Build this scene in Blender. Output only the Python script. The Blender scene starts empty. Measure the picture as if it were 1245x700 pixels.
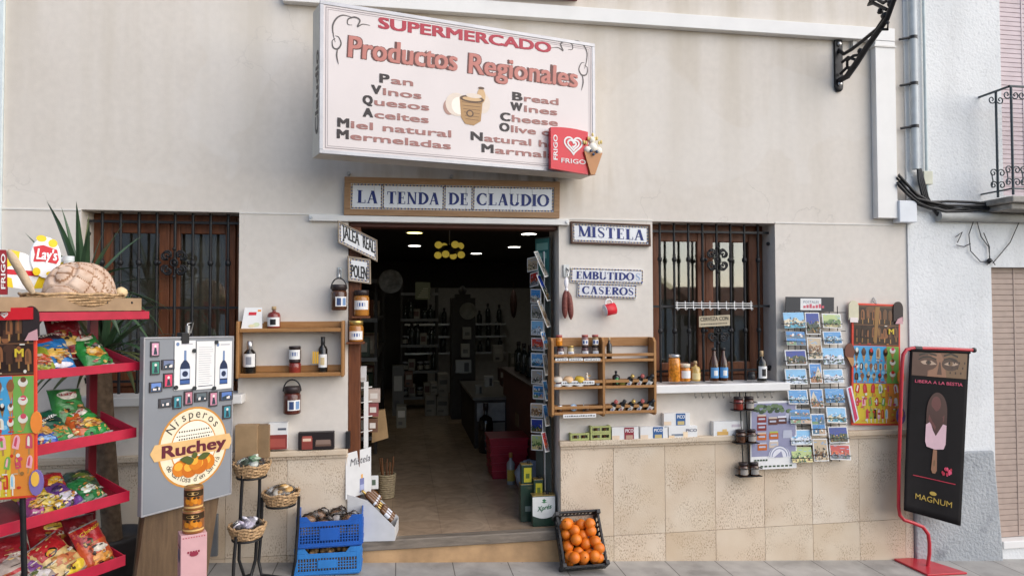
import bpy, math, random
from mathutils import Vector, Matrix, Euler
R = math.radians
random.seed(7)
SC = bpy.context.scene
COL = SC.collection

# ---------------------------------------------------------------- camera
CAM_H, CAM_D, FPX = 1.65, 4.54, 830.0
YAW, PITCH = R(9.24), math.atan(22.0 / 830.0)
cd = bpy.data.cameras.new('camera')
cam = bpy.data.objects.new('camera', cd)
COL.objects.link(cam)
cd.sensor_width = 36.0
cd.lens = 36.0 * FPX / 1245.0
cd.clip_start, cd.clip_end = 0.05, 500
cam.location = (0, -CAM_D, CAM_H)
cam.rotation_euler = (R(90) + PITCH, R(0.15), -YAW)
SC.camera = cam

# ---------------------------------------------------------------- light
wd = bpy.data.worlds.new('World')
SC.world = wd
wd.use_nodes = True
nt = wd.node_tree
sky = nt.nodes.new('ShaderNodeTexSky')
sky.sky_type = 'NISHITA'
sky.sun_disc = False
SUN_EL, SUN_AZ = R(34), R(128)          # high on the right, in front of the facade, wide lamp standing in for open sky glow
sky.sun_elevation = SUN_EL
sky.sun_rotation = SUN_AZ
sky.air_density, sky.dust_density, sky.ozone_density = 1.0, 0.8, 1.3
bg = nt.nodes['Background']
nt.links.new(sky.outputs[0], bg.inputs[0])
bg.inputs[1].default_value = 0.075
sd = bpy.data.lights.new('sun', 'SUN')
sd.energy, sd.angle, sd.color = 1.35, R(85), (1.0, 0.905, 0.80)
sun = bpy.data.objects.new('sun', sd)
COL.objects.link(sun)
sdir = Vector((math.sin(SUN_AZ) * math.cos(SUN_EL), math.cos(SUN_AZ) * math.cos(SUN_EL), math.sin(SUN_EL)))
sun.rotation_euler = sdir.to_track_quat('Z', 'Y').to_euler()
sun.location = (6, -8, 12)
vs = SC.view_settings
vs.view_transform, vs.look, vs.gamma, vs.use_curve_mapping = 'Standard', 'None', 1.0, False
vs.exposure = 1.38
SC.cycles.max_bounces = 8
SC.cycles.transparent_max_bounces = 16
SC.cycles.caustics_reflective = SC.cycles.caustics_refractive = False

# ---------------------------------------------------------------- pixel of the photograph -> ray
CR = cam.rotation_euler.to_matrix()
CO = Vector(cam.location)
GS = 0.058                                # the street falls to the right
def ray(px, py): return CR @ Vector(((px - 622.5) / FPX, -(py - 350.0) / FPX, -1.0))
def at(px, py, Y=0.0):                    # point of the vertical plane y = Y seen at that pixel
    d = ray(px, py); return CO + d * ((Y - CO.y) / d.y)
def hz(Z, px, py):                        # point of the level plane z = Z
    d = ray(px, py); return CO + d * ((Z - CO.z) / d.z)
def gz(x): return -GS * x
def gp(px, py):                           # point of the sloping pavement
    d = ray(px, py); t = (gz(CO.x) - CO.z) / (d.z + GS * d.x); return CO + d * t
def onpl(px, py, p, n):
    d = ray(px, py); return CO + d * ((Vector(p) - CO).dot(n) / d.dot(n))
def sc(px, Y=0.0):                        # pixels per metre there
    a, b = at(px - 5, 373, Y), at(px + 5, 373, Y); return 10.0 / (b - a).length

# ---------------------------------------------------------------- materials
MATS = {}
def mat(name, col, rough=0.55, metal=0.0, var=0.10, scale=14.0, bump=0.0, bscale=90.0, spec=0.4, emit=0.0, alpha=1.0, coat=0.0, trans=0.0):
    if name in MATS: return MATS[name]
    m = bpy.data.materials.new(name); m.use_nodes = True
    t = m.node_tree; b = t.nodes['Principled BSDF']
    b.inputs['Roughness'].default_value = rough
    b.inputs['Metallic'].default_value = metal
    b.inputs['Specular IOR Level'].default_value = spec
    b.inputs['Coat Weight'].default_value = coat
    b.inputs['Alpha'].default_value = alpha
    b.inputs['Transmission Weight'].default_value = trans
    b.inputs['Base Color'].default_value = (*col, 1)
    if emit:
        b.inputs['Emission Color'].default_value = (*col, 1); b.inputs['Emission Strength'].default_value = emit
    tc = t.nodes.new('ShaderNodeTexCoord')
    if var:
        n = t.nodes.new('ShaderNodeTexNoise'); n.inputs['Scale'].default_value = scale; n.inputs['Detail'].default_value = 5
        t.links.new(tc.outputs['Object'], n.inputs['Vector'])
        r = t.nodes.new('ShaderNodeValToRGB')
        r.color_ramp.elements[0].position, r.color_ramp.elements[1].position = 0.3, 0.7
        r.color_ramp.elements[0].color = (*[c * (1 - var) for c in col], 1)
        r.color_ramp.elements[1].color = (*[min(1, c * (1 + var)) for c in col], 1)
        t.links.new(n.outputs[0], r.inputs[0]); t.links.new(r.outputs[0], b.inputs['Base Color'])
    if bump:
        n2 = t.nodes.new('ShaderNodeTexNoise'); n2.inputs['Scale'].default_value = bscale; n2.inputs['Detail'].default_value = 4
        t.links.new(tc.outputs['Object'], n2.inputs['Vector'])
        bp = t.nodes.new('ShaderNodeBump'); bp.inputs['Strength'].default_value = bump; bp.inputs['Distance'].default_value = 0.01
        t.links.new(n2.outputs[0], bp.inputs['Height']); t.links.new(bp.outputs[0], b.inputs['Normal'])
    MATS[name] = m; return m
def srgb(h):
    c = [int(h[i:i + 2], 16) / 255 for i in (0, 2, 4)]
    return tuple(x / 12.92 if x < 0.04045 else ((x + 0.055) / 1.055) ** 2.4 for x in c)
def ink(h, rough=0.45, **k):              # printed colour
    return mat('print_' + h, srgb(h), rough, var=k.pop('var', 0.04), scale=30, **k)
def wood(name, c1, c2, stretch=(1, 12, 12), rough=0.5, scale=5.0):
    if name in MATS: return MATS[name]
    m = mat(name, c1, rough, var=0, bump=0.15, bscale=60); t = m.node_tree; b = t.nodes['Principled BSDF']
    tc = t.nodes.new('ShaderNodeTexCoord'); mp = t.nodes.new('ShaderNodeMapping'); mp.inputs['Scale'].default_value = stretch
    n = t.nodes.new('ShaderNodeTexNoise'); n.inputs['Scale'].default_value = scale; n.inputs['Detail'].default_value = 7; n.inputs['Distortion'].default_value = 0.6
    r = t.nodes.new('ShaderNodeValToRGB'); r.color_ramp.elements[0].position, r.color_ramp.elements[1].position = 0.32, 0.68
    r.color_ramp.elements[0].color = (*c2, 1); r.color_ramp.elements[1].color = (*c1, 1)
    t.links.new(tc.outputs['Object'], mp.inputs[0]); t.links.new(mp.outputs[0], n.inputs['Vector'])
    t.links.new(n.outputs[0], r.inputs[0]); t.links.new(r.outputs[0], b.inputs['Base Color'])
    return m

# ---------------------------------------------------------------- mesh builder
class MB:
    def __init__(s): s.v, s.f, s.m, s.s = [], [], [], []
    def add(s, vs_, fs, mi=0, smooth=False, T=None):
        o = len(s.v)
        s.v += [T @ Vector(p) if T is not None else Vector(p) for p in vs_]
        for k, f in enumerate(fs):
            s.f.append([i + o for i in f]); s.m.append(mi[k] if isinstance(mi, list) else mi); s.s.append(smooth)
    def box(s, x0, x1, y0, y1, z0, z1, mi=0, T=None):
        v = [(x, y, z) for z in (z0, z1) for y in (y0, y1) for x in (x0, x1)]
        s.add(v, [(0, 2, 3, 1), (4, 5, 7, 6), (0, 1, 5, 4), (2, 6, 7, 3), (0, 4, 6, 2), (1, 3, 7, 5)], mi, False, T)
        return s
    def cyl(s, p0, p1, r0, r1=None, n=12, mi=0, T=None, smooth=True, caps=True):
        return s.tube([p0, p1], [r0, r0 if r1 is None else r1], n, mi, T, smooth, caps)
    def tube(s, pts, r, n=8, mi=0, T=None, smooth=True, caps=True):
        pts = [Vector(p) for p in pts]; k = len(pts)
        rs = r if isinstance(r, (list, tuple)) else [r] * k
        vv, ff = [], []; up = None
        for i, p in enumerate(pts):
            d = (pts[min(i + 1, k - 1)] - pts[max(i - 1, 0)]).normalized()
            if up is None:
                up = Vector((0, 0, 1)) if abs(d.z) < 0.9 else Vector((1, 0, 0))
            a = d.cross(up)
            if a.length < 1e-4: a = d.orthogonal()
            a.normalize(); b = a.cross(d).normalized(); up = b
            for j in range(n):
                t = 2 * math.pi * j / n; vv.append(p + (a * math.cos(t) + b * math.sin(t)) * rs[i])
        for i in range(k - 1):
            for j in range(n):
                ff.append((i * n + j, i * n + (j + 1) % n, (i + 1) * n + (j + 1) % n, (i + 1) * n + j))
        s.add(vv, ff, mi, smooth, T)
        if caps:
            s.add(vv[:n], [tuple(range(n))[::-1]], mi, False, T); s.add(vv[-n:], [tuple(range(n))], mi, False, T)
        return s
    def lathe(s, prof, n=20, mi=0, T=None, a0=0.0, a1=360.0, smooth=True):
        full = abs(a1 - a0) >= 359.9; nn = n if full else n + 1; vv, ff, mm = [], [], []
        for r, z in prof:
            for j in range(nn):
                t = R(a0 + (a1 - a0) * j / n); vv.append((r * math.cos(t), r * math.sin(t), z))
        for i in range(len(prof) - 1):
            for j in range(n):
                j2 = (j + 1) % nn
                ff.append((i * nn + j, i * nn + j2, (i + 1) * nn + j2, (i + 1) * nn + j)); mm.append(mi[i] if isinstance(mi, list) else mi)
        s.add(vv, ff, mm, smooth, T); return s
    def sph(s, c, r, n=12, mi=0, T=None, jit=0.0):
        r = r if isinstance(r, (list, tuple)) else (r, r, r); m = n // 2 + 1; vv, ff = [], []
        for i in range(m + 1):
            p = math.pi * i / m
            for j in range(n):
                t = 2 * math.pi * j / n; q = 1 + (random.uniform(-jit, jit) if jit else 0)
                vv.append((c[0] + r[0] * q * math.sin(p) * math.cos(t), c[1] + r[1] * q * math.sin(p) * math.sin(t), c[2] - r[2] * q * math.cos(p)))
        for i in range(m):
            for j in range(n): ff.append((i * n + j, i * n + (j + 1) % n, (i + 1) * n + (j + 1) % n, (i + 1) * n + j))
        s.add(vv, ff, mi, True, T); return s
    def prism(s, pts, y0, y1, mi=0, T=None):   # outline in x,z, thickness in y
        n = len(pts); vv = [(x, y0, z) for x, z in pts] + [(x, y1, z) for x, z in pts]
        ff = [tuple(range(n)), tuple(range(2 * n - 1, n - 1, -1))] + [(i, i + n, (i + 1) % n + n, (i + 1) % n) for i in range(n)]
        s.add(vv, ff, mi, False, T); return s
    def flat(s, polys, fn, mi=0):              # 2-D polygons through a mapping (u,v,k) -> point
        for k, p in enumerate(polys): s.add([fn(u, v, k) for u, v in p], [tuple(range(len(p)))], mi)
        return s
    def build(s, name, mats, parent=None, world=True, bevel=0.0, seg=2):
        me = bpy.data.meshes.new(name)
        vv = s.v
        if parent is not None and world:
            inv = XF[parent.name].inverted(); vv = [inv @ p for p in vv]
        me.from_pydata([tuple(p) for p in vv], [], s.f)
        for m in (mats if isinstance(mats, (list, tuple)) else [mats]): me.materials.append(m)
        me.polygons.foreach_set('material_index', s.m); me.polygons.foreach_set('use_smooth', s.s)
        me.validate(); me.update()
        o = bpy.data.objects.new(name, me); COL.objects.link(o)
        if parent is not None: o.parent = parent; XF[o.name] = XF[parent.name]
        else: XF[o.name] = Matrix.Identity(4)
        if bevel:
            md = o.modifiers.new('bevel', 'BEVEL'); md.width = bevel; md.segments = seg; md.limit_method = 'ANGLE'; md.angle_limit = R(50)
        return o
XF = {}
def tag(o, label=None, cat=None, group=None, kind=None):
    if label: o['label'] = label
    if cat: o['category'] = cat
    if group: o['group'] = group
    if kind: o['kind'] = kind
    return o
def thing(name, label, cat, loc=(0, 0, 0), rot=0.0, group=None):
    o = bpy.data.objects.new(name, None); COL.objects.link(o)
    o.empty_display_size = 0.05; o.location = loc
    o.rotation_euler = rot if isinstance(rot, (tuple, list, Euler)) else (0, 0, rot)
    XF[o.name] = Matrix.Translation(Vector(loc)) @ o.rotation_euler.to_matrix().to_4x4()
    return tag(o, label, cat, group)
def part(name, mb, mats, root, bevel=0.0): return mb.build(name, mats, root, False, bevel)
def recentre(o):                            # put a single-mesh thing's origin at its base
    vs_ = [v.co.copy() for v in o.data.vertices]
    c = Vector(((min(v.x for v in vs_) + max(v.x for v in vs_)) / 2, (min(v.y for v in vs_) + max(v.y for v in vs_)) / 2, min(v.z for v in vs_)))
    o.data.transform(Matrix.Translation(-c)); o.location = c; XF[o.name] = Matrix.Translation(c); return o
def copy_thing(o, loc, rot=None, label=None):
    kids = list(o.children); c = o.copy(); COL.objects.link(c); c.location = loc
    if rot is not None: c.rotation_euler = rot
    if label: c['label'] = label
    XF[c.name] = Matrix.Translation(Vector(loc)) @ c.rotation_euler.to_matrix().to_4x4()
    for k in kids:
        d = k.copy(); COL.objects.link(d); d.parent = c
        for g in k.children:
            e = g.copy(); COL.objects.link(e); e.parent = d
    return c
def xform(loc=(0, 0, 0), rot=(0, 0, 0), scale=1.0):
    return Matrix.Translation(Vector(loc)) @ Euler(rot).to_matrix().to_4x4() @ Matrix.Scale(scale, 4)

# ---------------------------------------------------------------- lettering
TXT = {}
def glyphs(s, bold=0.0):
    k = (s, bold)
    if k not in TXT:
        c = bpy.data.curves.new('lettering', 'FONT'); c.body = s; c.offset = bold; c.resolution_u = 3; c.fill_mode = 'FRONT'
        o = bpy.data.objects.new('lettering', c); COL.objects.link(o)
        me = bpy.data.meshes.new_from_object(o.evaluated_get(bpy.context.evaluated_depsgraph_get()))
        TXT[k] = ([(v.co.x, v.co.y) for v in me.vertices], [tuple(p.vertices) for p in me.polygons])
        bpy.data.objects.remove(o); bpy.data.curves.remove(c); bpy.data.meshes.remove(me)
    return TXT[k]
CAPH = {}
def write(mb, s, x0, x1, z, h, fn, mi=0, bold=0.0, shear=0.0, slope=0.0, align='fit'):
    """letters between x0 and x1 on the baseline z, capitals h high, through fn(u, v, k) -> point, k a tiny lift"""
    v, f = glyphs(s)
    if not CAPH:
        hv, _ = glyphs('H'); CAPH[0.0] = (min(p[1] for p in hv), max(p[1] for p in hv))
    lo, hi = CAPH[0.0]; a, b = min(p[0] for p in v), max(p[0] for p in v)
    d = bold * 1.15 * h; kz = (h - (d if bold else 0)) / (hi - lo); kx = (x1 - x0 - 2 * d) / (b - a)
    sh = [(0.0, 0.0)] if not bold else [(-d, -d * .45), (d, -d * .45), (-d, d * .45), (d, d * .45), (0.0, 0.0)]
    for n, (du, dv) in enumerate(sh):
        pts = []
        for p in v:
            u, w = (p[0] - a) * kx, (p[1] - lo) * kz; pts.append(fn(x0 + d + u + shear * w + du, z + (d * .5 if bold else 0) + w + slope * u + dv, n * .00016))
        mb.add(pts, f, mi)
def ell(cx, cz, rx, rz, n=24, a0=0, a1=360):
    full = abs(a1 - a0) > 359
    return [(cx + rx * math.cos(R(a0 + (a1 - a0) * i / (n if full else n - 1))), cz + rz * math.sin(R(a0 + (a1 - a0) * i / (n if full else n - 1)))) for i in range(n)]
def strip2(pts, ws):                          # ribbon polygons along a 2-D line
    out = []; L = []; Rr = []
    for i, p in enumerate(pts):
        a, b = pts[max(i - 1, 0)], pts[min(i + 1, len(pts) - 1)]
        dx, dz = b[0] - a[0], b[1] - a[1]; l = math.hypot(dx, dz) or 1; w = (ws[i] if isinstance(ws, list) else ws) / 2
        L.append((p[0] - dz / l * w, p[1] + dx / l * w)); Rr.append((p[0] + dz / l * w, p[1] - dx / l * w))
    for i in range(len(pts) - 1): out.append([L[i], Rr[i], Rr[i + 1], L[i + 1]])
    return out
def smooth(pts, n=5):
    out = []
    for i in range(len(pts) - 1):
        p0, p1, p2, p3 = pts[max(i - 1, 0)], pts[i], pts[i + 1], pts[min(i + 2, len(pts) - 1)]
        for k in range(n):
            t = k / n; out.append(tuple(.5 * (2 * p1[j] + (p2[j] - p0[j]) * t + (2 * p0[j] - 5 * p1[j] + 4 * p2[j] - p3[j]) * t * t + (3 * p1[j] - p0[j] - 3 * p2[j] + p3[j]) * t ** 3) for j in (0, 1)))
    return out + [pts[-1]]
def scroll(cx, cz, r, turns=1.25, a0=0, sgn=1, n=18):
    return [(cx + r * (1 - 0.75 * i / n) * math.cos(R(a0) + sgn * 2 * math.pi * turns * i / n), cz + r * (1 - 0.75 * i / n) * math.sin(R(a0) + sgn * 2 * math.pi * turns * i / n)) for i in range(n + 1)]
# Roman capitals with thick stems, thin hairlines and serifs (the shop's tile signs)
K, H_ = 0.225, 0.085
def _rc(x0, x1, z0, z1): return [(x0, z0), (x1, z0), (x1, z1), (x0, z1)]
def _st(x, w=K, top=True, bot=True):
    o = [_rc(x - w / 2, x + w / 2, 0, 1)]
    if top: o.append(_rc(x - w / 2 - 0.08, x + w / 2 + 0.08, 0.955, 1))
    if bot: o.append(_rc(x - w / 2 - 0.08, x + w / 2 + 0.08, 0, 0.045))
    return o
def _dg(x0, z0, x1, z1, w): return [[(x0 - w / 2, z0), (x0 + w / 2, z0), (x1 + w / 2, z1), (x1 - w / 2, z1)]]
def _arc(cx, cz, rx, rz, a0, a1, n=12):
    p = ell(cx, cz, rx, rz, n, a0, a1)
    return strip2(p, [H_ + (K - H_) * abs(math.cos(R(a0 + (a1 - a0) * i / (n - 1)))) ** 1.3 for i in range(n)])
ROM = {
 'L': (0.62, _st(.2) + [_rc(.2, .6, 0, .05), _rc(.55, .6, 0, .26)]),
 'A': (0.76, _dg(.1, 0, .37, 1, .085) + _dg(.62, 0, .39, 1, K) + [_rc(.2, .53, .3, .36), _rc(.0, .22, 0, .045), _rc(.48, .76, 0, .045)]),
 'T': (0.7, _st(.35, top=False) + [_rc(.02, .68, .94, 1), _rc(.02, .07, .74, 1), _rc(.63, .68, .74, 1)]),
 'E': (0.64, _st(.2) + [_rc(.2, .6, 0, .05), _rc(.2, .58, .95, 1), _rc(.2, .47, .49, .54), _rc(.55, .6, 0, .24), _rc(.53, .58, .76, 1), _rc(.43, .47, .4, .63)]),
 'N': (0.78, _st(.13, .085) + _st(.65, .085, bot=False) + _dg(.62, 0, .13, 1, .2)),
 'D': (0.76, _st(.18) + _arc(.22, .5, .47, .47, 90, -90)),
 'C': (0.72, _arc(.4, .5, .34, .47, 48, 312, 18) + [_rc(.62, .67, .66, .95), _rc(.62, .67, .1, .34)]),
 'U': (0.76, [_rc(.08, .25, .3, 1), _rc(.0, .33, .955, 1), _rc(.59, .65, .3, 1), _rc(.5, .74, .955, 1)] + _arc(.39, .3, .23, .27, 180, 360)),
 'I': (0.36, _st(.18)),
 'O': (0.8, _arc(.4, .5, .34, .47, 0, 358.9, 25)),
 'M': (0.92, _st(.1, .085, top=False) + _st(.8, K, top=False) + _dg(.42, .05, .12, 1, .2) + _dg(.46, .05, .76, 1, .085)),
 'S': (0.6, strip2([(.52, .74), (.47, .9), (.31, .97), (.15, .9), (.1, .74), (.17, .6), (.3, .51), (.44, .4), (.5, .26), (.45, .1), (.3, .03), (.14, .1), (.08, .28)], [.05, .06, .06, .09, .13, .16, .18, .16, .13, .09, .06, .06, .05])),
 'B': (0.68, _st(.18) + _arc(.22, .75, .34, .22, 90, -90) + _arc(.22, .27, .39, .25, 90, -90)),
 'R': (0.74, _st(.18) + _arc(.22, .74, .36, .23, 90, -90) + _dg(.66, 0, .33, .5, K)),
 'P': (0.66, _st(.18) + _arc(.22, .72, .38, .25, 90, -90)),
 'J': (0.46, [_rc(.2, .37, .2, 1), _rc(.12, .45, .955, 1)] + _arc(.18, .2, .12, .18, 0, -150)),
 ' ': (0.42, [])}
def roman(mb, s, x0, x1, z, h, fn, mi=0, gap=0.07):
    tot = sum(ROM[c][0] + gap for c in s) - gap; k = (x1 - x0) / tot; x = x0; n = 0
    for c in s:
        for p in ROM[c][1]:
            n += 1; mb.add([fn(x + a * k, z + b * h, n % 7 * 0.00012) for a, b in p], [tuple(range(len(p)))], mi)
        x += (ROM[c][0] + gap) * k
def facing(Y):                                # map (u,v,off) on a plane parallel to the facade
    return lambda u, v, k=0.0: Vector((u, Y - k, v))

# ================================================================ SETTING
def node_mat(name, fn, rough=0.8):
    m = bpy.data.materials.new(name); m.use_nodes = True; t = m.node_tree
    fn(t, t.nodes['Principled BSDF'], t.nodes.new('ShaderNodeTexCoord')); t.nodes['Principled BSDF'].inputs['Roughness'].default_value = rough
    MATS[name] = m; return m
def nnoise(t, vec, scale, det=4, stretch=None, dist=0.0):
    if stretch:
        mp = t.nodes.new('ShaderNodeMapping'); mp.inputs['Scale'].default_value = stretch; t.links.new(vec, mp.inputs[0]); vec = mp.outputs[0]
    n = t.nodes.new('ShaderNodeTexNoise'); n.inputs['Scale'].default_value = scale; n.inputs['Detail'].default_value = det; n.inputs['Distortion'].default_value = dist
    t.links.new(vec, n.inputs['Vector']); return n.outputs[0]
def ramp(t, fac, stops):
    r = t.nodes.new('ShaderNodeValToRGB'); e = r.color_ramp.elements
    while len(e) < len(stops): e.new(0.5)
    for k, (p, c) in enumerate(stops):
        e[k].position = p; e[k].color = (*c, 1) if isinstance(c, tuple) else (c, c, c, 1)
    t.links.new(fac, r.inputs[0]); return r.outputs[0]
def mix(t, fac, a, b, mode='MIX'):
    m = t.nodes.new('ShaderNodeMix'); m.data_type = 'RGBA'; m.blend_type = mode
    for sock, val in ((m.inputs[0], fac), (m.inputs[6], a), (m.inputs[7], b)):
        if isinstance(val, bpy.types.NodeSocket): t.links.new(val, sock)
        else: sock.default_value = val if isinstance(val, float) else (*val, 1)
    return m.outputs[2]
def mth(t, op, a, b=0.0, clamp=False):
    m = t.nodes.new('ShaderNodeMath'); m.operation = op; m.use_clamp = clamp
    for sock, val in ((m.inputs[0], a), (m.inputs[1], b)):
        if isinstance(val, bpy.types.NodeSocket): t.links.new(val, sock)
        else: sock.default_value = val
    return m.outputs[0]
def bump(t, b, h, strength, dist=0.01):
    bp = t.nodes.new('ShaderNodeBump'); bp.inputs['Strength'].default_value = strength; bp.inputs['Distance'].default_value = dist
    t.links.new(h, bp.inputs['Height']); t.links.new(bp.outputs[0], b.inputs['Normal'])

def _stucco(t, b, tc):
    o = tc.outputs['Object']
    base = ramp(t, nnoise(t, o, 1.3, 6), [(0.3, (0.67, 0.615, 0.55)), (0.7, (0.73, 0.68, 0.62))])
    fine = ramp(t, nnoise(t, o, 22, 5), [(0.3, 0.93), (0.7, 1.0)])
    base = mix(t, 1.0, base, fine, 'MULTIPLY')
    sx = t.nodes.new('ShaderNodeSeparateXYZ'); t.links.new(o, sx.inputs[0])
    # rain streaks running down from the top ledge, and grime under the big sign
    st = ramp(t, nnoise(t, o, 2.2, 5, (2.2, 1, 0.16)), [(0.42, 0.0), (0.66, 1.0)])
    hi = mth(t, 'MULTIPLY', mth(t, 'SUBTRACT', sx.outputs[2], 2.2), 0.55, True)
    base = mix(t, mth(t, 'MULTIPLY', mth(t, 'MULTIPLY', st, hi), 0.7), base, (0.50, 0.44, 0.35))
    st2 = ramp(t, nnoise(t, o, 5.0, 4, (1.6, 1, 0.22)), [(0.45, 0.0), (0.75, 1.0)])
    bell = mth(t, 'SUBTRACT', 1.0, mth(t, 'MULTIPLY', mth(t, 'ABSOLUTE', mth(t, 'SUBTRACT', sx.outputs[2], 2.62)), 4.0), True)
    lim = mth(t, 'SUBTRACT', 1.0, mth(t, 'MULTIPLY', mth(t, 'ABSOLUTE', mth(t, 'SUBTRACT', sx.outputs[0], 0.1)), 0.8), True)
    base = mix(t, mth(t, 'MULTIPLY', mth(t, 'MULTIPLY', st2, bell), mth(t, 'MULTIPLY', lim, 1.6)), base, (0.40, 0.33, 0.24))
    top = mth(t, 'MULTIPLY', mth(t, 'SUBTRACT', sx.outputs[2], 3.30), 3.4, True)
    lim2 = mth(t, 'SUBTRACT', 1.0, mth(t, 'MULTIPLY', mth(t, 'ABSOLUTE', mth(t, 'SUBTRACT', sx.outputs[0], -0.55)), 1.5), True)
    base = mix(t, mth(t, 'MULTIPLY', mth(t, 'MULTIPLY', top, lim2), 0.6), base, (0.46, 0.37, 0.25))
    vo = t.nodes.new('ShaderNodeTexVoronoi'); vo.feature = 'DISTANCE_TO_EDGE'; vo.inputs['Scale'].default_value = 0.9
    wp = t.nodes.new('ShaderNodeVectorMath'); wp.operation = 'ADD'; nz = t.nodes.new('ShaderNodeTexNoise'); nz.inputs['Scale'].default_value = 2.5; nz.inputs['Detail'].default_value = 8
    t.links.new(o, nz.inputs['Vector']); t.links.new(o, wp.inputs[0]); t.links.new(nz.outputs[1], wp.inputs[1]); t.links.new(wp.outputs[0], vo.inputs['Vector'])
    crack = mth(t, 'MULTIPLY', ramp(t, vo.outputs['Distance'], [(0.0, 1.0), (0.006, 0.0)]), ramp(t, nnoise(t, o, 1.1, 3), [(0.52, 0.0), (0.62, 0.45)]))
    base = mix(t, crack, base, (0.42, 0.38, 0.34))
    patch = ramp(t, nnoise(t, o, 0.9, 2, None, 0.8), [(0.56, 0.0), (0.575, 0.22)])
    base = mix(t, patch, base, (0.74, 0.71, 0.67))
    t.links.new(base, b.inputs['Base Color'])
    bump(t, b, nnoise(t, o, 160, 3), 0.16, 0.004)
STUCCO = node_mat('painted_stucco', _stucco, 0.85)
def _stone(t, b, tc):
    g = t.nodes.new('ShaderNodeNewGeometry'); cv = t.nodes.new('ShaderNodeCombineXYZ'); ad = t.nodes.new('ShaderNodeVectorMath'); ad.operation = 'ADD'
    t.links.new(mth(t, 'MULTIPLY', g.outputs['Random Per Island'], 37.0), cv.inputs[0]); t.links.new(mth(t, 'MULTIPLY', g.outputs['Random Per Island'], 91.0), cv.inputs[2])
    t.links.new(tc.outputs['Object'], ad.inputs[0]); t.links.new(cv.outputs[0], ad.inputs[1]); o = ad.outputs[0]
    base = ramp(t, nnoise(t, o, 3.5, 5), [(0.3, (0.62, 0.515, 0.40)), (0.7, (0.72, 0.64, 0.53))])
    tone = ramp(t, g.outputs['Random Per Island'], [(0.0, (0.86, 0.80, 0.72)), (0.35, (1.0, 0.96, 0.92)), (0.7, (0.93, 0.90, 0.85)), (1.0, (1.0, 1.0, 1.0))])
    base = mix(t, 1.0, base, tone, 'MULTIPLY')
    zone = ramp(t, nnoise(t, o, 4.5, 3), [(0.44, 0.0), (0.56, 1.0)])
    pits = ramp(t, nnoise(t, o, 95, 3, (1.5, 1, 0.75)), [(0.525, 0.0), (0.60, 1.0)])
    p = mth(t, 'MULTIPLY', zone, pits)
    base = mix(t, mth(t, 'MULTIPLY', p, 0.72), base, (0.31, 0.21, 0.13))
    base = mix(t, ramp(t, nnoise(t, o, 1.6, 6), [(0.48, 0.0), (0.72, 0.65)]), base, (0.56, 0.42, 0.27))
    t.links.new(base, b.inputs['Base Color'])
    bump(t, b, mth(t, 'SUBTRACT', nnoise(t, o, 120, 3), mth(t, 'MULTIPLY', p, 2.0)), 0.3, 0.003)
STONE = node_mat('travertine', _stone, 0.75)
def _rough(t, b, tc):
    o = tc.outputs['Object']
    base = ramp(t, nnoise(t, o, 2.0, 6), [(0.3, (0.70, 0.715, 0.72)), (0.7, (0.80, 0.81, 0.81))])
    base = mix(t, ramp(t, nnoise(t, o, 45, 3), [(0.58, 0.0), (0.70, 0.30)]), base, (0.44, 0.45, 0.46))
    base = mix(t, ramp(t, nnoise(t, o, 2.6, 6, (1.5, 1, .4)), [(0.52, 0.0), (0.75, 0.35)]), base, (0.55, 0.55, 0.54))
    t.links.new(base, b.inputs['Base Color'])
    bump(t, b, nnoise(t, o, 55, 4), 0.4, 0.010)
ROUGHCAST = node_mat('white_roughcast', _rough, 0.9)
def _plinth(t, b, tc):
    o = tc.outputs['Object']
    base = ramp(t, nnoise(t, o, 3.0, 7), [(0.3, (0.325, 0.345, 0.365)), (0.7, (0.42, 0.44, 0.455))])
    base = mix(t, ramp(t, nnoise(t, o, 4.5, 6), [(0.60, 0.0), (0.72, 0.7)]), base, (0.15, 0.16, 0.18))
    t.links.new(base, b.inputs['Base Color']); bump(t, b, nnoise(t, o, 45, 4), 0.8, 0.015)
PLINTH = node_mat('grey_painted_roughcast', _plinth, 0.85)
def _pave(t, b, tc):
    o = tc.outputs['Object']; br = t.nodes.new('ShaderNodeTexBrick'); br.offset = 0.0
    mp = t.nodes.new('ShaderNodeMapping'); mp.inputs['Location'].default_value = (0.03, 0.0, 0); t.links.new(o, mp.inputs[0]); t.links.new(mp.outputs[0], br.inputs[0])
    br.inputs['Scale'].default_value = 1.0; br.inputs['Brick Width'].default_value = 0.365; br.inputs['Row Height'].default_value = 0.42
    br.inputs['Mortar Size'].default_value = 0.004; br.inputs['Mortar Smooth'].default_value = 0.4
    br.inputs['Color1'].default_value = (0.40, 0.385, 0.36, 1); br.inputs['Color2'].default_value = (0.45, 0.43, 0.40, 1); br.inputs['Mortar'].default_value = (0.14, 0.13, 0.12, 1)
    base = mix(t, 1.0, br.outputs[0], mix(t, 1.0, ramp(t, nnoise(t, o, 7, 7), [(0.3, 0.74), (0.7, 1.0)]), ramp(t, nnoise(t, o, 2.3, 6, None, 1.0), [(0.36, 0.70), (0.56, 1.0)]), 'MULTIPLY'), 'MULTIPLY')
    base = mix(t, ramp(t, nnoise(t, o, 28, 2), [(0.70, 0.0), (0.74, 0.5)]), base, (0.13, 0.12, 0.11))
    t.links.new(base, b.inputs['Base Color']); bump(t, b, nnoise(t, o, 140, 3), 0.25, 0.004)
PAVE = node_mat('pale_paving', _pave, 0.75)
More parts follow.
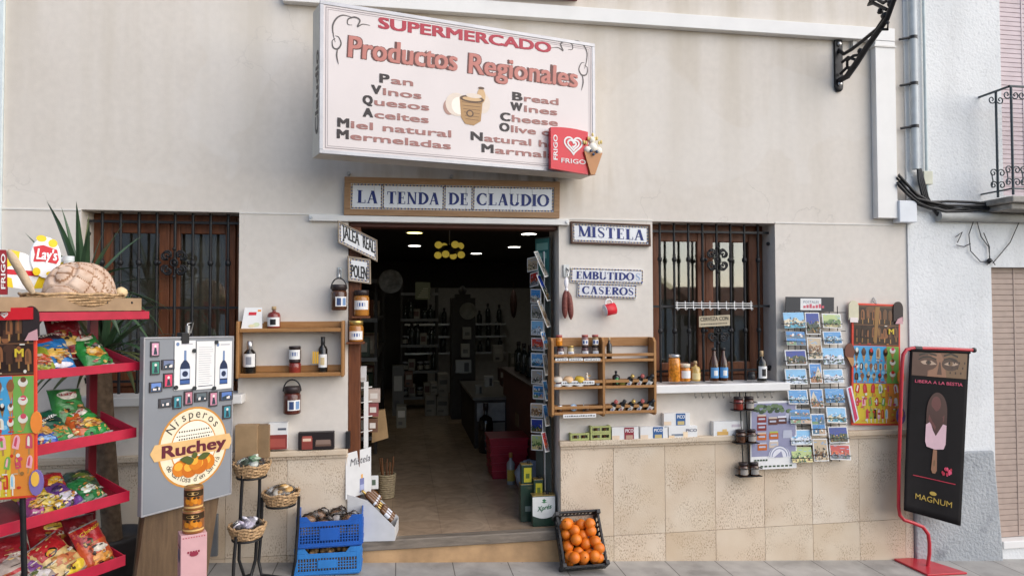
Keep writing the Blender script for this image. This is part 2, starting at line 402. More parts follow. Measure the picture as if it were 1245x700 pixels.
def _tilefloor(t, b, tc):
    o = tc.outputs['Object']; br = t.nodes.new('ShaderNodeTexBrick'); br.offset = 0.0
    t.links.new(o, br.inputs[0]); br.inputs['Scale'].default_value = 1.0; br.inputs['Brick Width'].default_value = 0.33; br.inputs['Row Height'].default_value = 0.33; br.inputs['Mortar Size'].default_value = 0.004
    br.inputs['Color1'].default_value = (0.44, 0.315, 0.21, 1); br.inputs['Color2'].default_value = (0.50, 0.37, 0.255, 1); br.inputs['Mortar'].default_value = (0.40, 0.29, 0.20, 1)
    base = mix(t, 1.0, br.outputs[0], ramp(t, nnoise(t, o, 6, 7, None, 1.5), [(0.3, 0.66), (0.7, 1.0)]), 'MULTIPLY')
    t.links.new(base, b.inputs['Base Color'])
FLOORT = node_mat('brown_floor_tiles', _tilefloor, 0.24)
WHITE = mat('white_paint', (0.78, 0.77, 0.75), 0.45, var=0.04, scale=6)
OFFW = mat('off_white', (0.70, 0.68, 0.64), 0.6, var=0.05)
IRON = mat('black_iron', (0.018, 0.018, 0.02), 0.45, metal=0.3, var=0.3, bump=0.1)
PINE = wood('honey_pine', (0.40, 0.205, 0.075), (0.30, 0.14, 0.045))
PINEV = wood('honey_pine_upright', (0.40, 0.205, 0.075), (0.30, 0.14, 0.045), (12, 12, 1))
FRAMEW = wood('orange_varnished_wood', (0.17, 0.055, 0.018), (0.10, 0.03, 0.011), (10, 10, 1))
DARKW = wood('dark_wood', (0.085, 0.035, 0.018), (0.05, 0.022, 0.012))
GREYW = wood('weathered_wood', (0.24, 0.20, 0.16), (0.15, 0.125, 0.10), (1.5, 10, 10))
STEEL = mat('dull_steel', (0.5, 0.5, 0.5), 0.35, metal=0.9, var=0.1)
BLACK = mat('black_plastic', (0.02, 0.02, 0.022), 0.4, var=0.2)
def _glass(name, tint, refl, rough=0.02):
    m = bpy.data.materials.new(name); m.use_nodes = True; t = m.node_tree; t.nodes.clear()
    out = t.nodes.new('ShaderNodeOutputMaterial'); mx = t.nodes.new('ShaderNodeMixShader'); tr = t.nodes.new('ShaderNodeBsdfTransparent'); gl = t.nodes.new('ShaderNodeBsdfGlossy')
    tr.inputs[0].default_value = (*tint, 1); gl.inputs['Roughness'].default_value = rough
    fr = t.nodes.new('ShaderNodeFresnel'); fr.inputs[0].default_value = 1.45
    ad = t.nodes.new('ShaderNodeMath'); ad.inputs[1].default_value = refl; t.links.new(fr.outputs[0], ad.inputs[0]); t.links.new(ad.outputs[0], mx.inputs[0])
    t.links.new(tr.outputs[0], mx.inputs[1]); t.links.new(gl.outputs[0], mx.inputs[2]); t.links.new(mx.outputs[0], out.inputs[0])
    MATS[name] = m; return m
PANE = _glass('window_glass', (0.75, 0.78, 0.78), 0.07)
CELLO = _glass('cellophane', (0.93, 0.94, 0.95), 0.015, 0.30)

# ground, street, pavement ---------------------------------------------------------------
def sheet(name, x0, x1, y0, y1, dz, m, thick=None):
    b = MB(); z = lambda x: gz(x) + dz
    b.add([(x0, y0, z(x0)), (x1, y0, z(x1)), (x1, y1, z(x1)), (x0, y1, z(x0))], [(0, 1, 2, 3)])
    if thick: b.add([(x0, y0, z(x0) - thick), (x1, y0, z(x1) - thick), (x1, y0, z(x1)), (x0, y0, z(x0))], [(0, 1, 2, 3)])
    return tag(b.build(name, m), kind='structure')
ASPH = mat('asphalt', (0.052, 0.052, 0.054), 0.9, var=0.25, scale=3, bump=0.5, bscale=220)
sheet('ground', -150, 150, -150, 60, -0.14, ASPH)
sheet('pavement', -40, 40, -1.25, 0.28, 0, PAVE, 0.13)
sheet('far_pavement', -40, 40, -12.6, -7.4, -0.01, PAVE)

# the shop building ------------------------------------------------------------------------
FX0, FX1, FZ1 = -2.372, 3.72, 7.0
LW, DR, RW = (-1.934, -1.013, 1.085, 2.248), (-0.338, 1.064, -0.3, 2.20), (1.734, 2.66, 1.085, 2.24)
def facade(mb, x0, x1, z0, z1, holes, yf, yb, mi=0, back=True):
    xs = sorted({x0, x1, *[h[0] for h in holes], *[h[1] for h in holes]}); zs = sorted({z0, z1, *[h[2] for h in holes], *[h[3] for h in holes]})
    xs = [x for x in xs if x0 <= x <= x1]; zs = [z for z in zs if z0 <= z <= z1]
    for a, b in zip(xs, xs[1:]):
        for c, d in zip(zs, zs[1:]):
            mx_, mz = (a + b) / 2, (c + d) / 2
            if any(h[0] < mx_ < h[1] and h[2] < mz < h[3] for h in holes): continue
            mb.add([(a, yf, c), (b, yf, c), (b, yf, d), (a, yf, d)], [(0, 1, 2, 3)], mi)
            if back: mb.add([(a, yb, c), (b, yb, c), (b, yb, d), (a, yb, d)], [(3, 2, 1, 0)], mi)
    for h in holes:
        a, b, c, d = h
        mb.add([(a, yf, c), (a, yb, c), (a, yb, d), (a, yf, d)], [(0, 1, 2, 3)], mi); mb.add([(b, yf, c), (b, yb, c), (b, yb, d), (b, yf, d)], [(3, 2, 1, 0)], mi)
        mb.add([(a, yf, d), (b, yf, d), (b, yb, d), (a, yb, d)], [(3, 2, 1, 0)], mi); mb.add([(a, yf, c), (b, yf, c), (b, yb, c), (a, yb, c)], [(0, 1, 2, 3)], mi)
    for x, fl in ((x0, 0), (x1, 1)):
        q = [(x, yf, z0), (x, yb, z0), (x, yb, z1), (x, yf, z1)]; mb.add(q, [(3, 2, 1, 0) if fl else (0, 1, 2, 3)], mi)
    mb.add([(x0, yf, z1), (x1, yf, z1), (x1, yb, z1), (x0, yb, z1)], [(0, 1, 2, 3)], mi)
shop = thing('shop_building', 'cream plastered village shop with open doorway, two barred windows and stone dado', 'building', (0.6, 0, -0.1))
b = MB(); facade(b, FX0, FX1, -0.45, FZ1, [LW, DR, RW], 0.0, 0.30); b.build('wall', STUCCO, shop)
# shell of the shop behind the facade
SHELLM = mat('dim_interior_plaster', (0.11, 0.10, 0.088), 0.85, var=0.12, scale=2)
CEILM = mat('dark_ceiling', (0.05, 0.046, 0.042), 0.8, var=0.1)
b = MB(); x0, x1, yb, cz = FX0 + 0.02, FX1 - 0.02, 8.2, 2.47
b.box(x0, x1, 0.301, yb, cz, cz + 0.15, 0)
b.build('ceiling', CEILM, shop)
b = MB()
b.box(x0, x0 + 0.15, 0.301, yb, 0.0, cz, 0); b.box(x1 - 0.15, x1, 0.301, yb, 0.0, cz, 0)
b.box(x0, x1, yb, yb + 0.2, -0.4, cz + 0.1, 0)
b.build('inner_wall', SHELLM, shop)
b = MB(); b.box(x0, x1, 0.301, yb, 0.0, 0.148, 0); b.box(DR[0] + 0.002, DR[1] - 0.002, 0.02, 0.301, 0.0, 0.148, 0); b.build('floor', FLOORT, shop)
b = MB(); b.box(FX0 - 0.05, FX1 + 0.05, 0.3, 9, FZ1, FZ1 + 0.2, 0); b.box(FX0, FX1, 8.6, 8.9, -0.4, FZ1, 0); b.box(FX0, FX0 + .2, 0.31, 8.6, -.4, FZ1); b.box(FX1 - .2, FX1 - 0.001, 0.31, 8.6, -.4, FZ1)
b.build('rear_walls', OFFW, shop)
for a, c in ((FX0, -1.934), (-1.013, 1.734), (2.66, FX1)): b = MB(); b.box(a + 0.001, c - 0.001, -0.005, 0.004, 2.240, 2.249, 0); b.build('moulding', OFFW, shop)
# doorstep
TERRA = mat('orange_stone', (0.46, 0.29, 0.15), 0.6, var=0.22, scale=8, bump=0.1)
b = MB(); b.box(DR[0] + 0.003, DR[1] - 0.003, -0.03, 0.02, -0.25, 0.088, 0); b.build('step_riser', TERRA, shop, bevel=0.003)
b = MB(); b.box(DR[0] + 0.003, DR[1] - 0.003, -0.045, 0.03, 0.088, 0.152, 0); b.build('threshold', GREYW, shop, bevel=0.006)
# stone dado: panels, skirting, ledge
TW = 0.3697
b = MB(); rng = random.Random(3)
def panels(x0, x1, start):
    x = start; b = MB()
    while x < x1 - 0.02:
        a, c = max(x, x0), min(x + TW, x1)
        if c - a > 0.02:
            b.box(a + 0.001, c - 0.001, -0.02 - 0.0012 * rng.random(), 0.001, 0.087, 0.684, 0); b.box(a + 0.001, c - 0.001, -0.0215 - 0.001 * rng.random(), 0.001, -0.45, 0.0845, 0)
        x += TW
    b.build('stone_cladding', STONE, shop, bevel=0.001)
panels(DR[1], FX1 - 0.002, DR[1]); panels(FX0, DR[0], DR[0] - TW * 6)
for a, c in ((DR[1] - 0.004, FX1 - 0.003), (FX0 + 0.002, DR[0] + 0.004)):
    b = MB(); b.prism([(a, 0.684), (c, 0.684), (c, 0.705), (a, 0.705)], -0.034, 0.001); b.box(a - 0.008, c + 0.0, -0.052, 0.001, 0.7055, 0.742, 0)
    b.build('stone_ledge', STONE, shop, bevel=0.006)
# window sills
for a, c in ((LW[0], LW[1]), (RW[0], RW[1])):
    b = MB(); b.box(a - 0.02, c + 0.045, -0.10, 0.13, 1.052, 1.108, 0); b.build('window_sill', WHITE, shop, bevel=0.006)

def window(o, open_right, curtain):
    x0, x1, z0, z1 = o; y0 = 0.17; fr = MB()
    for q in ((x0, x0 + .055, z0, z1), (x1 - .055, x1, z0, z1), (x0 + .055, x1 - .055, z1 - .06, z1), (x0 + .055, x1 - .055, z0, z0 + .06)):
        fr.box(q[0] + .001, q[1] - .001, y0, y0 + .07, q[2] + .001, q[3] - .001)
    f = fr.build('window', FRAMEW, shop, bevel=0.004); mid = (x0 + x1) / 2
    for a, c, yo in ((x0 + .057, mid, 0.0), (mid, x1 - .057, 0.004)):
        s = MB(); yy = y0 - .018 + yo; w = .062; a += .001; c -= .001; lo, hi = z0 + .062, z1 - .062
        s.box(a, a + w, yy, yy + .045, lo, hi); s.box(c - w, c, yy, yy + .045, lo, hi); s.box(a + w, c - w, yy, yy + .045, hi - w, hi); s.box(a + w, c - w, yy, yy + .045, lo, lo + w + .03)
        s.build('sash', FRAMEW, f, bevel=0.005)
        p = MB(); p.box(a + w - .004, c - w + .004, yy + .018, yy + .024, lo + w + .02, hi - w + .004); p.build('pane', PANE, f)
    cur = MB()
    for a, c in curtain:
        n = 40; top, bot = [], []
        for i in range(n + 1):
            x = a + (c - a) * i / n; y = y0 + .10 + .012 * math.sin(i * 1.3) + .006 * math.sin(i * 2.9); top.append((x, y, z1 - .05)); bot.append((x, y, z0 + .03))
        cur.add(top + bot, [(i, i + 1, n + 2 + i, n + 1 + i) for i in range(n)], 0, True)
    if curtain: cur.build('curtain', mat('net_curtain', (0.42, 0.33, 0.24), 0.9, var=0.15), f)
    # a dark board closes the light off behind the sashes, as the furniture does in the shop
def grille(o, n, zr):
    x0, x1, z0, z1 = o; y = 0.085; g = MB()
    for z in (z0 + .10, z0 + .56, z1 - .06): g.box(x0, x1, y - .004, y + .004, z - .008, z + .008)
    for sx in (x0, x1):
        for z in (z0 + .12, z1 - .14): g.sph((sx + (.012 if sx == x0 else -.012), y - .01, z), .014, 8)
    root = g.build('window_grille', IRON, shop); mid = (x0 + x1) / 2
    pitch = (x1 - x0) / (n + 0.6)
    proto = None
    for i in range(n):
        x = mid + (i - (n - 1) / 2) * pitch
        m = MB(); m.cyl((x, y, z0 + .022), (x, y, z1 - .0), .0095, n=8)
        for z in zr:
            m.sph((x, y, z), (.019, .019, .024), 8); m.cyl((x, y, z - .034), (x, y, z - .026), .0125, n=8); m.cyl((x, y, z + .026), (x, y, z + .034), .0125, n=8)
        m.build('bar', IRON, root)
    for z in zr:
        m = MB(); xc = mid if n % 2 else mid + pitch / 2
        for ang in (0, 90, 180, 270):
            for sg in (1, -1):
                pts = []
                for (u, v) in scroll(.052, sg * .036, .034, 1.2, 180 if sg > 0 else 180, -sg, 14):
                    ca, sa = math.cos(R(ang)), math.sin(R(ang)); pts.append((xc + u * ca - v * sa, y - .014, z + u * sa + v * ca))
                m.tube(pts, .0066, 5)
            ca, sa = math.cos(R(ang)), math.sin(R(ang)); m.sph((xc + .088 * ca, y - .014, z + .088 * sa), .012, 8)
        for k in range(16):
            pass
        m.tube([(xc + .022 * math.cos(t * math.pi / 8), y - .016, z + .022 * math.sin(t * math.pi / 8)) for t in range(17)], .005, 5)
        m.build('scroll_ornament', IRON, root)
window(LW, False, [(-1.44, -1.06)]); window(RW, True, [])
grille(LW, 8, (1.93, 1.38)); grille(RW, 8, (1.98, 1.47))
# door surround
b = MB(); b.box(-0.336, -0.262, 0.02, 0.14, 0.155, 2.17); b.build('door_post', FRAMEW, shop, bevel=0.004)
b = MB(); b.box(-0.33, 1.06, 0.03, 0.16, 2.172, 2.198); b.build('door_lintel', mat('red_brown_beam', (0.10, 0.032, 0.02), 0.5, var=0.2), shop, bevel=0.004)

# upper ledge slab seen as a dark red edge at the very top
b = MB(); zz = at(700, 2, 0).z; b.box(.55, 1.20, -.10, -.001, zz, zz + .12)
b.build('balcony_edge', mat('oxblood_tile', (0.16, 0.03, 0.03), 0.5, var=0.15), shop, bevel=0.004)

# neighbour on the right -------------------------------------------------------------------
nb = thing('neighbour_house', 'white roughcast house on the right with grey painted base and slatted blinds', 'building', (4.5, 0, -0.3))
xb = at(1206, 450).x; xt = at(1216, 120).x
lo = (xb, 6.2, at(1240, 656).z, at(1230, 325).z); hi = (xt, 6.2, at(1230, 238).z, at(1230, -20).z)
b = MB(); facade(b, FX1 + 0.001, 7.5, -0.7, 7.2, [lo, hi], -0.012, 0.28); b.build('wall', ROUGHCAST, nb)
b = MB(); b.box(FX1 + .01, 7.5, .9, 8.8, -.6, 7.1); b.build('house_body', ROUGHCAST, nb)
zt = at(1180, 547).z
b = MB(); b.prism([(FX1 + .002, -.7), (at(1223, 679, -.05).x, -.7), (at(1221, 672, -.05).x, -.2), (at(1213, 600, -.04).x, .25), (at(1207, 547, -.03).x, zt), (FX1 + .002, zt)], -0.045, -0.013); b.build('painted_base', PLINTH, nb, bevel=0.012)
def blind(o, y, m, name='roller_blind', pitch=0.042):
    a, c, z0, z1 = o; b = MB(); z = z0 + 0.01
    while z < min(z1, 4.8):
        b.prism([(a, z), (a, z)] * 0 or [(a + .01, z), (c - .01, z), (c - .01, z + pitch * .9), (a + .01, z + pitch * .9)], y, y + .012); z += pitch
    b.box(a + .01, c - .01, y + .008, y + .02, z0 + .01, min(z1, 4.8))
    for x in (a + .25, a + .75): b.box(x, x + .012, y - .004, y, z0 + .02, min(z1, 4.8))
    return b.build(name, m, nb, bevel=0.003)
blind(lo, 0.05, mat('tan_slats', (0.42, 0.325, 0.275), 0.6, var=0.08)); blind(hi, 0.05, mat('mauve_slats', (0.62, 0.52, 0.54), 0.6, var=0.05), 'upper_blind', 0.036)
b = MB(); b.box(lo[0] + .04, 6.2, -0.03, 0.25, lo[2] - .05, lo[2] + .006); b.build('door_sill', WHITE, nb, bevel=0.005)
# balcony
P0 = at(1186, 118); YB = CAM_D - CAM_D / 1.066; YB = -YB
zr_, zb_ = P0.z, at(1190, 236).z
bl = MB(); bl.box(P0.x - .0, 6.2, YB - .02, -.013, zb_ - .105, zb_ - .06); bl.box(P0.x + .03, 6.2, YB + .02, -.013, zb_ - .15, zb_ - .106)
sl = bl.build('balcony_slab', mat('stained_concrete', (0.33, 0.31, 0.28), 0.9, var=0.45, scale=10, bump=0.6, bscale=25), nb, bevel=0.008)
rl = MB(); xa = P0.x + .02
rl.box(xa - .008, xa + .008, YB, -.013, zr_ - .012, zr_); rl.box(xa - .008, 6.2, YB - .008, YB + .008, zr_ - .012, zr_); rl.box(xa - .006, xa + .006, YB, -.013, zb_ - .01, zb_); rl.box(xa - .006, 6.2, YB - .006, YB + .006, zb_ - .01, zb_)
rr = rl.build('railing', mat('blue_grey_iron', (0.05, 0.065, 0.075), 0.5, metal=0.3, var=0.3), nb)
def baluster(x, y):
    m = MB(); m.cyl((x, y, zb_ - .05), (x, y, zr_ - .01), .0085, n=8)
    for k, z in ((1, zr_ - .07), (-1, zb_ + .13), (-1, zb_ + .04)):
        for sg in (1, -1): m.tube([(x + sg * u, y, z + v) for u, v in scroll(.035, 0, .032, 1.2, 180, k, 12)], .0045, 5)
    m.tube([(x - .05, y, zb_ + .13), (x - .04, y, zb_ + .07), (x - .05, y, zb_ + .02)], .004, 5)
    m.build('baluster', MATS['blue_grey_iron'], rr)
baluster(xa, -.16)
for i in range(8): baluster(xa + .006 + i * .125, YB)
# left neighbour: only a sliver shows at the frame edge
nl = thing('corner_house', 'pale blue white plastered wall edge at the far left of the shop', 'building', (-3.4, 0, 0.1))
b = MB(); b.box(-5.5, FX0 - .002, -.02, 8, -.3, 7.0); b.build('wall', mat('pale_blue_plaster', (0.66, 0.74, 0.76), 0.85, var=0.06, bump=0.2), nl)

# houses across the street: mirrored in the panes; left one made tall to block sky
TILE = mat('roof_tiles', (0.36, 0.15, 0.08), 0.8, var=0.3, scale=20, bump=0.6, bscale=30)
for i, (x0, w, h) in enumerate(((3.0, 5.2, 1.9), (9.5, 7.0, 1.4), (-14.5, 12.0, 6.2))):
    t = thing('village_house', ('low white house with tiled roof mirrored in the right window', 'low white house furthest down the street mirrored behind', 'low white house up the street facing the shop')[i], 'house', (x0 + w / 2, -16, gz(x0)))
    dy = 4.5 if i == 2 else 0.0
    b = MB(); b.box(x0, x0 + w, -20 + dy, -15 + dy, gz(x0) - .8, h); b.build('wall', ROUGHCAST, t)
    b = MB(); b.add([(x0 - .2, -14.7 + dy, h - .05), (x0 + w + .2, -14.7 + dy, h - .05), (x0 + w + .2, -17.5 + dy, h + .9), (x0 - .2, -17.5 + dy, h + .9), (x0 - .2, -20.3 + dy, h - .05), (x0 + w + .2, -20.3 + dy, h - .05)], [(0, 1, 2, 3), (3, 2, 5, 4)]); b.add([(x0 - .2, -14.7 + dy, h - .05), (x0 - .2, -20.3 + dy, h - .05), (x0 - .2, -17.5 + dy, h + .9)], [(0, 1, 2)]); b.add([(x0 + w + .2, -14.7 + dy, h - .05), (x0 + w + .2, -20.3 + dy, h - .05), (x0 + w + .2, -17.5 + dy, h + .9)], [(0, 2, 1)])
    b.build('roof', TILE, t)
    b = MB()
    for k in range(2): b.box(x0 + .9 + k * 2.2, x0 + 1.8 + k * 2.2, -15.0 + dy, -14.97 + dy, h - 1.5, h - .5)
    b.build('window', FRAMEW, t)

# ================================================================ SIGNS AND THINGS ON THE FACADE
NAVY = ink('1b2a6e'); BLK = ink('1c1a1c'); TILEW = mat('glazed_tile', (0.70, 0.71, 0.74), 0.18, var=0.05, scale=9, coat=0.4)
OLIVE = ink('7d7440'); OCHRE = ink('a8834c'); PAPER = mat('paper', (0.76, 0.76, 0.75), 0.7, var=0.03)
RED = mat('red_enamel', (0.50, 0.018, 0.035), 0.35, var=0.08); REDP = ink('c4202f')
class Face:                                   # flat rectangle in space: s to the right, t up, both in metres
    def __init__(f, bl, br, tl):
        f.o = Vector(bl); f.U = (Vector(br) - f.o); f.V = (Vector(tl) - f.o); f.W, f.H = f.U.length, f.V.length
        f.u, f.v = f.U / f.W, f.V / f.H; f.n = f.u.cross(f.v).normalized()
    def __call__(f, s, t, k=0.0): return f.o + f.u * s + f.v * t + f.n * k
    def px(f, x, y):
        q = onpl(x, y, f.o, f.n) - f.o; uv = f.u.dot(f.v); a, b = q.dot(f.u), q.dot(f.v)
        t = (b - a * uv) / (1 - uv * uv); return a - t * uv, t
    def off(f, k): return lambda s, t, j=0.0: f(s, t, k + j)
    def block(f, mb, s0, s1, t0, t1, k0, k1, mi=0):
        c = [f(s, t, k) for k in (k1, k0) for s, t in ((s0, t0), (s1, t0), (s1, t1), (s0, t1))]
        mb.add(c, [(0, 1, 2, 3), (7, 6, 5, 4), (0, 4, 5, 1), (1, 5, 6, 2), (2, 6, 7, 3), (3, 7, 4, 0)], mi); return mb
    def fill(f, mb, pts, k, mi=0): mb.add([f(s, t, k) for s, t in pts], [tuple(range(len(pts)))], mi); return mb
    def ring(f, mb, s0, s1, t0, t1, w, k, mi=0):
        for q in ((s0, s1, t0, t0 + w), (s0, s1, t1 - w, t1), (s0, s0 + w, t0 + w, t1 - w), (s1 - w, s1, t0 + w, t1 - w)): f.fill(mb, _rc(*q), k, mi)
    def text(f, mb, s, a, b, cap, k=0.002, mi=0, bold=0.0, shear=0.0, rom=False):
        (s0, t0), (s1, t1) = f.px(*a), f.px(*b); h = cap / f.scale
        sl = (t1 - t0) / (s1 - s0)
        if rom: roman(mb, s, s0, s1, t0, h, lambda u, v, j=0: f(u, v + sl * (u - s0), k + j), mi)
        else: write(mb, s, s0, s1, t0, h, f.off(k), mi, bold, shear, sl)
    @property
    def scale(f):
        c = f(f.W / 2, f.H / 2); return FPX / -(CR.transposed() @ (c - CO)).z
def pxface(bl, br, tl, Y=0.0, Yr=None):
    Yr = Y if Yr is None else Yr
    return Face(at(*bl, Y), at(*br, Yr), at(*tl, Y))

# --- the big lightbox over the door
a = R(12.7); n_ = Vector((math.sin(a), -math.cos(a), 0)); pr = at(723.5, 130, -0.235)
bl_, br_, tl_ = onpl(388, 186, pr, n_), onpl(724, 213, pr, n_), onpl(393, 1, pr, n_)
tl_ = Vector((bl_.x, bl_.y, tl_.z)); br_.z = bl_.z = (bl_.z + br_.z) / 2
F = Face(bl_, br_, tl_)
sg = thing('lightbox_sign', 'large white lightbox sign with red and brown lettering angled out above the doorway', 'shop sign', tuple(F(F.W / 2, 0, -0.1)), a)
GREYM = mat('grey_aluminium', (0.40, 0.40, 0.42), 0.4, metal=0.4, var=0.08); SIGNW = mat('milky_acrylic', (0.645, 0.585, 0.575), 0.3, var=0.06, scale=2, coat=0.2)
SIDEW = mat('yellowed_acrylic', (0.58, 0.54, 0.47), 0.4, var=0.08)
fl0, fr0 = F(.004, 0, -.012), F(F.W - .004, 0, -.012); bk = at(379.5, 190, F(0, 0).y + .17); br0 = F(F.W - .004, 0, -.2)
b = MB(); zz0, zz1 = F.o.z + .004, F.o.z + F.H - .004; fp = [(fl0.x, fl0.y), (fr0.x, fr0.y), (br0.x, br0.y), (bk.x, bk.y)]
b.add([(x, y, zz0) for x, y in fp] + [(x, y, zz1) for x, y in fp], [(3, 2, 1, 0), (4, 5, 6, 7), (0, 1, 5, 4), (1, 2, 6, 5), (2, 3, 7, 6), (3, 0, 4, 7)]); b.build('cabinet', SIDEW, sg, bevel=.003)
b = MB()
for q in ((0, F.W, 0, .022), (0, F.W, F.H - .022, F.H), (0, .022, .022, F.H - .022), (F.W - .022, F.W, .022, F.H - .022)): F.block(b, *q, -0.02, 0.004)
b.build('frame', GREYM, sg, bevel=.002)
b = MB(); F.block(b, .02, F.W - .02, .02, F.H - .02, -0.011, 0.0); b.build('face_panel', SIGNW, sg)
b = MB(); F.ring(b, .032, F.W - .032, .032, F.H - .032, .004, .001); F.ring(b, .044, F.W - .044, .044, F.H - .044, .0022, .001); b.build('border_line', ink('8d8286'), sg)
Z5 = lambda x, y: (370 + x / 3.181, y / 3.181)
b = MB(); F.text(b, 'SUPERMERCADO', Z5(285, 110), Z5(955, 207), 13.2, .002, 0, .07); b.build('red_lettering', ink('a82c3e'), sg)
b = MB(); b2 = MB()
for s, p, q in (('Productos', (168, 222), (592, 276)), ('Regionales', (634, 284), (1057, 340))):
    b, b2 = MB(), MB(); F.text(b, s, Z5(p[0] - 5, p[1] + 1), Z5(q[0] - 5, q[1] + 1), 26, .0015, 0, .075, .05); F.text(b2, s, Z5(*p), Z5(*q), 25, .0028, 0, .03, .05)
    b.build('letter_shadow', ink('5f3a36'), sg); b2.build('brown_lettering', ink('b8746a'), sg)
b = MB(); b2 = MB()
for s, p, q in (('Pan', (290, 320), (421, 335)), ('Vinos', (258, 363), (453, 385)), ('Quesos', (225, 403), (483, 430)), ('Aceites', (226, 452), (481, 478)), ('Miel natural', (127, 491), (568, 533)), ('Mermeladas', (125, 535), (567, 579)),
                ('Bread', (804, 388), (983, 408)), ('Wines', (797, 427), (978, 448)), ('Cheese', (757, 467), (980, 489)), ('Olive oil', (754, 507), (985, 531)), ('Natural honey', (643, 542), (1092, 586)), ('Marmalades', (685, 589), (1092, 626))):
    w0 = 47 if s[0] in 'MWN' else 40; sl = (q[1] - p[1]) / (q[0] - p[0])
    b, b2 = MB(), MB(); F.text(b, s[0], Z5(*p), Z5(p[0] + w0, p[1] + sl * w0), 10.6, .002, 0, .075)
    F.text(b2, s[1:], Z5(p[0] + w0 + 5, p[1] + sl * (w0 + 5)), Z5(*q), 8.6, .002, 0, .06)
    b.build('initial_letter', ink('2b2325'), sg); b2.build('list_lettering', ink('9c6c66'), sg)
b = MB()
for mir in (1, -1):
    def C(x, y): return F.px(*Z5(x if mir == 1 else 1182 - (x - 18) * 0.97, y if mir == 1 else y + 95 + (183 - x) * 0.12))
    for pts in ([(255, 100), (225, 95), (205, 105), (215, 80), (195, 68), (170, 75), (168, 95), (185, 98)], [(185, 68), (150, 60), (125, 72), (110, 100), (112, 135), (120, 165)], [(120, 150), (108, 160), (112, 185), (130, 190), (142, 170), (133, 145), (120, 140)], [(130, 185), (125, 215), (132, 250)]):
        q = [C(*p) for p in pts]
        q = smooth(q); L_ = len(q)
        for p in strip2(q, [.002 + .007 * math.sin(math.pi * i / (L_ - 1)) for i in range(L_)]): F.fill(b, p, .0015 + random.random() * .0006)
b.build('scroll_ornament', ink('56504f'), sg)
b = MB()
def E5(cx, cy, rx, ry, k, mi, a0=0, a1=360):
    s, t = F.px(*Z5(cx, cy)); m = 1 / (3.181 * F.scale); F.fill(b, ell(s, t, rx * m * 1.08, ry * m, 22, a0, a1), k, mi)
E5(560, 415, 22, 30, .0012, 0); E5(590, 405, 42, 45, .0016, 1); E5(600, 410, 30, 34, .002, 2); E5(690, 400, 28, 40, .0012, 1); E5(684, 372, 16, 30, .002, 4); E5(684, 342, 12, 5, .0028, 3)
s0 = [F.px(*Z5(*p)) for p in ((600, 378), (690, 388), (682, 470), (655, 486), (622, 480), (606, 455))]; F.fill(b, s0[::-1], .0024, 5)
E5(648, 384, 46, 14, .0032, 3); E5(648, 384, 36, 8, .0036, 4); E5(655, 372, 30, 9, .0039, 1); E5(640, 440, 14, 14, .0032, 3); E5(640, 440, 9, 9, .0036, 5)
for k in range(6):
    q = [F.px(*Z5(608 + k * 3 + 0, 395 + k * 13)), F.px(*Z5(684 - k * 2, 402 + k * 13))]
    for p in strip2(q, .0025): F.fill(b, p, .0029, 3)
b.build('jar_picture', [ink('a58176'), ink('d9cbbd'), ink('efe6da'), ink('5c4534'), ink('c9a77c'), ink('a98457')], sg)
SF = Face((bk.x, bk.y, F.o.z), (fl0.x, fl0.y, F.o.z), (bk.x, bk.y, F.o.z + F.H))
b = MB(); v, f_ = glyphs('Claudio', .03); kk = (F.H * .56) / max(p[0] for p in v)
b.add([SF(SF.W * .80 - p[1] * kk * SF.W * 3.4, .12 + p[0] * kk, .002) for p in v], f_); b.build('side_lettering', ink('3a3434'), sg)

# --- red ice cream sign on its lower right corner
n2 = n_; pr2 = F(F.W, 0, 0.02); Fi = Face(onpl(667, 206, pr2, n2), onpl(712, 213, pr2, n2), onpl(667, 156, pr2, n2))
Fi = Face(Fi.o, Vector((onpl(712, 213, pr2, n2).x, onpl(712, 213, pr2, n2).y, Fi.o.z - .0)), Fi.o + Vector((0, 0, Fi.V.z)))
ic = thing('ice_cream_sign', 'small red ice cream sign with white heart and sundae cup on the lightbox corner', 'sign', tuple(Fi(Fi.W / 2, 0)), a)
W_, H2 = Fi.W, Fi.H
b = MB(); top = [(W_ * i / 10, H2 * (0.97 + .05 * math.sin(math.pi * (0.15 + .85 * i / 10)) - .0 * i)) for i in range(11)]
o_ = [(0, 0.0), (W_, -.02)] + top[::-1]
b.add([Fi(s, t, .035) for s, t in o_] + [Fi(s, t, .002) for s, t in o_], [tuple(range(len(o_)))] + [(i, i + len(o_), (i + 1) % len(o_) + len(o_), (i + 1) % len(o_)) for i in range(len(o_))]); b.build('panel', ink('c81e30', .3), ic)
b = MB(); c = (W_ * .60, H2 * .62); r_ = H2 * .2
def heart(r, n=30): return [(c[0] + r * 1.05 * 16 * math.sin(t) ** 3 / 16, c[1] + r * (13 * math.cos(t) - 5 * math.cos(2 * t) - 2 * math.cos(3 * t) - math.cos(4 * t)) / 16) for t in [2 * math.pi * i / n for i in range(n + 1)]]
for r in (r_ * 1.15, r_ * .72):
    for p in strip2(heart(r), .011): Fi.fill(b, p[::-1], .037 + random.random() * .0006)
for p in strip2(heart(r_ * .34)[:20], .011): Fi.fill(b, p[::-1], .037 + random.random() * .0006)
write(b, 'FRIGO', W_ * .27, W_ * .93, H2 * .16, H2 * .11, Fi.off(.037), 0, .02)
v, f_ = glyphs('FRIGO', .02); kk = H2 * .62 / max(p[0] for p in v); b.add([Fi(W_ * .17 - p[1] * kk * .7, H2 * .2 + p[0] * kk, .037) for p in v], f_)
b.build('logo', PAPER, ic)
b = MB(); q = lambda x, y: Fi.px(x, y); pc = [q(706, 186), q(728, 188), q(719, 214), q(714, 214)]
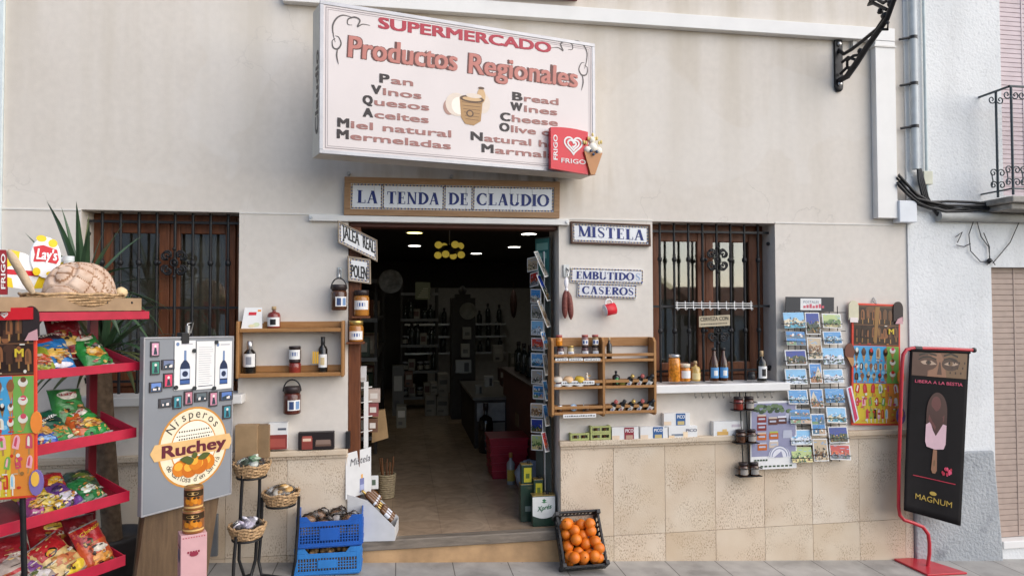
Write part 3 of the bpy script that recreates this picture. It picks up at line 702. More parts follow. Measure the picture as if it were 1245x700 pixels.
b.add([Fi(s, t, .05) for s, t in pc] + [Fi(s, t, .01) for s, t in pc], [(3, 2, 1, 0), (0, 1, 5, 4), (1, 2, 6, 5), (2, 3, 7, 6), (3, 0, 4, 7)]); b.build('wafer_cone', ink('b07a4c'), ic)
b = MB()
for x, y, r in ((711, 184, .026), (717, 181, .032), (724, 185, .026), (716, 172, .024)): s, t = q(x, y); b.sph(Fi(s, t, .035), r, 12, 0)
for k in range(9): s, t = q(706 + k * 2.6, 166 + abs(k - 4) * 2.2 + (k % 2) * 3); b.sph(Fi(s, t, .045), (.008, .008, .014), 8, 1)
for x, y in ((713, 186), (720, 187), (716, 190)): s, t = q(x, y); b.sph(Fi(s, t, .062), (.009, .006, .011), 8, 2)
b.build('ice_cream', [ink('ece6da'), ink('d9c27a'), ink('3b4a66')], ic)

# --- blue lettered tile signs
def tilesign(label, bl, br, tl, words, frame=None, fw=.012, Y=-0.02, Yr=None, n=3, grp=None, top=None, mi_last=None):
    f = pxface(bl, br, tl, Y, Yr); t = thing('tile_sign', label, 'tile sign', tuple(f(0, 0, -.01)), 0, grp)
    if frame:
        b = MB()
        for q in ((0, f.W, 0, fw), (0, f.W, f.H - fw, f.H), (0, fw, fw, f.H - fw), (f.W - fw, f.W, fw, f.H - fw)): f.block(b, *q, -.016, .008)
        b.build('frame', frame, t, bevel=.002)
    else: fw = 0.0
    b = MB(); m = .002
    for k in range(n):
        w = (f.W - 2 * fw) / n; f.block(b, fw + k * w + .0008, fw + (k + 1) * w - .0008, fw + .0005, f.H - fw - .0005, -.012, 0)
    b.build('tile', TILEW, t, bevel=.0008)
    b = MB(); rr = random.Random(len(label)); st = .012
    e = fw + .008; k = 0
    def motif(s, tt):
        nonlocal k; k += 1; c = k % 3
        p = ell(s, tt, .0062, .0032 if c else .0048, 7); an = rr.random() * 3
        p = [(s + (x - s) * math.cos(an) - (z - tt) * math.sin(an), tt + (x - s) * math.sin(an) + (z - tt) * math.cos(an)) for x, z in p]; f.fill(b, p, .0008, c)
    x = e
    while x < f.W - e: motif(x, e); motif(x + .003, f.H - e); x += st * .62
    z = e + st * .6
    while z < f.H - e: motif(e, z); motif(f.W - e, z); z += st * .62
    if top:
        for px_ in top:
            s, _ = f.px(px_, (tl[1] + bl[1]) / 2 + 1); z = e
            while z < f.H - e: motif(s - .006, z); motif(s + .006, z + .004); z += st * .6
    b.build('painted_border', [NAVY, OLIVE, OCHRE], t)
    b = MB()
    for i, (s, p, q, cap) in enumerate(words): f.text(b, s, p, q, cap, .0012, 0, .02, rom=mi_last is None)
    b.build('lettering', NAVY if mi_last is None else mi_last, t); return t, f
LIGHTW = wood('tan_frame_wood', (0.36, 0.215, 0.11), (0.27, 0.15, 0.07))
Z6 = lambda x, y: (400 + x / 3.5, 200 + y / 3.5)
t, f = tilesign('long blue lettered tile sign in a brown wooden frame under the lightbox', (418, 261.5), (680, 265.5), (419, 215), [
    ('LA', Z6(118, 163), Z6(207, 167), 15.2), ('TENDA', Z6(246, 167), Z6(468, 172), 14.6), ('DE', Z6(508, 171), Z6(592, 174), 14.6), ('CLAUDIO', Z6(630, 173), Z6(934, 179), 14.6)], LIGHTW, .040, -.03, n=9, top=(465, 540, 575))
b = MB()
for x in (424, 549, 676): p = at(x, 213 + (x - 424) * .03, -.02); b.cyl((p.x, -.03, p.z + .012), (p.x, 0, p.z + .012), .012, n=10)
b.build('hook', STEEL, t)
tilesign('blue lettered tile sign in dark thin frame, the single word right of the doorway top', (694, 296), (791, 299.5), (693.5, 269), [('MISTELA', (703.5, 287.5), (783, 292.5), 13)], DARKW, .014, -.02, n=4)
t, f = tilesign('upper white tile strip of the two stacked frameless signs beside the sausages', (693.5, 343), (782, 345.3), (694, 325), [('EMBUTIDO', (700, 338.8), (770.5, 341), 9.2)], None, 0, -.015, n=5)
b = MB(); f.text(b, 'S', (772.5, 341), (778.5, 341.2), 9.2, .0012, 0, rom=True); b.build('faded_letter', ink('8fa6c8'), t)
tilesign('lower white tile strip of the two stacked frameless signs above the red mug', (702, 361), (774, 363.5), (702.5, 343.5), [('CASEROS', (708, 357), (770.5, 359), 9.2)], None, 0, -.015, n=4)
FRW = wood('greyed_frame_wood', (0.36, 0.29, 0.22), (0.27, 0.21, 0.15))
tilesign('slanting framed tile sign of two words at the upper left of the doorway', (411, 295), (459, 318.5), (410.5, 268), [('JALEA', Z6(57, 309), Z6(130, 346), 15), ('REAL', Z6(144, 353), Z6(194, 378), 15)], FRW, .009, -.07, -.02, n=2, mi_last=BLK)
tilesign('small framed tile sign of one word hanging over the left door post', (423, 341.5), (451, 345.5), (422.5, 311), [('POLEN', (427, 336.5), (446.5, 340), 15)], FRW, .010, -.045, -.02, n=1, mi_last=BLK)

# --- white rail above the door, trunking, boxes, pipes, cables
def pbox(mb, x0, y0, x1, y1, Y, d, mi=0):      # box whose front face fills those pixels on the plane Y, d deep behind it
    p, q = at(x0, y0, Y), at(x1, y1, Y); mb.box(min(p.x, q.x), max(p.x, q.x), Y, Y + d, min(p.z, q.z), max(p.z, q.z), mi); return mb
t = thing('awning_rail', 'white metal rail fixed across the wall just above the doorway', 'rail', tuple(at(533, 267, -.03)))
p, q = at(375.5, 262, -.035), at(692, 266, -.035); b = MB(); zc = at(533, 267.4, -.035).z
b.box(p.x, q.x, -.035, -.001, zc - .019, zc + .019); b.build('bar', WHITE, t, bevel=.003)
b = MB()
for x in (p.x + .015, q.x - .015): b.cyl((x, -.045, zc), (x, -.034, zc), .009, n=10)
b.build('bolt', STEEL, t)
t = thing('cable_trunking', 'white plastic cable trunking running along the upper wall then down at its right end', 'trunking', tuple(at(1075, 264, -.06)))
z0, z1 = at(900, 38, -.06).z, at(1000, 27, -.06).z; xa, xc = at(1066, 150, -.06).x, at(1090, 150, -.06).x
b = MB(); b.box(-.75, xc, -.06, -.001, z0, z0 + .095); b.build('channel', WHITE, t, bevel=.003)
b = MB(); b.box(xa, xc, -.058, -.001, at(1080, 265, -.06).z, z0 - .002); b.build('downpipe_cover', WHITE, t, bevel=.003)
b = MB(); b.box(xa - .012, xc + .004, -.066, -.001, z0 - .05, z0 - .035); b.build('joint_clip', OFFW, t, bevel=.002)
b = MB(); x_ = at(1036, 43, -.02).x; b.box(x_, x_ + .03, -.03, -.001, z0 - .05, z0 - .002); tag(recentre(b.build('trunking_bracket', OFFW)), 'small grey stub bracket under the white trunking beside the iron lamp arm', 'bracket')
b = MB(); pbox(b, 1093.5, 243.5, 1115.5, 270.5, -.075, .074); t = tag(recentre(b.build('junction_box', mat('white_box', (0.70, 0.73, 0.77), 0.45, var=.04), bevel=.006)), 'white junction box at the foot of the vertical trunking', 'junction box')
GREYP = mat('grey_pipe', (0.50, 0.54, 0.56), 0.5, var=0.10)
t = thing('drain_pipe', 'grey pipe held by black clips on the neighbour wall corner', 'pipe', tuple(at(1118, 205, -.04)))
p, q = at(1104, -10, -.05), at(1118, 205, -.05); xx = at(1111, 100, -.05).x
b = MB(); b.cyl((xx, -.05, at(1118, 206, -.05).z), (xx, -.05, 6.2), .026, n=14); b.build('tube', GREYP, t)
b = MB()
for y in (46, 102, 154): z = at(1108, y, -.05).z; b.cyl((xx, -.05, z - .01), (xx, -.05, z + .012), .03, n=12); b.cyl((xx - .10, -.03, z - .012), (xx + .02, -.06, z + .008), .009, n=8)
b.build('clip', BLACK, t)
xx2 = at(1124, 100, -.03).x; t = thing('thin_conduit', 'thin pale conduit with a small cream box at its foot right of the grey pipe', 'pipe', tuple(at(1127, 222, -.03)))
b = MB(); b.cyl((xx2, -.035, at(1127, 240, -.03).z), (xx2, -.035, 6.2), .011, n=10); b.build('tube', mat('pale_conduit', (0.55, 0.62, 0.62), 0.5), t)
b = MB(); z = at(1127, 216, -.03).z; b.box(xx2 - .04, xx2 + .035, -.055, -.014, z - .055, z + .045); b.build('small_box', mat('cream_box', (0.62, 0.62, 0.50), 0.6), t, bevel=.004)
t = thing('cable_bundle', 'tangle of black cables drooping from the pipes and along under the balcony', 'cables', tuple(at(1135, 255, -.05)))
rr = random.Random(5)
for k in range(9):
    m = MB(); pts = []
    for (x, y) in ((1092, 212 + k * 1.6), (1102, 224 + k * 1.8), (1116, 236 + k * 1.5), (1130, 244 + k * 1.2), (1152, 246 + k * 1.4), (1180, 248 + k * 1.1), (1215, 247 + k), (1250, 243 + k)):
        pts.append(at(x + rr.uniform(-2, 2), y + rr.uniform(-2.2, 2.2), -.05 - rr.uniform(0, .03)))
    m.tube(pts, .0075 if k % 3 else .011, 6); m.build('cable', BLACK, t)
for k in range(4):
    m = MB(); m.tube([at(1116 + k, 205, -.05), at(1117 + 2 * k, 220, -.06), at(1122 + k * 2, 240, -.06), at(1134 + k, 254 + k, -.05), at(1140 + 2 * k, 262, -.04)], .009, 6); m.build('cable', BLACK, t)
for pts in ([(1184, 268), (1178, 285), (1180, 305), (1192, 318), (1203, 318)], [(1188, 270), (1193, 288), (1202, 300), (1204, 318)], [(1240, 268), (1228, 295), (1207, 320)], [(1196, 283), (1203, 300), (1203, 318)], [(1162, 288), (1170, 282), (1164, 295)], [(1163, 298), (1172, 300), (1180, 296)], [(1200, 322), (1206, 316), (1210, 322)]):
    m = MB(); m.tube([at(x, y, -.03) for x, y in pts], .0035, 5); m.build('loose_wire', BLACK, t)
m = MB(); p = at(1203, 317, -.03); m.sph(p, (.02, .015, .02), 8, jit=.2); m.build('wire_knot', BLACK, t)
b = MB(); p, q = at(1141, 263, -.05), at(1250, 260, -.05); b.cyl((p.x, -.05, p.z), (q.x + .4, -.05, p.z), .036, n=14); tag(recentre(b.build('horizontal_pipe', mat('buff_pipe', (0.42, 0.42, 0.40), 0.6, var=.15))), 'thick grey pipe lying level along the wall below the balcony', 'pipe')

# --- iron lamp bracket
x0 = at(1018, 80).x; B = lambda x, y: onpl(x, y, (x0, 0, 0), Vector((1, 0, 0)))
t = thing('lamp_bracket', 'ornate black wrought iron lamp arm reaching out from the upper right wall', 'lamp bracket', (x0, 0, at(1020, 103).z))
b = MB(); zl, zh = at(1021, 107).z, at(1016, 52).z; b.box(x0 - .03, x0 + .03, -.022, -.001, zl, zh)
for z in (zl, zh): b.sph((x0, -.012, z), (.036, .014, .036), 10)
b.build('wall_plate', IRON, t)
b = MB()
for z in (zl + .02, zh - .02): b.sph((x0, -.03, z), (.018, .012, .018), 10)
b.build('bolt', STEEL, t)
b = MB(); b.tube([B(*p) for p in ((1021, 98), (1030, 93), (1042, 76), (1055, 56), (1068, 38), (1078, 24), (1084, 8), (1090, -8))], [.02, .022, .022, .02, .019, .018, .017, .016], 8)
b.build('arm', IRON, t)
b = MB()
b.tube([B(*p) for p in ((1018, 60), (1026, 66), (1036, 60), (1050, 49), (1066, 36), (1074, 24), (1082, 14))], .013, 7)
b.tube([B(*p) for p in ((1022, 90), (1030, 82), (1030, 74), (1038, 68), (1048, 66), (1056, 52))], .011, 7)
b.tube([B(*p) for p in ((1024, 76), (1031, 70), (1040, 73), (1040, 82), (1033, 86))], .011, 7)
b.tube([B(*p) for p in ((1078, 12), (1070, 8), (1062, 4), (1056, 6), (1058, 1), (1066, -1), (1074, 4), (1080, 0))], .012, 7)
b.tube([B(*p) for p in ((1070, 36), (1079, 36), (1080, 28), (1074, 24))], .010, 7)
for p, r in (((1046, 62), .02), ((1063, 42), .018), ((1076, 20), .026), ((1070, 14), .02), ((1083, 4), .024), ((1034, 84), .02)): b.sph(B(*p), r, 8, jit=.2)
b.build('scroll_ornament', IRON, t)

# ================================================================ SMALL GOODS: jars, bottles, boxes, cards
LIDS = {}
def arc_label(r, z0, z1, a0=-150, a1=-30, n=10):
    m = MB(); m.lathe([(r, z0), (r, z1)], n, 0, None, a0, a1); return m
def jar(label, loc, r, h, body, lid, lab=None, name='jar', cat='jar', group=None, rot=0.0, lz=(0.15, 0.6), lidh=.2, mark=None):
    t = thing(name, label, cat, loc, rot, group); hb = h * (1 - lidh)
    part('jar_body', MB().lathe([(0, 0), (r * .9, 0), (r, h * .05), (r, hb * .86), (r * .86, hb), (0, hb)], 18), body, t)
    part('lid', MB().lathe([(r * .9, hb), (r * .95, hb), (r * .95, h * .985), (r * .9, h), (0, h)], 18), lid, t)
    if lab:
        lb = part('paper_label', arc_label(r * 1.012, h * lz[0], h * lz[1]), lab, t)
        if mark:
            m = MB(); zz = h * (lz[0] * .7 + lz[1] * .3); hh = h * (lz[1] - lz[0])
            for a0, a1, q0, q1 in mark: m.lathe([(r * 1.02, h * lz[0] + hh * q0), (r * 1.02, h * lz[0] + hh * q1)], 3, 0, None, a0, a1)
            part('label_print', m, ink('3a5590'), t)
    return t
BOT = {'wine': [(0, 0), (.96, .0), (1, .02), (1, .58), (.9, .66), (.42, .76), (.36, .80), (.36, .96), (.44, .965), (.44, 1), (0, 1)],
       'beer': [(0, 0), (.96, 0), (1, .02), (1, .52), (.85, .62), (.46, .76), (.4, .82), (.4, .95), (0, .95)],
       'flask': [(0, 0), (.95, 0), (1, .03), (1, .60), (.85, .70), (.3, .76), (.26, .80), (.26, .93), (0, .93)],
       'slim': [(0, 0), (.96, 0), (1, .02), (1, .66), (.8, .72), (.4, .78), (.4, .97), (0, .97)]}
def bottle(label, loc, r, h, glass, cap, lab=None, kind='wine', name='bottle', group=None, rot=0.0, lz=(.12, .48), mark=None, cz=.86):
    t = thing(name, label, 'bottle', loc, rot, group); pf = [(a * r, z * h) for a, z in BOT[kind]]
    part('bottle_body', MB().lathe(pf, 16), glass, t)
    nr = {'wine': .48, 'beer': .5, 'flask': .36, 'slim': .46}[kind] * r
    part('cap', MB().lathe([(nr * .95, h * cz), (nr, h * cz), (nr, h * 1.004), (nr * .8, h * 1.01), (0, h * 1.01)], 12), cap, t)
    if lab:
        part('paper_label', arc_label(r * 1.015, h * lz[0], h * lz[1], -155, -25), lab, t)
        if mark: part('label_print', arc_label(r * 1.03, h * (lz[0] + .07), h * (lz[1] - .09), -115, -65, 4), mark, t)
    return t
def on(px, py, Y):                             # point where a thing stands, and metres per pixel there
    p = at(px, py, Y); return (p.x, p.y, p.z), 1.0 / sc(px, Y)
def jarpx(label, cx, yb, w, h, Y, body, lid, lab=None, **k):
    p, m = on(cx, yb, Y); return jar(label, p, w * m / 2, h * m, body, lid, lab, **k)
def botpx(label, cx, yb, w, h, Y, glass, cap, lab=None, kind='wine', **k):
    p, m = on(cx, yb, Y); return bottle(label, p, w * m / 2, h * m, glass, cap, lab, kind, **k)
DGLASS = mat('dark_bottle_glass', (0.012, 0.010, 0.008), 0.08, var=.2, coat=.5); BRGLASS = mat('brown_bottle_glass', (0.06, 0.02, 0.006), 0.08, var=.2, coat=.5)
HONEY = mat('honey', (0.42, 0.17, 0.03), 0.12, var=.25, scale=9, coat=.6); DHONEY = mat('dark_honey', (0.08, 0.032, 0.015), 0.15, var=.2, coat=.5)
JAM = mat('red_jam', (0.22, 0.03, 0.02), 0.15, var=.3, coat=.5); ORJ = mat('orange_preserve', (0.60, 0.22, 0.02), 0.15, var=.45, scale=55, coat=.6)
AMB = mat('amber_liqueur', (0.55, 0.36, 0.10), 0.1, var=.2, coat=.6); PALEJ = mat('pale_preserve', (0.50, 0.40, 0.22), 0.2, var=.3, scale=60, coat=.5)
PLUM = mat('dark_pate', (0.10, 0.045, 0.05), 0.2, var=.3, coat=.4); GOLD = mat('gold_lid', (0.55, 0.38, 0.12), 0.3, metal=.7, var=.1)
REDLID = mat('red_gingham_lid', (0.36, 0.09, 0.08), 0.6, var=.55, scale=90); DARKLID = mat('dark_lid', (0.03, 0.02, 0.02), 0.4); CORK = mat('cork', (0.45, 0.32, 0.18), 0.8, var=.2)
LABW = PAPER; LABB = ink('5b95c9'); SILV = mat('tin_lid', (0.55, 0.56, 0.58), 0.3, metal=.8, var=.05)
MK = [(-120, -60, .35, .75)]

# left wall shelf
YS = -.11
t = thing('wall_shelf', 'small open pine wall shelf of two boards left of the doorway', 'shelf', tuple(at(352, 458, -.06)))
L, Rr_ = at(286.5, 430, YS).x, at(418, 430, YS).x; zt1, zt0, zb1, zb0 = at(350, 399, YS).z, at(350, 403.5, YS).z, at(350, 453.5, YS).z, at(350, 458, YS).z
for x, nm in ((L, 0), (Rr_ - .018, 1)):
    b = MB(); b.box(x, x + .018, YS - .004, -.001, zb0 - .006, zt1 + .045); b.build('side_panel', PINEV, t, bevel=.005)
for z0, z1 in ((zt0, zt1), (zb0, zb1)):
    b = MB(); b.box(L + .018, Rr_ - .018, YS, -.001, z0, z1); b.build('shelf_board', PINE, t, bevel=.003)
    b = MB(); b.box(L + .018, Rr_ - .018, -.018, -.001, z1 + .001, z1 + .04); b.build('back_rail', PINE, t, bevel=.002)
Ym = -.06
t = thing('leaflet_stand', 'white folded leaflet standing on the left end of the pine shelf', 'leaflet', *on(307, 400, Ym)[:1])
p = at(307, 400, Ym); w = .062; h = .135
b = MB(); b.add([(p.x - w, Ym - .03, p.z), (p.x + w, Ym - .02, p.z), (p.x + w * .85, Ym + .02, p.z + h), (p.x - w * .8, Ym + .015, p.z + h), (p.x - w, Ym + .05, p.z), (p.x + w, Ym + .05, p.z)], [(0, 1, 2, 3), (3, 2, 5, 4)]); b.build('folded_sheet', PAPER, t)
fl = Face((p.x - w, Ym - .032, p.z), (p.x + w, Ym - .022, p.z), (p.x - w * .8, Ym + .013, p.z + h))
b = MB(); fl.fill(b, _rc(.03, .075, .092, .112), .001, 0); fl.fill(b, _rc(.08, .1, .115, .128), .001, 1); fl.fill(b, ell(.085, .03, .02, .014), .001, 2); fl.fill(b, ell(.06, .022, .02, .01), .0014, 3); b.build('print', [REDP, ink('e0913a'), ink('c9d3b0'), ink('d8cfa8')], t)
botpx('small round red liqueur bottle with cork on top of the pine shelf', 333, 398.5, 16, 27, Ym, JAM, CORK, LABW, 'flask', mark=BLK, lz=(.08, .5), cz=.84)
botpx('dark spirits bottle with big white label and silver neck on the lower pine board', 303.5, 454, 15.5, 41, Ym, DGLASS, SILV, LABW, 'wine', lz=(.22, .62), mark=ink('8d8f98'), cz=.7)
jarpx('squat jar of red paprika with black lid on the lower pine board', 358.5, 453.5, 15, 17, Ym, JAM, DARKLID, None)
jarpx('dark lidded jar with white label stacked on the paprika jar on the pine shelf', 358.5, 437, 15.4, 17, Ym, DHONEY, DARKLID, LABW, lz=(.05, .75), mark=MK)
t = botpx('slim dark oil bottle with yellow ribbon at the right of the pine board', 392.5, 452.5, 11.5, 44, Ym, DGLASS, BLACK, LABW, 'slim', lz=(.15, .52), mark=ink('c9b58a'), cz=.7)
p, m = on(392, 430, Ym - .04); b = MB()
for k in range(3): b.box(p[0] - (12 - k * 2.6) * m, p[0] - (10 - k * 2.6) * m, p[1], p[1] + .002, p[2] - 12 * m, p[2] + 3 * m, 0, None)
o = b.build('ribbon', ink('d3a53a'), t)
def hanging_jar(label, cx, y0, y1, w, hook, body, lab):
    Y = -.07; p, m = on(cx, y1, Y); r, h = w * m / 2, (y1 - y0) * m
    t = jar(label, p, r, h * .80, body, DARKLID, None, name='hanging_jar', lidh=.22)
    m_ = MB(); m_.tube([(r * 1.0 * math.cos(a_), 0, h * .66 + h * .34 * math.sin(a_)) for a_ in [math.pi * i / 12 for i in range(13)]], .0045, 6); part('wire_handle', m_, BLACK, t)
    lb = arc_label(r * 1.012, h * .12, h * .42, -110, -20); part('paper_label', lb, LABW, t); part('label_print', arc_label(r * 1.02, h * .15, h * .38, -100, -70, 4), ink('31446e'), t); part('stamp', arc_label(r * 1.02, h * .15, h * .38, -58, -30, 4), ink('6d8cb5'), t)
    if hook:
        b = MB(); b.box(p[0] - .012, p[0] + .012, -.012, -.001, p[2] + h * 1.04, p[2] + h * 1.36); b.tube([(p[0], -.012, p[2] + h * 1.3), (p[0], -.05, p[2] + h * 1.22), (p[0], -.075, p[2] + h * 1.03), (p[0], -.08, p[2] + h * .985), (p[0], -.06, p[2] + h * 1.0)], .005, 6)
        tag(recentre(b.build('wall_hook', STEEL)), 'steel wall hook holding the black hanging jar', 'hook')
    return t
hanging_jar('black jar with wire handle hanging from a hook left of the doorway', 412, 337, 377, 19.5, True, DHONEY, 1)
hanging_jar('brown jar with wire handle hanging under the pine shelf', 355, 460, 502.5, 21.5, False, mat('brown_jar', (0.09, 0.022, 0.014), .2, var=.2, coat=.4), 1)
# honey jars on little brackets on the door post
for lab_, cx, yb, w, h, Y in (('amber honey jar with dark lid on the upper door post bracket', 439.5, 384, 19, 32, .0), ('amber honey jar with ring of labels on the lower door post bracket', 433, 415, 18, 26, -.02)):
    p, m = on(cx, yb, Y); jar(lab_, p, w * m / 2, h * m, HONEY, DARKLID if yb < 390 else GOLD, LABW, name='honey_jar', lz=(.25, .6) if yb < 390 else (.1, .5), mark=MK)
    b = MB(); b.box(p[0] - .06, p[0] + .055, Y - .05, .019, p[2] - .014, p[2] - .001); tag(recentre(b.build('jar_bracket', FRAMEW, bevel=.002)), lab_.split(' bracket')[0].split(' on the ')[1].replace('door post', 'small wooden ledge on the door post') + ' under an amber honey jar', 'bracket')

# wooden rack of jars right of the doorway -------------------------------------------------------
Z2 = lambda x, y: (650 + x / 3.89, 380 + y / 3.89)
YR = -.12
t = thing('jar_rack', 'wide pine wall rack with three rows in two bays right of the doorway', 'rack', tuple(at(735, 506, -.06)))
def xz(x, y): q = at(*Z2(x, y), YR); return q.x, q.z
X0, X1, X2 = xz(80, 300)[0], xz(322, 300)[0], xz(565, 300)[0]; tw = .017
RZ = lambda y: xz(320, y)[1]
for x, yt, yb in ((X0, 118, 488), (X1, 118, 492), (X2, 120, 492)):
    b = MB(); zt_, zb_2 = RZ(yt), RZ(yb)
    b.prism([(YR, zb_2 + .015), (YR + .02, zb_2), (-.001, zb_2), (-.001, zt_), (YR + .03, zt_), (YR, zt_ - .025)], 0, tw, 0, Matrix.Translation((x, 0, 0)) @ Matrix(((0, 1, 0, 0), (1, 0, 0, 0), (0, 0, 1, 0), (0, 0, 0, 1))))
    b.build('side_panel', PINEV, t, bevel=.002)
rows = ((207, 232), (332, 358), (452, 478))
for bx0, bx1 in ((X0 + tw, X1), (X1 + tw, X2)):
    b = MB(); b.box(bx0 + .001, bx1 - .001, -.016, -.001, RZ(162), RZ(120)); b.build('back_rail', PINE, t, bevel=.002)
    for k, (a0, a1) in enumerate(rows):
        b = MB(); b.box(bx0 + .001, bx1 - .001, YR + .013, -.001, RZ(a1), RZ(a1) + .012); b.build('shelf_board', PINE, t, bevel=.002)
        b = MB(); b.box(bx0 + .001, bx1 - .001, YR, YR + .012, RZ(a0), RZ(a0) + .019); b.build('front_lip', PINE, t, bevel=.002)
        b = MB(); b.box(bx0 + .001, bx1 - .001, YR, YR + .012, RZ(a1) - .001, RZ(a1) + .017); b.build('lower_lip', PINE, t, bevel=.002)
        if k: b = MB(); b.box(bx0 + .001, bx1 - .001, -.014, -.001, RZ(a1) + .014, RZ(a1) + .05); b.build('back_rail', PINE, t, bevel=.002)
YJ = -.075; b0 = lambda k: RZ(rows[k][1]) + .0125
def R2(x, k, y=None): q = at(*Z2(x, rows[k][0]), YJ); return (q.x, YJ, b0(k))
jj = .0225
for i, (x, body, lab_) in enumerate(((122, PLUM, 'dark pate jar with white label leftmost on the top row of the rack'), (170, PALEJ, 'pale olive jar second from the left on the top row of the rack'), (238, PLUM, 'brown jar carrying another jar, third on the top row of the rack'), (287, mat('grey_pate', (0.16, 0.12, 0.10), .2, var=.3), 'grey jar carrying another jar, beside the middle post of the rack'))):
    p = R2(x, 0); jar(lab_, p, jj * 1.04, .094, body, DARKLID if i != 1 else GOLD, LABW, lz=(.34, .62), mark=MK, lidh=.12)
for i, (x, body, lab_) in enumerate(((116, ORJ, 'orange jar with red gingham lid alone on top of the leftmost rack jar'), (238, mat('mauve_pate', (0.30, 0.17, 0.16), .3, var=.3), 'jar with red gingham lid stacked left of its twin above the rack'), (287, mat('ochre_pate', (0.34, 0.22, 0.10), .3, var=.3), 'jar with red gingham lid stacked beside the middle post of the rack'))):
    p = R2(x, 0); jar(lab_, (p[0], p[1], p[2] + .0945), jj, .072, body, REDLID, LABW if i else None, lz=(.1, .55), mark=[(-140, -110, .2, .8), (-85, -55, .2, .8)])
p = R2(355, 0); bottle('little dark bottle with round tag on the upper right bay of the rack', (p[0], p[1] + .01, p[2]), .019, .145, DGLASS, CORK, None, 'slim')
b = MB()
for x0_, x1_ in ((98, 158), (163, 228), (233, 310)): q0, q1 = xz(x0_, 228), xz(x1_, 214); b.box(q0[0], q1[0], YR - .0025, YR - .0005, q0[1], q1[1])
for k, (x0_, x1_, y0_, y1_, nm) in enumerate(((98, 158, 228, 215, 'leftmost of three'), (163, 228, 228, 215, 'middle of three'), (233, 310, 228, 215, 'rightmost of three'), (127, 282, 342, 320, 'long strip on the middle row'), (135, 290, 498, 476, 'long strip under the bottom row'))):
    q0, q1 = xz(x0_, y0_), xz(x1_, y1_); b = MB(); b.box(q0[0], q1[0], YR - .004, YR - .0015, q0[1], q1[1]); t = thing('price_label', f'white paper price label on the jar rack, {nm}', 'label', ((q0[0] + q1[0]) / 2, YR, q0[1]))
    b.build('card', PAPER, t); b = MB(); x = q0[0] + .01; rr = random.Random(k)
    while x < q1[0] - .012: w = rr.uniform(.006, .016); b.box(x, x + w, YR - .0052, YR - .0042, q0[1] + (q1[1] - q0[1]) * .35, q0[1] + (q1[1] - q0[1]) * rr.uniform(.6, .72)); x += w + .005
    b.build('pen_marks', ink('4b4a50'), t)
# fabric-capped jars lying tilted in the middle row
for i, (x, c, nm) in enumerate(((108, 'c9c2b6', 'dark round pot with cream rim and stripe'), (156, 'd9b48a', 'round pot with peach fabric cap'), (205, 'c9a838', 'round pot with yellow fabric cap'))):
    p = R2(x, 1); t = thing('preserve_pot', nm + ' leaning in the middle row of the rack', 'pot', (p[0], YJ - .01, p[2] + .004), (R(16), R((i - 1) * 6), 0)); t.scale = (1.2, 1.2, 1.15)
    part('pot_body', MB().lathe([(0, 0), (.022, 0), (.027, .012), (.027, .04), (.023, .046), (0, .046)], 16), PLUM if i == 0 else PALEJ, t); part('cap_fabric', MB().lathe([(.0285, .036), (.0275, .046), (.022, .054), (0, .056)], 16), ink(c), t); part('paper_band', arc_label(.0278, .008, .026), PAPER, t)
p = R2(248, 1); t = thing('figurine', 'tiny white figurine with raised yellow arm on the middle row of the rack', 'figurine', (p[0], YJ, p[2])); part('base', MB().lathe([(0, 0), (.017, 0), (.017, .04), (.012, .05), (0, .05)], 12), ink('cfae96'), t); part('torso', MB().sph((0, 0, .062), (.01, .01, .016), 10).sph((.0, 0, .083), .008, 8), ink('e8dfd0'), t); part('arm', MB().cyl((.004, -.003, .068), (.022, -.008, .07), .004), ink('d8a54a'), t)
def roundtin(lab_, x, k, r, c1, c2):
    p = R2(x, k); t = thing('round_tin', lab_, 'tin', (p[0], YJ, p[2] + r), (R(72), 0, 0)); part('tin_body', MB().lathe([(0, 0), (r, 0), (r, .018), (r * .9, .02)], 20), SILV, t); part('lid', MB().lathe([(r * .92, .02), (r * .55, .021), (0, .0215)], 20, [0, 1]), [c1, c2], t)
roundtin('small round tin with white lid at the right of the middle row', 295, 1, .019, ink('a9b4c0'), PAPER); roundtin('round tin with blue and white lid centred on the bottom row', 182, 2, .025, ink('7d9cba'), PAPER); 
p = R2(118, 2); jar('squat silver topped jar leftmost on the bottom row of the rack', (p[0], YJ, p[2]), .02, .045, DHONEY, SILV, None, lidh=.4)
p = R2(245, 2); jar('low dark jar with grey lid right of the blue tin on the bottom row', (p[0], YJ, p[2]), .022, .038, DHONEY, GREYM, None, lidh=.4)
p = R2(228, 2); t = thing('small_knife', 'little upright steel spreader beside the blue tin on the bottom row', 'spreader', (p[0], YJ - .02, p[2])); part('blade', MB().box(-.003, .003, -.001, .001, .03, .062), STEEL, t); part('handle', MB().box(-.005, .005, -.003, .003, 0, .03), BLACK, t)
p = R2(385, 1); t = bottle('dark bottle with green diamond label in the middle row of the rack', (p[0], YJ, p[2]), .026, .098, DGLASS, BLACK, None, 'flask'); m_ = MB(); m_.add([(-.024, -.028, .035), (0, -.03, .012), (.024, -.028, .035), (0, -.03, .058)], [(0, 1, 2, 3)]); part('diamond_label', m_, ink('3f9a5a'), t); m_ = MB(); m_.add([(-.011, -.0305, .035), (0, -.031, .024), (.011, -.0305, .035), (0, -.031, .046)], [(0, 1, 2, 3)]); part('label_print', m_, ink('cfe3cf'), t)
p = R2(412, 1); t = thing('olive_sprig', 'small yellow green sachet beside the green diamond bottle', 'sachet', (p[0], YJ - .015, p[2])); part('sachet_body', MB().sph((0, 0, .018), (.026, .012, .016), 10), ink('8f8a3c'), t)
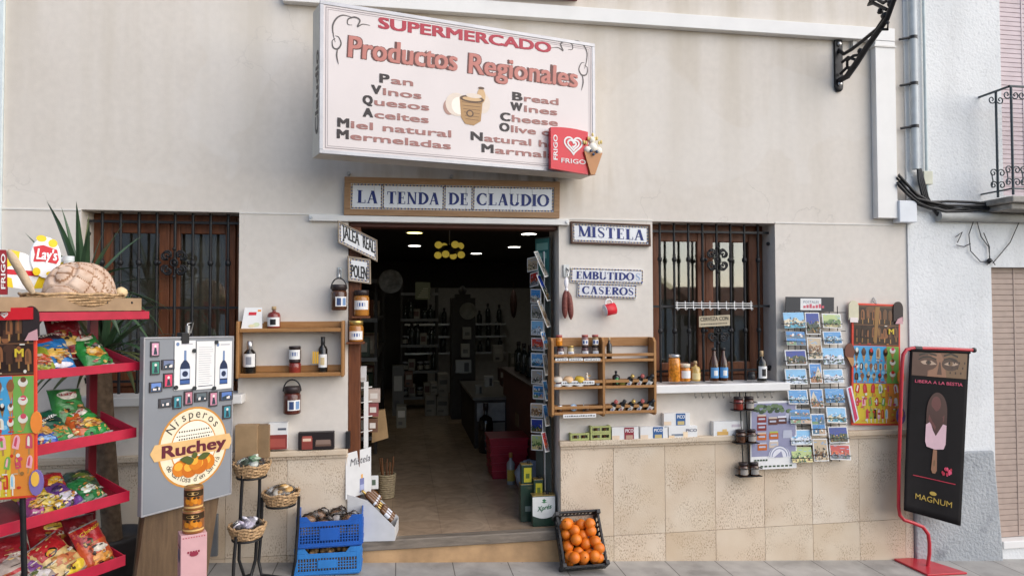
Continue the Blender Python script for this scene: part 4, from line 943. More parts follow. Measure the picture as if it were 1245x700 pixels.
for k, xs, words in ((1, (440, 487, 533), ('left', 'middle', 'right')), (2, (362, 402, 445, 487, 537), ('first', 'second', 'third', 'fourth', 'fifth and largest'))):
    for i, x in enumerate(xs):
        p = R2(x, k); big = 1.25 if (x in (533, 537)) else 1.0
        t = thing('leaning_bottle', (f'dark squat bottle leaning with white label, {words[i]} of three in the middle row' if k == 1 else f'dark leaning bottle with white label, {words[i]} from the post, bottom row'), 'bottle', (p[0] - .008, YJ - .005, p[2] + .002), (R(28), R(24), 0)); t.scale = (1.25, 1.25, 1.25)
        part('bottle_body', MB().lathe([(0, 0), (.017 * big, 0), (.018 * big, .004), (.018 * big, .045), (.009, .055), (.009, .062), (0, .062)], 14), DGLASS, t); part('paper_label', arc_label(.0186 * big, .008, .04, -120, -45), PAPER, t); part('label_print', arc_label(.0189 * big, .014, .026, -100, -70, 3), ink(('7d86b0', 'b07d86', '8a8f98')[i % 3]), t); part('cap', MB().lathe([(.0105, .056), (.0105, .07), (0, .071)], 10), (BLACK, GOLD, REDLID)[(i + k) % 3], t)

# red mug, sausages
p = at(741.5, 376, -.07); m = 1 / sc(741, -.07)
t = thing('red_mug', 'red and white mug hanging tilted from a wall hook beside the rack', 'mug', tuple(p), (R(8), R(78), R(14)))
part('mug_body', MB().lathe([(0, -.04), (.038, -.04), (.04, -.036), (.04, .036), (.0365, .036), (.0365, -.03), (0, -.03)], 22, [0, 0, 1, 0, 0, 0]), [PAPER, REDP], t)
part('mug_print', arc_label(.0408, -.022, .018, 60, 110, 8), ink('5a1c24'), t)
part('handle', MB().tube([(-.036, 0, -.025), (-.062, 0, -.02), (-.07, 0, 0), (-.062, 0, .02), (-.036, 0, .025)], .0065, 8), PAPER, t)
b = MB(); q = at(738, 364, 0); b.tube([(q.x, -.001, q.z + .01), (q.x, -.05, q.z + .012), (q.x, -.06, q.z - .005)], .004, 6); tag(recentre(b.build('wall_hook', STEEL)), 'little steel hook from which the red mug hangs', 'hook')
q = at(688, 328); b = MB(); b.box(q.x - .02, q.x + .02, -.014, -.001, q.z - .05, q.z + .035); b.tube([(q.x, -.014, q.z + .01), (q.x + .01, -.05, q.z - .01), (q.x, -.06, q.z - .045), (q.x, -.045, q.z - .04)], .006, 6)
tag(recentre(b.build('wall_hook', STEEL, bevel=.003)), 'grey wall hook holding the pair of sausages', 'hook')
SAUS = mat('cured_sausage', (0.17, 0.045, 0.035), 0.5, var=.35, scale=60, bump=.4, bscale=120)
t = thing('sausages', 'pair of dark red cured sausages tied with white wrapper hanging on the wall', 'sausages', tuple(at(691, 388, -.05)))
for x, dz in ((687.2, 0), (694.2, 1.5)):
    p0, p1 = at(688.8 + (x - 690) * .35, 352 + dz, -.05), at(x, 387 + dz, -.05); b = MB(); pts, rs = [], []
    for i in range(11): u = i / 10; pts.append(p0.lerp(p1, u) + Vector(((x - 690.5) * .0016 * math.sin(u * math.pi), 0, 0))); rs.append(.0205 * max(.2, (1 - abs(2 * u - 1) ** 5)))
    b.tube(pts, rs, 12); b.build('sausage', SAUS, t)
b = MB(); q = at(688.5, 344, -.05); b.sph(q, (.016, .012, .04), 10, jit=.12); b.sph(q - Vector((-.002, 0, .045)), (.012, .01, .015), 8, jit=.1); b.build('white_wrapper', ink('e9e6ea'), t)

# boxes on the right ledge
def carton(label, x0, y0, x1, y1, Y, d, m, prints=(), name='carton', rz=0.0, cat='box', face=None):
    p, q = at(x0, y0, Y), at(x1, y1, Y); W, H = q.x - p.x, p.z - q.z
    t = thing(name, label, cat, ((p.x + q.x) / 2, Y + d / 2, q.z), rz); part('box', MB().box(-W / 2, W / 2, -d / 2, d / 2, 0, H), m, t, .0015)
    mats = []; b = MB()
    for u0, u1, v0, v1, c in prints:
        if c not in mats: mats.append(c)
        if isinstance(v0, str): write(b, v0, -W / 2 + u0 * W, -W / 2 + u1 * W, v1[0] * H, v1[1] * H, lambda u, v, k=0: Vector((u, -d / 2 - .0022 - k, v)), mats.index(c), .02)
        else: b.add([(-W / 2 + u * W, -d / 2 - .0012 - .0002 * len(mats), v * H) for u, v in _rc(u0, u1, v0, v1)], [(0, 1, 2, 3)], mats.index(c))
    if prints: part('print', b, [ink(c) for c in mats], t)
    return t
GRN = ink('a9b070'); YL = -.045; ledge = .7425
def crate_green(label, x0, x1, y0, tiers):
    p, q = at(x0, 535, YL), at(x1, 535, YL); W = q.x - p.x; H = at(x0, y0, YL).z - ledge
    t = thing('gift_crate', label, 'crate', ((p.x + q.x) / 2, YL + .02, ledge)); th = H / tiers
    for k in range(tiers):
        b = MB(); z = k * th + .0005; d = .022
        b.box(-W / 2, W / 2, -d, d, z, z + .006); b.box(-W / 2, -W / 2 + .012, -d, d, z + .006, z + th - .001); b.box(W / 2 - .012, W / 2, -d, d, z + .006, z + th - .001); b.box(-W / 2 + .012, W / 2 - .012, -d, -d + .004, z + th * .72, z + th - .001); b.box(-W / 2 + .012, W / 2 - .012, -d, -d + .004, z + .006, z + th * .3); b.box(-.006, .006, -d, -d + .004, z + th * .3, z + th * .72)
        part('tray', b, GRN, t, .001); b = MB()
        for s in (-1, 1): b.cyl((s * W * .21, -.004, z + .007), (s * W * .21, -.004, z + th * .9), .012, n=10)
        part('little_jars', b, DHONEY, t)
crate_green('single low pale green gift crate at the left end of the right ledge', 693.5, 716.5, 526.5, 1); crate_green('two tier pale green gift crate on the right ledge', 718, 742.5, 517.8, 2)
def pico(label, x0, y0, x1, y1, c, Y=YL, base=None):
    pr = [(.0, .28, .15, .42, 'e3cdb4'), (.46, .82, .12, .98, c), (.5, .8, 'PICO', (.62, .24), 'f2f2f2'), (.52, .78, .16, .42, 'c3b07a' if c != '8c2f3c' else 'b79a86')]
    return carton(label, x0, y0, x1, y1, Y, .07, PAPER, pr, name='nougat_box')
pico('white nougat box with dark red square print beside the green crates', 744, 519.5, 776.5, 535.3, '8c2f3c'); pico('white nougat box with blue square print, lowest of the stepped pair', 778.5, 519, 812, 534.3, '2f5d94')
carton('white nougat box with dark letters under the topmost box', 813, 518.5, 848, 533.6, YL, .07, PAPER, [(.1, .5, .3, .45, '7b8694'), (.0, .2, .1, .35, 'e9cda8'), (.5, .66, .1, .6, 'f0d9b9'), (.6, .98, 'PICO', (.58, .22), '5f5f74')], name='nougat_box')
pico('white nougat box with blue square print stacked on top of two others', 807, 502.5, 839, 518.2, '2f5d94')
carton('plain white pastry box alone on the ledge near the hanging jar ladder', 867.5, 512.5, 903, 532, YL, .07, PAPER, [(.12, .5, .2, .42, 'd3a860'), (.3, .45, .42, .55, 'd9b878'), (.62, .95, .66, .82, 'c6bcc4')], name='nougat_box')

# right window: sill goods, wire comb, card
YW = -.045
jarpx('tall jar of orange slices leftmost on the right window sill', 820, 463.7, 13.5, 31, YW, ORJ, SILV, lidh=.1); jarpx('short fabric topped jar of orange preserve on the right window sill', 832.8, 463.3, 12.5, 20, YW, ORJ, ink('d9cdb8'), LABW, lz=(.2, .62)); botpx('small round bottle of amber liqueur beside the orange jars', 845.5, 462.8, 11, 22.5, YW, AMB, CORK, ink('d9c691'), 'flask', lz=(.1, .42))
botpx('brown beer bottle with blue label, left one of the pair on the window sill', 868.2, 462.8, 10.6, 37, YW, BRGLASS, BLACK, LABB, 'beer', lz=(.1, .42), mark=PAPER, cz=.94); botpx('brown beer bottle with blue label, right one of the pair on the window sill', 879.4, 462.6, 10.6, 37, YW, BRGLASS, BLACK, LABB, 'beer', lz=(.1, .42), mark=PAPER, cz=.94)
jarpx('tiny black pot near the right end of the window sill', 913.5, 461.5, 8.5, 9, YW, BLACK, BLACK); botpx('dark square shouldered bottle with cork rightmost on the window sill', 926.2, 462.8, 11, 33.5, YW, DGLASS, CORK, LABW, 'flask', lz=(.1, .5), mark=BLK, cz=.82)
t = thing('wire_comb_rack', 'white wire hook rack tied across the right window grille', 'rack', tuple(at(869, 374, .05)))
b = MB()
for y in (368.2, 370.8, 374): p, q = at(821, y, .05), at(915, y + .6, .05); b.cyl(p, q, .003, n=6)
for k in range(10): x = 823 + k * 10; b.tube([at(x, 366, .05), at(x, 375, .05), at(x + 1, 377, .03), at(x + 2.5, 375, .02)], .0035, 6)
b.build('wire_frame', WHITE, t)
f = pxface((850, 397.5), (887.5, 395.5), (850, 384.5), .04); t = thing('beer_notice', 'small beige card notice hung on the right window grille', 'notice', tuple(f(f.W / 2, 0))); b = MB(); f.block(b, 0, f.W, 0, f.H, -.004, 0); b.build('card', ink('b9ac92'), t); b = MB(); f.text(b, 'CERVEZA CON', (851.5, 390.5), (885.5, 389), 4.8, .001, 0, .02)
rr = random.Random(4); x = .012
while x < f.W - .02: w = rr.uniform(.006, .016); f.fill(b, _rc(x, x + w, .014, .022), .001); x += w + .004
b.build('lettering', ink('3b342c'), t); b = MB(); p = f(f.W * .5, f.H); b.cyl(p, p + Vector((0, 0, .05)), .0025, n=5); b.build('string', BLACK, t)

# hook rail below the sill, jar ladder, poster
t = thing('hook_rail', 'long grey wire hook rail fixed on the wall under the right window sill', 'rail', tuple(at(892, 480, -.02)))
b = MB(); p, q = at(843, 474.5, -.02), at(941, 476.2, -.02); b.cyl(p, q, .0035, n=6)
for k in range(12): x = 845 + k * 8.4; b.tube([at(x, 474.6, -.02), at(x, 481, -.02), at(x + 1, 483.5, -.035), at(x + 2.2, 481.5, -.045)], .003, 6)
b.build('wire', mat('galvanised_wire', (0.42, 0.41, 0.40), .4, metal=.6), t)
t = thing('jar_ladder', 'dark metal ladder hanger carrying three tiers of small jars below the sill', 'hanger', tuple(at(907, 578, -.07)))
b = MB()
for x in (900, 907.3): b.tube([at(x - .8, 477, -.03), at(x - .4, 484, -.05), at(x + 1.2, 520, -.06), at(x + 3.5, 565, -.06)], .004, 6)
b.build('rod', IRON, t)
tiers = ((898.8, 497.3, 'top'), (901.5, 537, 'middle'), (904.8, 577, 'bottom'))
for x, y, nm in tiers:
    b = MB(); c = at(x + 5, y, -.07)
    b.box(c.x - .085, c.x + .085, c.y - .04, c.y + .03, c.z - .006, c.z - .001); z = c.z + .05
    b.tube([(c.x - .085, c.y + .03, z), (c.x - .085, c.y - .04, z), (c.x + .085, c.y - .04, z), (c.x + .085, c.y + .03, z)], .003, 6); b.build('tier', IRON, t)
    for s, sd in ((-1, 'left'), (1, 'right')): jar(f'small dark jar with pale label on the {nm} tier of the jar ladder, {sd} one', (c.x + s * .04, c.y - .004, c.z), .033, .088, (JAM, DHONEY)[nm != 'top'] if s < 0 else DHONEY, DARKLID, ink('9c968f') if s > 0 or nm == 'bottom' else None, lz=(.1, .6))
f = pxface((912.5, 571), (968.5, 568.5), (912.5, 488), -.062); t = thing('jam_poster', 'white poster picturing jam jars pinned beside the jar ladder', 'poster', tuple(f(f.W / 2, 0)))
b = MB(); f.block(b, 0, f.W, 0, f.H, -.004, 0); b.build('sheet', PAPER, t); b = MB(); W_, H2 = f.W, f.H
pal = ['8f90ab', '3d4f38', '647858', 'b4b8c8', '7e2f2e', 'b8622a', 'c9b8a8', 'dcdce4', '5b3430', 'a4b45a', '7b83a0']
f.fill(b, _rc(W_ * .02, W_ * .98, H2 * .19, H2 * .97), .0006, 0); rr = random.Random(9)
for k in range(26): f.fill(b, ell(W_ * rr.uniform(.06, .92), H2 * rr.uniform(.84, .94), W_ * .06, H2 * .03, 7), .0009 + k * .00003, 1 + k % 2)
for cx, cz, c, ld in ((.24, .74, 4, 6), (.48, .7, 8, 6), (.68, .71, 8, 7), (.24, .62, 4, 3), (.24, .48, 5, 6), (.5, .49, 5, 9), (.8, .5, 3, 3), (.5, .36, 6, 7), (.25, .33, 5, 3), (.85, .75, 3, 3)):
    f.fill(b, _rc(W_ * (cx - .1), W_ * (cx + .1), H2 * (cz - .05), H2 * (cz + .04)), .0022, c); f.fill(b, _rc(W_ * (cx - .09), W_ * (cx + .09), H2 * (cz + .04), H2 * (cz + .065)), .0024, ld); f.fill(b, _rc(W_ * (cx - .07), W_ * (cx + .07), H2 * (cz - .012), H2 * (cz + .014)), .0026, 3)
f.fill(b, ell(W_ * .62, H2 * .17, W_ * .24, H2 * .17, 24, 0, 180), .003, 7)
for r in (.21, .16): 
    for p in strip2([(W_ * .62 + W_ * r * math.cos(q), H2 * .18 + H2 * r * .75 * math.sin(q)) for q in [math.pi * i / 16 for i in range(17)]], .006): f.fill(b, p, .0034 + random.random() * .0003, 10)
f.fill(b, [(W_ * .5, H2 * .17), (W_ * .7, H2 * .17), (W_ * .66, H2 * .26)], .0038, 0)
for k in range(9): f.fill(b, _rc(W_ * (.12 + k * .09), W_ * (.18 + k * .09), H2 * .03, H2 * .055), .001, 1)
for k in range(5): f.fill(b, _rc(W_ * (.08 + k * .06), W_ * (.12 + k * .06), H2 * .125, H2 * .15), .0042, 1)
b.build('print', [ink(c) for c in pal], t)

# postcard rack ------------------------------------------------------------------------------
SCH = {'harbour': ('4f8fc4', '9dbfd2', '2f6f9e', 'd8d0c4'), 'village': ('4488c8', 'd6d2ca', 'b9ada0', '8aa070'), 'night': ('20388a', '3a4a3a', '5a4a30', 'c9a24a'), 'rock': ('4a86c4', 'c9bda8', 'a5704a', '6d7a52'),
       'beach': ('7fb4d8', 'd5c8ab', '5aa5bd', 'f0ece2'), 'sunset': ('b53a34', 'd8643f', '8a8f98', '3c4654'), 'snowy': ('7db4da', 'd4dae2', 'c0ccd8', '9aa6b8'), 'collage': ('3f7fb8', '6d8d6a', 'b49a84', '4a6a80'),
       'street': ('b8a68c', '8a6a4c', 'c9b79a', '5a4a3c'), 'garden': ('a8b87a', '5f7f4a', 'd8c88a', '3f5f3a'), 'old': ('9a968e', '6a665e', 'b8b2a6', '4a4640')}
SNAME = {'harbour': 'a harbour under pale sky', 'village': 'white houses under blue sky', 'night': 'a night view of the castle rock', 'rock': 'a bell tower rock under blue sky', 'beach': 'a pale sandy cove', 'sunset': 'a red sunset over water', 'snowy': 'bright white houses and terraces', 'collage': 'four small views', 'street': 'an ochre old street', 'garden': 'a green and yellow garden', 'old': 'a grey old photograph'}
def postcard(label, f, sch, seed, group=None, border=True):
    t = thing('postcard', label, 'postcard', tuple(f(f.W / 2, 0)), 0, group); b = MB(); f.block(b, 0, f.W, 0, f.H, -.0025, 0); b.build('card', PAPER, t)
    rr = random.Random(seed); c = SCH[sch]; e = .007 if border else .001; W, H = f.W - 2 * e, f.H - 2 * e; b = MB(); P = lambda u, v: (e + u * W, e + v * H); k = .0006
    pal = [c[0], c[1], c[2], c[3], 'dcd8d2', '55606a', '8f5a48', '44603f', '7fa6c6' if sch != 'night' else '3a3f70', '2e3438']
    def fl(pts, mi):
        nonlocal k; k += .00012; f.fill(b, [P(min(1, max(0, u)), min(1, max(0, v))) for u, v in pts], k, mi)
    if sch == 'collage':
        for i in range(2):
            for j in range(2):
                fl(_rc(i * .5 + .01, i * .5 + .49, j * .5 + .01, j * .5 + .49), 0); fl(_rc(i * .5 + .01, i * .5 + .49, j * .5 + .01, j * .5 + rr.uniform(.15, .3)), rr.choice((1, 2, 3)))
                for q in range(4): x, y = i * .5 + rr.uniform(.05, .35), j * .5 + rr.uniform(.05, .25); fl(_rc(x, x + .1, y, y + .12), rr.choice((2, 3, 4, 6, 7)))
    else:
        fl(_rc(0, 1, 0, 1), 0)
        for q in range(4): x, y = rr.uniform(.05, .95), rr.uniform(.7, .95); fl(ell(x, y, rr.uniform(.06, .16), .022, 9), 8)
        n = 9; h0 = rr.uniform(.35, .62); hz_ = [h0 + rr.uniform(-.12, .12) for _ in range(n)]
        if sch == 'rock': k0 = rr.randint(2, 6); hz_ = [max(.2, .9 - .22 * abs(i - k0)) for i in range(n)]
        fl([(0, 0), (1, 0)] + [(1 - i / (n - 1), hz_[n - 1 - i]) for i in range(n)], 1)
        fl([(0, 0), (1, 0)] + [(1 - i / 5, rr.uniform(.12, .38)) for i in range(6)], 2)
        for q in range(46):
            x, y = rr.uniform(-.02, .97), rr.betavariate(1.3, 1.6) * .6; w, h = rr.uniform(.02, .09), rr.uniform(.03, .10)
            (fl(_rc(x, x + w, y, y + h), rr.choice((1, 3, 4, 5, 6, 2, 9))) if rr.random() < .6 else fl([(x, y), (x + w, y - .02), (x + w * 1.2, y + h), (x + w * .3, y + h * 1.2)], rr.choice((7, 3, 5, 2, 1, 9))))
        for q in range(14): x, y = rr.uniform(0, 1), rr.uniform(0, .34); fl(ell(x, y, rr.uniform(.02, .08), rr.uniform(.02, .06), 7), rr.choice((7, 9, 5, 2)))
    b.build('photo', [ink(x, .25) for x in pal], t); return t
A6 = lambda x, y: (940 + x / 6.36, 360 + y / 6.36); A7 = lambda x, y: (940 + x / 6.36, 460 + y / 6.36)
CARDS = [(A6, [('beach', 82, 242, 125, 245), ('collage', 100, 248, 272, 378), ('night', 95, 258, 415, 530), ('snowy', 95, 262, 560, 680)]), (A7, [('harbour', 115, 268, 85, 195), ('collage', 130, 285, 238, 345), ('snowy', 135, 295, 395, 510), ('garden', 143, 300, 530, 645)])], \
        [(A6, [('night', 250, 362, 125, 295), ('street', 265, 378, 318, 488), ('rock', 280, 378, 518, 672)]), (A7, [('rock', 285, 388, 80, 225), ('collage', 295, 405, 272, 435), ('street', 312, 425, 465, 635)])], \
        [(A6, [('garden', 380, 525, 135, 245), ('harbour', 388, 532, 270, 370), ('snowy', 385, 545, 400, 525), ('snowy', 390, 543, 562, 670)]), (A7, [('harbour', 403, 548, 78, 185), ('beach', 413, 565, 220, 340), ('night', 430, 580, 372, 495), ('sunset', 437, 595, 510, 625)])]
ORD = ['topmost', 'second', 'third', 'fourth', 'fifth', 'sixth', 'seventh', 'lowest']
rack = thing('postcard_rack', 'black wire postcard rack with dark header on the wall right of the window', 'postcard rack', tuple(at(985, 562, -.04)))
b = MB()
for x in (958, 966, 973, 984, 995, 1008, 1018): p, q = at(x, 372, -.03), at(x + (x - 940) * .03 + 9, 560, -.03); b.cyl((p.x, -.03, p.z), (p.x, -.03, q.z), .003, n=6)
for y in range(380, 560, 23): p, q = at(953, y, -.034), at(1028, y + .4, -.034); b.cyl((p.x, -.034, p.z), (q.x, -.034, p.z), .003, n=6)
b.build('wire_frame', IRON, rack)
f = pxface(A6(97, 117), A6(470, 120), A6(98, 4), -.05); b = MB(); f.block(b, 0, f.W, 0, f.H, -.006, 0); b.build('header_panel', ink('33353a'), rack)
b = MB(); f.fill(b, _rc(f.W * .3, f.W * .73, f.H * .1, f.H * .9), .001, 0); b.build('header_label', PAPER, rack); b = MB(); write(b, 'POSTALES', f.W * .36, f.W * .68, f.H * .58, f.H * .16, f.off(.0018), 0)
x = f.W * .36
for k in range(7): f.fill(b, _rc(x, x + .018, f.H * .24, f.H * (.4 + .06 * (k % 3))), .0018, 1); x += .024
b.build('lettering', [ink('6b7688'), ink('c85a6a')], rack)
seed = 0; cols = ('left', 'middle', 'right')
for ci, col in enumerate(CARDS):
    lst = [(Z, c) for Z, g in col for c in g]
    for ri, (Z, (sch, xa_, xb_, ya_, yb_)) in enumerate(lst):
        seed += 1; rr = random.Random(seed); sk = rr.uniform(-.035, .03); dy = (xb_ - xa_) * sk; Yc = -.062 - .004 * (ri % 3)
        f = pxface(Z(xa_, yb_ - dy * .5), Z(xb_, yb_ + dy * .5), Z(xa_ - (yb_ - ya_) * sk * -.6, ya_ - dy * .5), Yc, Yc)
        f = Face(f.o + Vector((0, -.012, 0)), f.o + f.U + Vector((0, -.012, 0)), f.o + f.V + Vector((0, .01, 0)))
        nm = ORD[ri] if ri < len(lst) - 1 else 'lowest'
        postcard(f'postcard of {SNAME[sch]}, {nm} in {cols[ci]} wall rack column', f, sch, seed, 'postcards in the wall rack', rr.random() < .75)
        b = MB(); p, q = f(-.004, f.H * .28, .004), f(f.W + .004, f.H * .28, .004); b.tube([p + Vector((0, .03, 0)), p, q, q + Vector((0, .03, 0))], .0022, 5); b.build('card_wire', IRON, rack)

# ice cream price boards: the one on this wall and the one in front of the snack rack ------------
def lolly(b, f, cx, cz, w, h, c1, c2, k, ang=0.0, cone=False, stick=4):
    def P(u, v): return (cx + (u * math.cos(ang) - v * math.sin(ang)) * w, cz + (u * math.sin(ang) * w / h + v * math.cos(ang)) * h)
    if cone:
        f.fill(b, [P(*q) for q in ((0, -.5), (.28, .12), (-.28, .12))], k, stick); f.fill(b, [P(x, z) for x, z in ell(0, .2, .34, .24, 14)], k + .0004, c1); f.fill(b, [P(x, z) for x, z in ell(.03, .34, .2, .15, 12)], k + .0008, c2)
    else:
        f.fill(b, [P(*q) for q in ((-.09, -.5), (.09, -.5), (.09, -.2), (-.09, -.2))], k, stick)
        body = [(-.32, -.2), (.32, -.2)] + [(.32 * math.cos(R(x)), .22 + .28 * math.sin(R(x))) for x in range(0, 181, 20)]; f.fill(b, [P(*q) for q in body], k + .0004, c1)
        body = [(-.18, -.06), (.06, -.1)] + [(-.06 + .12 * math.cos(R(x)), .22 + .18 * math.sin(R(x))) for x in range(0, 181, 30)]; f.fill(b, [P(*q) for q in body], k + .0008, c2)
BP = ['33241d', '4a3226', '6b4a34', 'b8a88c', 'b0844e', '4a9dcc', '86bedb', 'd2b93a', 'd8873a', 'c84f63', 'dcd8cc', '74a852', '8f6a3c', '2a1a16', '8a5a3a', 'c23b2e', 'e7a9b4']
def price_board(root, f, seed):
    W, H = f.W, f.H; rr = random.Random(seed)
    b = MB(); f.block(b, 0, W, 0, H, -.012, 0); b.build('panel', ink('d8452f'), root, bevel=.003)
    b = MB(); e = W * .035; P = lambda u, v: (e + u * (W - 2 * e), e + v * (H - 2 * e))
    f.fill(b, [P(*q) for q in _rc(0, 1, .66, 1)], .001, 0); f.fill(b, [P(*q) for q in _rc(0, .72, .34, .655)], .001, 5); f.fill(b, [P(*q) for q in _rc(.73, 1, .34, .655)], .001, 11); f.fill(b, [P(*q) for q in _rc(0, 1, 0, .335)], .001, 7); f.fill(b, [P(*q) for q in _rc(.7, 1, 0, .335)], .0014, 8)
    for i in range(14): f.fill(b, [P(*q) for q in ell(rr.uniform(.08, .92), rr.uniform(.69, .97), rr.uniform(.05, .13), .025, 10)], .0013 + i * .00004, rr.choice((1, 2, 0, 14, 13)))
    for z in (.665, .83, .985): f.fill(b, [P(*q) for q in _rc(0, 1, z, z + .008)], .0019, 2)
    for row, z in ((0, .905), (1, .75)):
        for i in range(8): cx, cz = P(.07 + i * .123, z + rr.uniform(-.01, .01)); lolly(b, f, cx, cz, W * .125, H * .12, rr.choice((13, 2, 14, 1, 14)), rr.choice((2, 12, 14, 1)), .002 + i * .00002, rr.uniform(-.15, .15), False, rr.choice((12, 4)))
    f.fill(b, [P(*q) for q in ((.44, .68), (.50, .68), (.57, .99), (.47, .99))], .0034, 12)
    for i in range(9): f.fill(b, [P(*q) for q in ell(rr.uniform(.04, .7), rr.uniform(.36, .64), .06, .015, 8)], .0013 + i * .00003, 6)
    for z, n_, w_, h_ in ((.575, 5, .14, .13), (.47, 7, .10, .08), (.385, 6, .12, .085)):
        for i in range(n_): cx, cz = P(.06 + i * .64 / (n_ - 1), z); lolly(b, f, cx, cz, W * w_, H * h_, rr.choice((13, 10, 3, 14, 1)), rr.choice((2, 10, 15, 14, 3)), .002 + i * .00002, rr.uniform(-.1, .1), rr.random() < .6, rr.choice((12, 4)))
    for z in (.6, .5, .4): cx, cz = P(.86, z); lolly(b, f, cx, cz, W * .18, H * .1, 10, rr.choice((15, 2, 9)), .002, 0, True)
    for z, n_, w_, h_ in ((.28, 6, .13, .11), (.17, 7, .11, .10)):
        for i in range(n_): cx, cz = P(.08 + i * .86 / (n_ - 1), z); lolly(b, f, cx, cz, W * w_, H * h_, rr.choice((9, 16, 8, 10, 11, 15)), rr.choice((10, 11, 16, 9, 7)), .002 + i * .00002, rr.uniform(-.4, .4))
    for i in range(6): cx, cz = P(.30 + i * .085, .065); lolly(b, f, cx, cz, W * .09, H * .115, (9, 11, 13, 16, 15, 10)[i], (15, 7, 14, 10, 8, 6)[i], .0026, rr.uniform(-.1, .1), False, 10)
    for i in range(26): f.fill(b, [P(*q) for q in ell(rr.uniform(.03, .97), rr.uniform(.02, .33), rr.uniform(.015, .04), rr.uniform(.006, .014), 8)], .0040 + i * .00003, rr.choice((9, 15, 10, 7, 8, 12)))
    for i in range(30): u_, v_ = rr.uniform(.02, .9), rr.choice((.35, .43, .53, .67, .825, .12, .22, .02)); f.fill(b, [P(*q) for q in _rc(u_, u_ + rr.uniform(.03, .08), v_, v_ + .007)], .0052 + i * .00002, rr.choice((10, 15, 3, 8)))
    for i in range(10): f.fill(b, [P(*q) for q in ell(rr.choice((.05, .3, .55, .9)) + rr.uniform(-.03, .03), rr.choice((.68, .36, .48, .03, .18)), .022, .010, 9)], .0060 + i * .00005, rr.choice((15, 8, 10)))
    s, t_ = P(.76, .76); write(b, 'M', s, s + W * .11, t_, H * .045, f.off(.007), 7, .04)
    b.build('ice_cream_pictures', [ink(c, .3) for c in BP], root)
    def cut(pts, k0, k1, c, nm='cutout_ice_cream'):
        m = MB(); n = len(pts); m.add([f(s * W, t * H, k1) for s, t in pts] + [f(s * W, t * H, k0) for s, t in pts], [tuple(range(n))] + [(i, i + n, (i + 1) % n + n, (i + 1) % n) for i in range(n)], 0); m.build(nm, c, root)
    cut([(-.08, .86), (.12, .86)] + [(.02 + .1 * math.cos(R(x)), .97 + .05 * math.sin(R(x))) for x in range(0, 181, 20)], .001, .009, ink('cfc9ae')); cut([(-.06, .84), (.10, .84), (.10, .88), (-.06, .88)], .0095, .013, ink('e4d9d6'))
    cut([(.84, .86), (1.04, .86)] + [(.94 + .1 * math.cos(R(x)), .97 + .055 * math.sin(R(x))) for x in range(0, 181, 20)], .001, .009, ink('2c2223')); cut([(.87, .84), (1.03, .84), (1.02, .90), (.92, .88)], .0095, .013, ink('c79aa0'))
    cut(ell(-.06, .60, .10, .068, 16), .001, .009, ink('6d3f30')); cut([(-.12, .555), (.02, .55), (.02, .50), (-.01, .47)], .0095, .013, ink('b98a5c'))
    cut([(-.13, .3), (-.02, .32), (.13, .05), (.03, .02)], .0015, .010, ink('dfe3ee')); cut([(-.09, .3), (-.05, .31), (.10, .06), (.05, .03)], .0105, .013, ink('cf3f63'))
    cut(ell(1.0, .40, .07, .06, 12), .001, .009, ink('ea8a3a')); cut(ell(1.0, .08, .09, .07, 12), .001, .009, ink('7a6aa8')); cut(ell(.99, .1, .05, .04, 12), .0095, .013, ink('e8b64a'))
f = pxface((1035.5, 516.5), (1094.5, 517), (1036, 368), -.03); t = thing('ice_cream_board', 'red framed ice cream picture board hanging on the wall beside the postcards', 'price board', tuple(f(f.W / 2, 0))); price_board(t, f, 2)
b = MB(); p = f(f.W * .5, f.H, 0); b.tube([p, p + Vector((-.015, .02, .02)), p + Vector((0, .025, .045)), p + Vector((.015, .02, .02)), p], .004, 6); b.build('hanger', STEEL, t)

# ================================================================ DOORSTEP AND PAVEMENT GOODS
def rotz_face(th): return Matrix.Rotation(th, 4, 'Z')
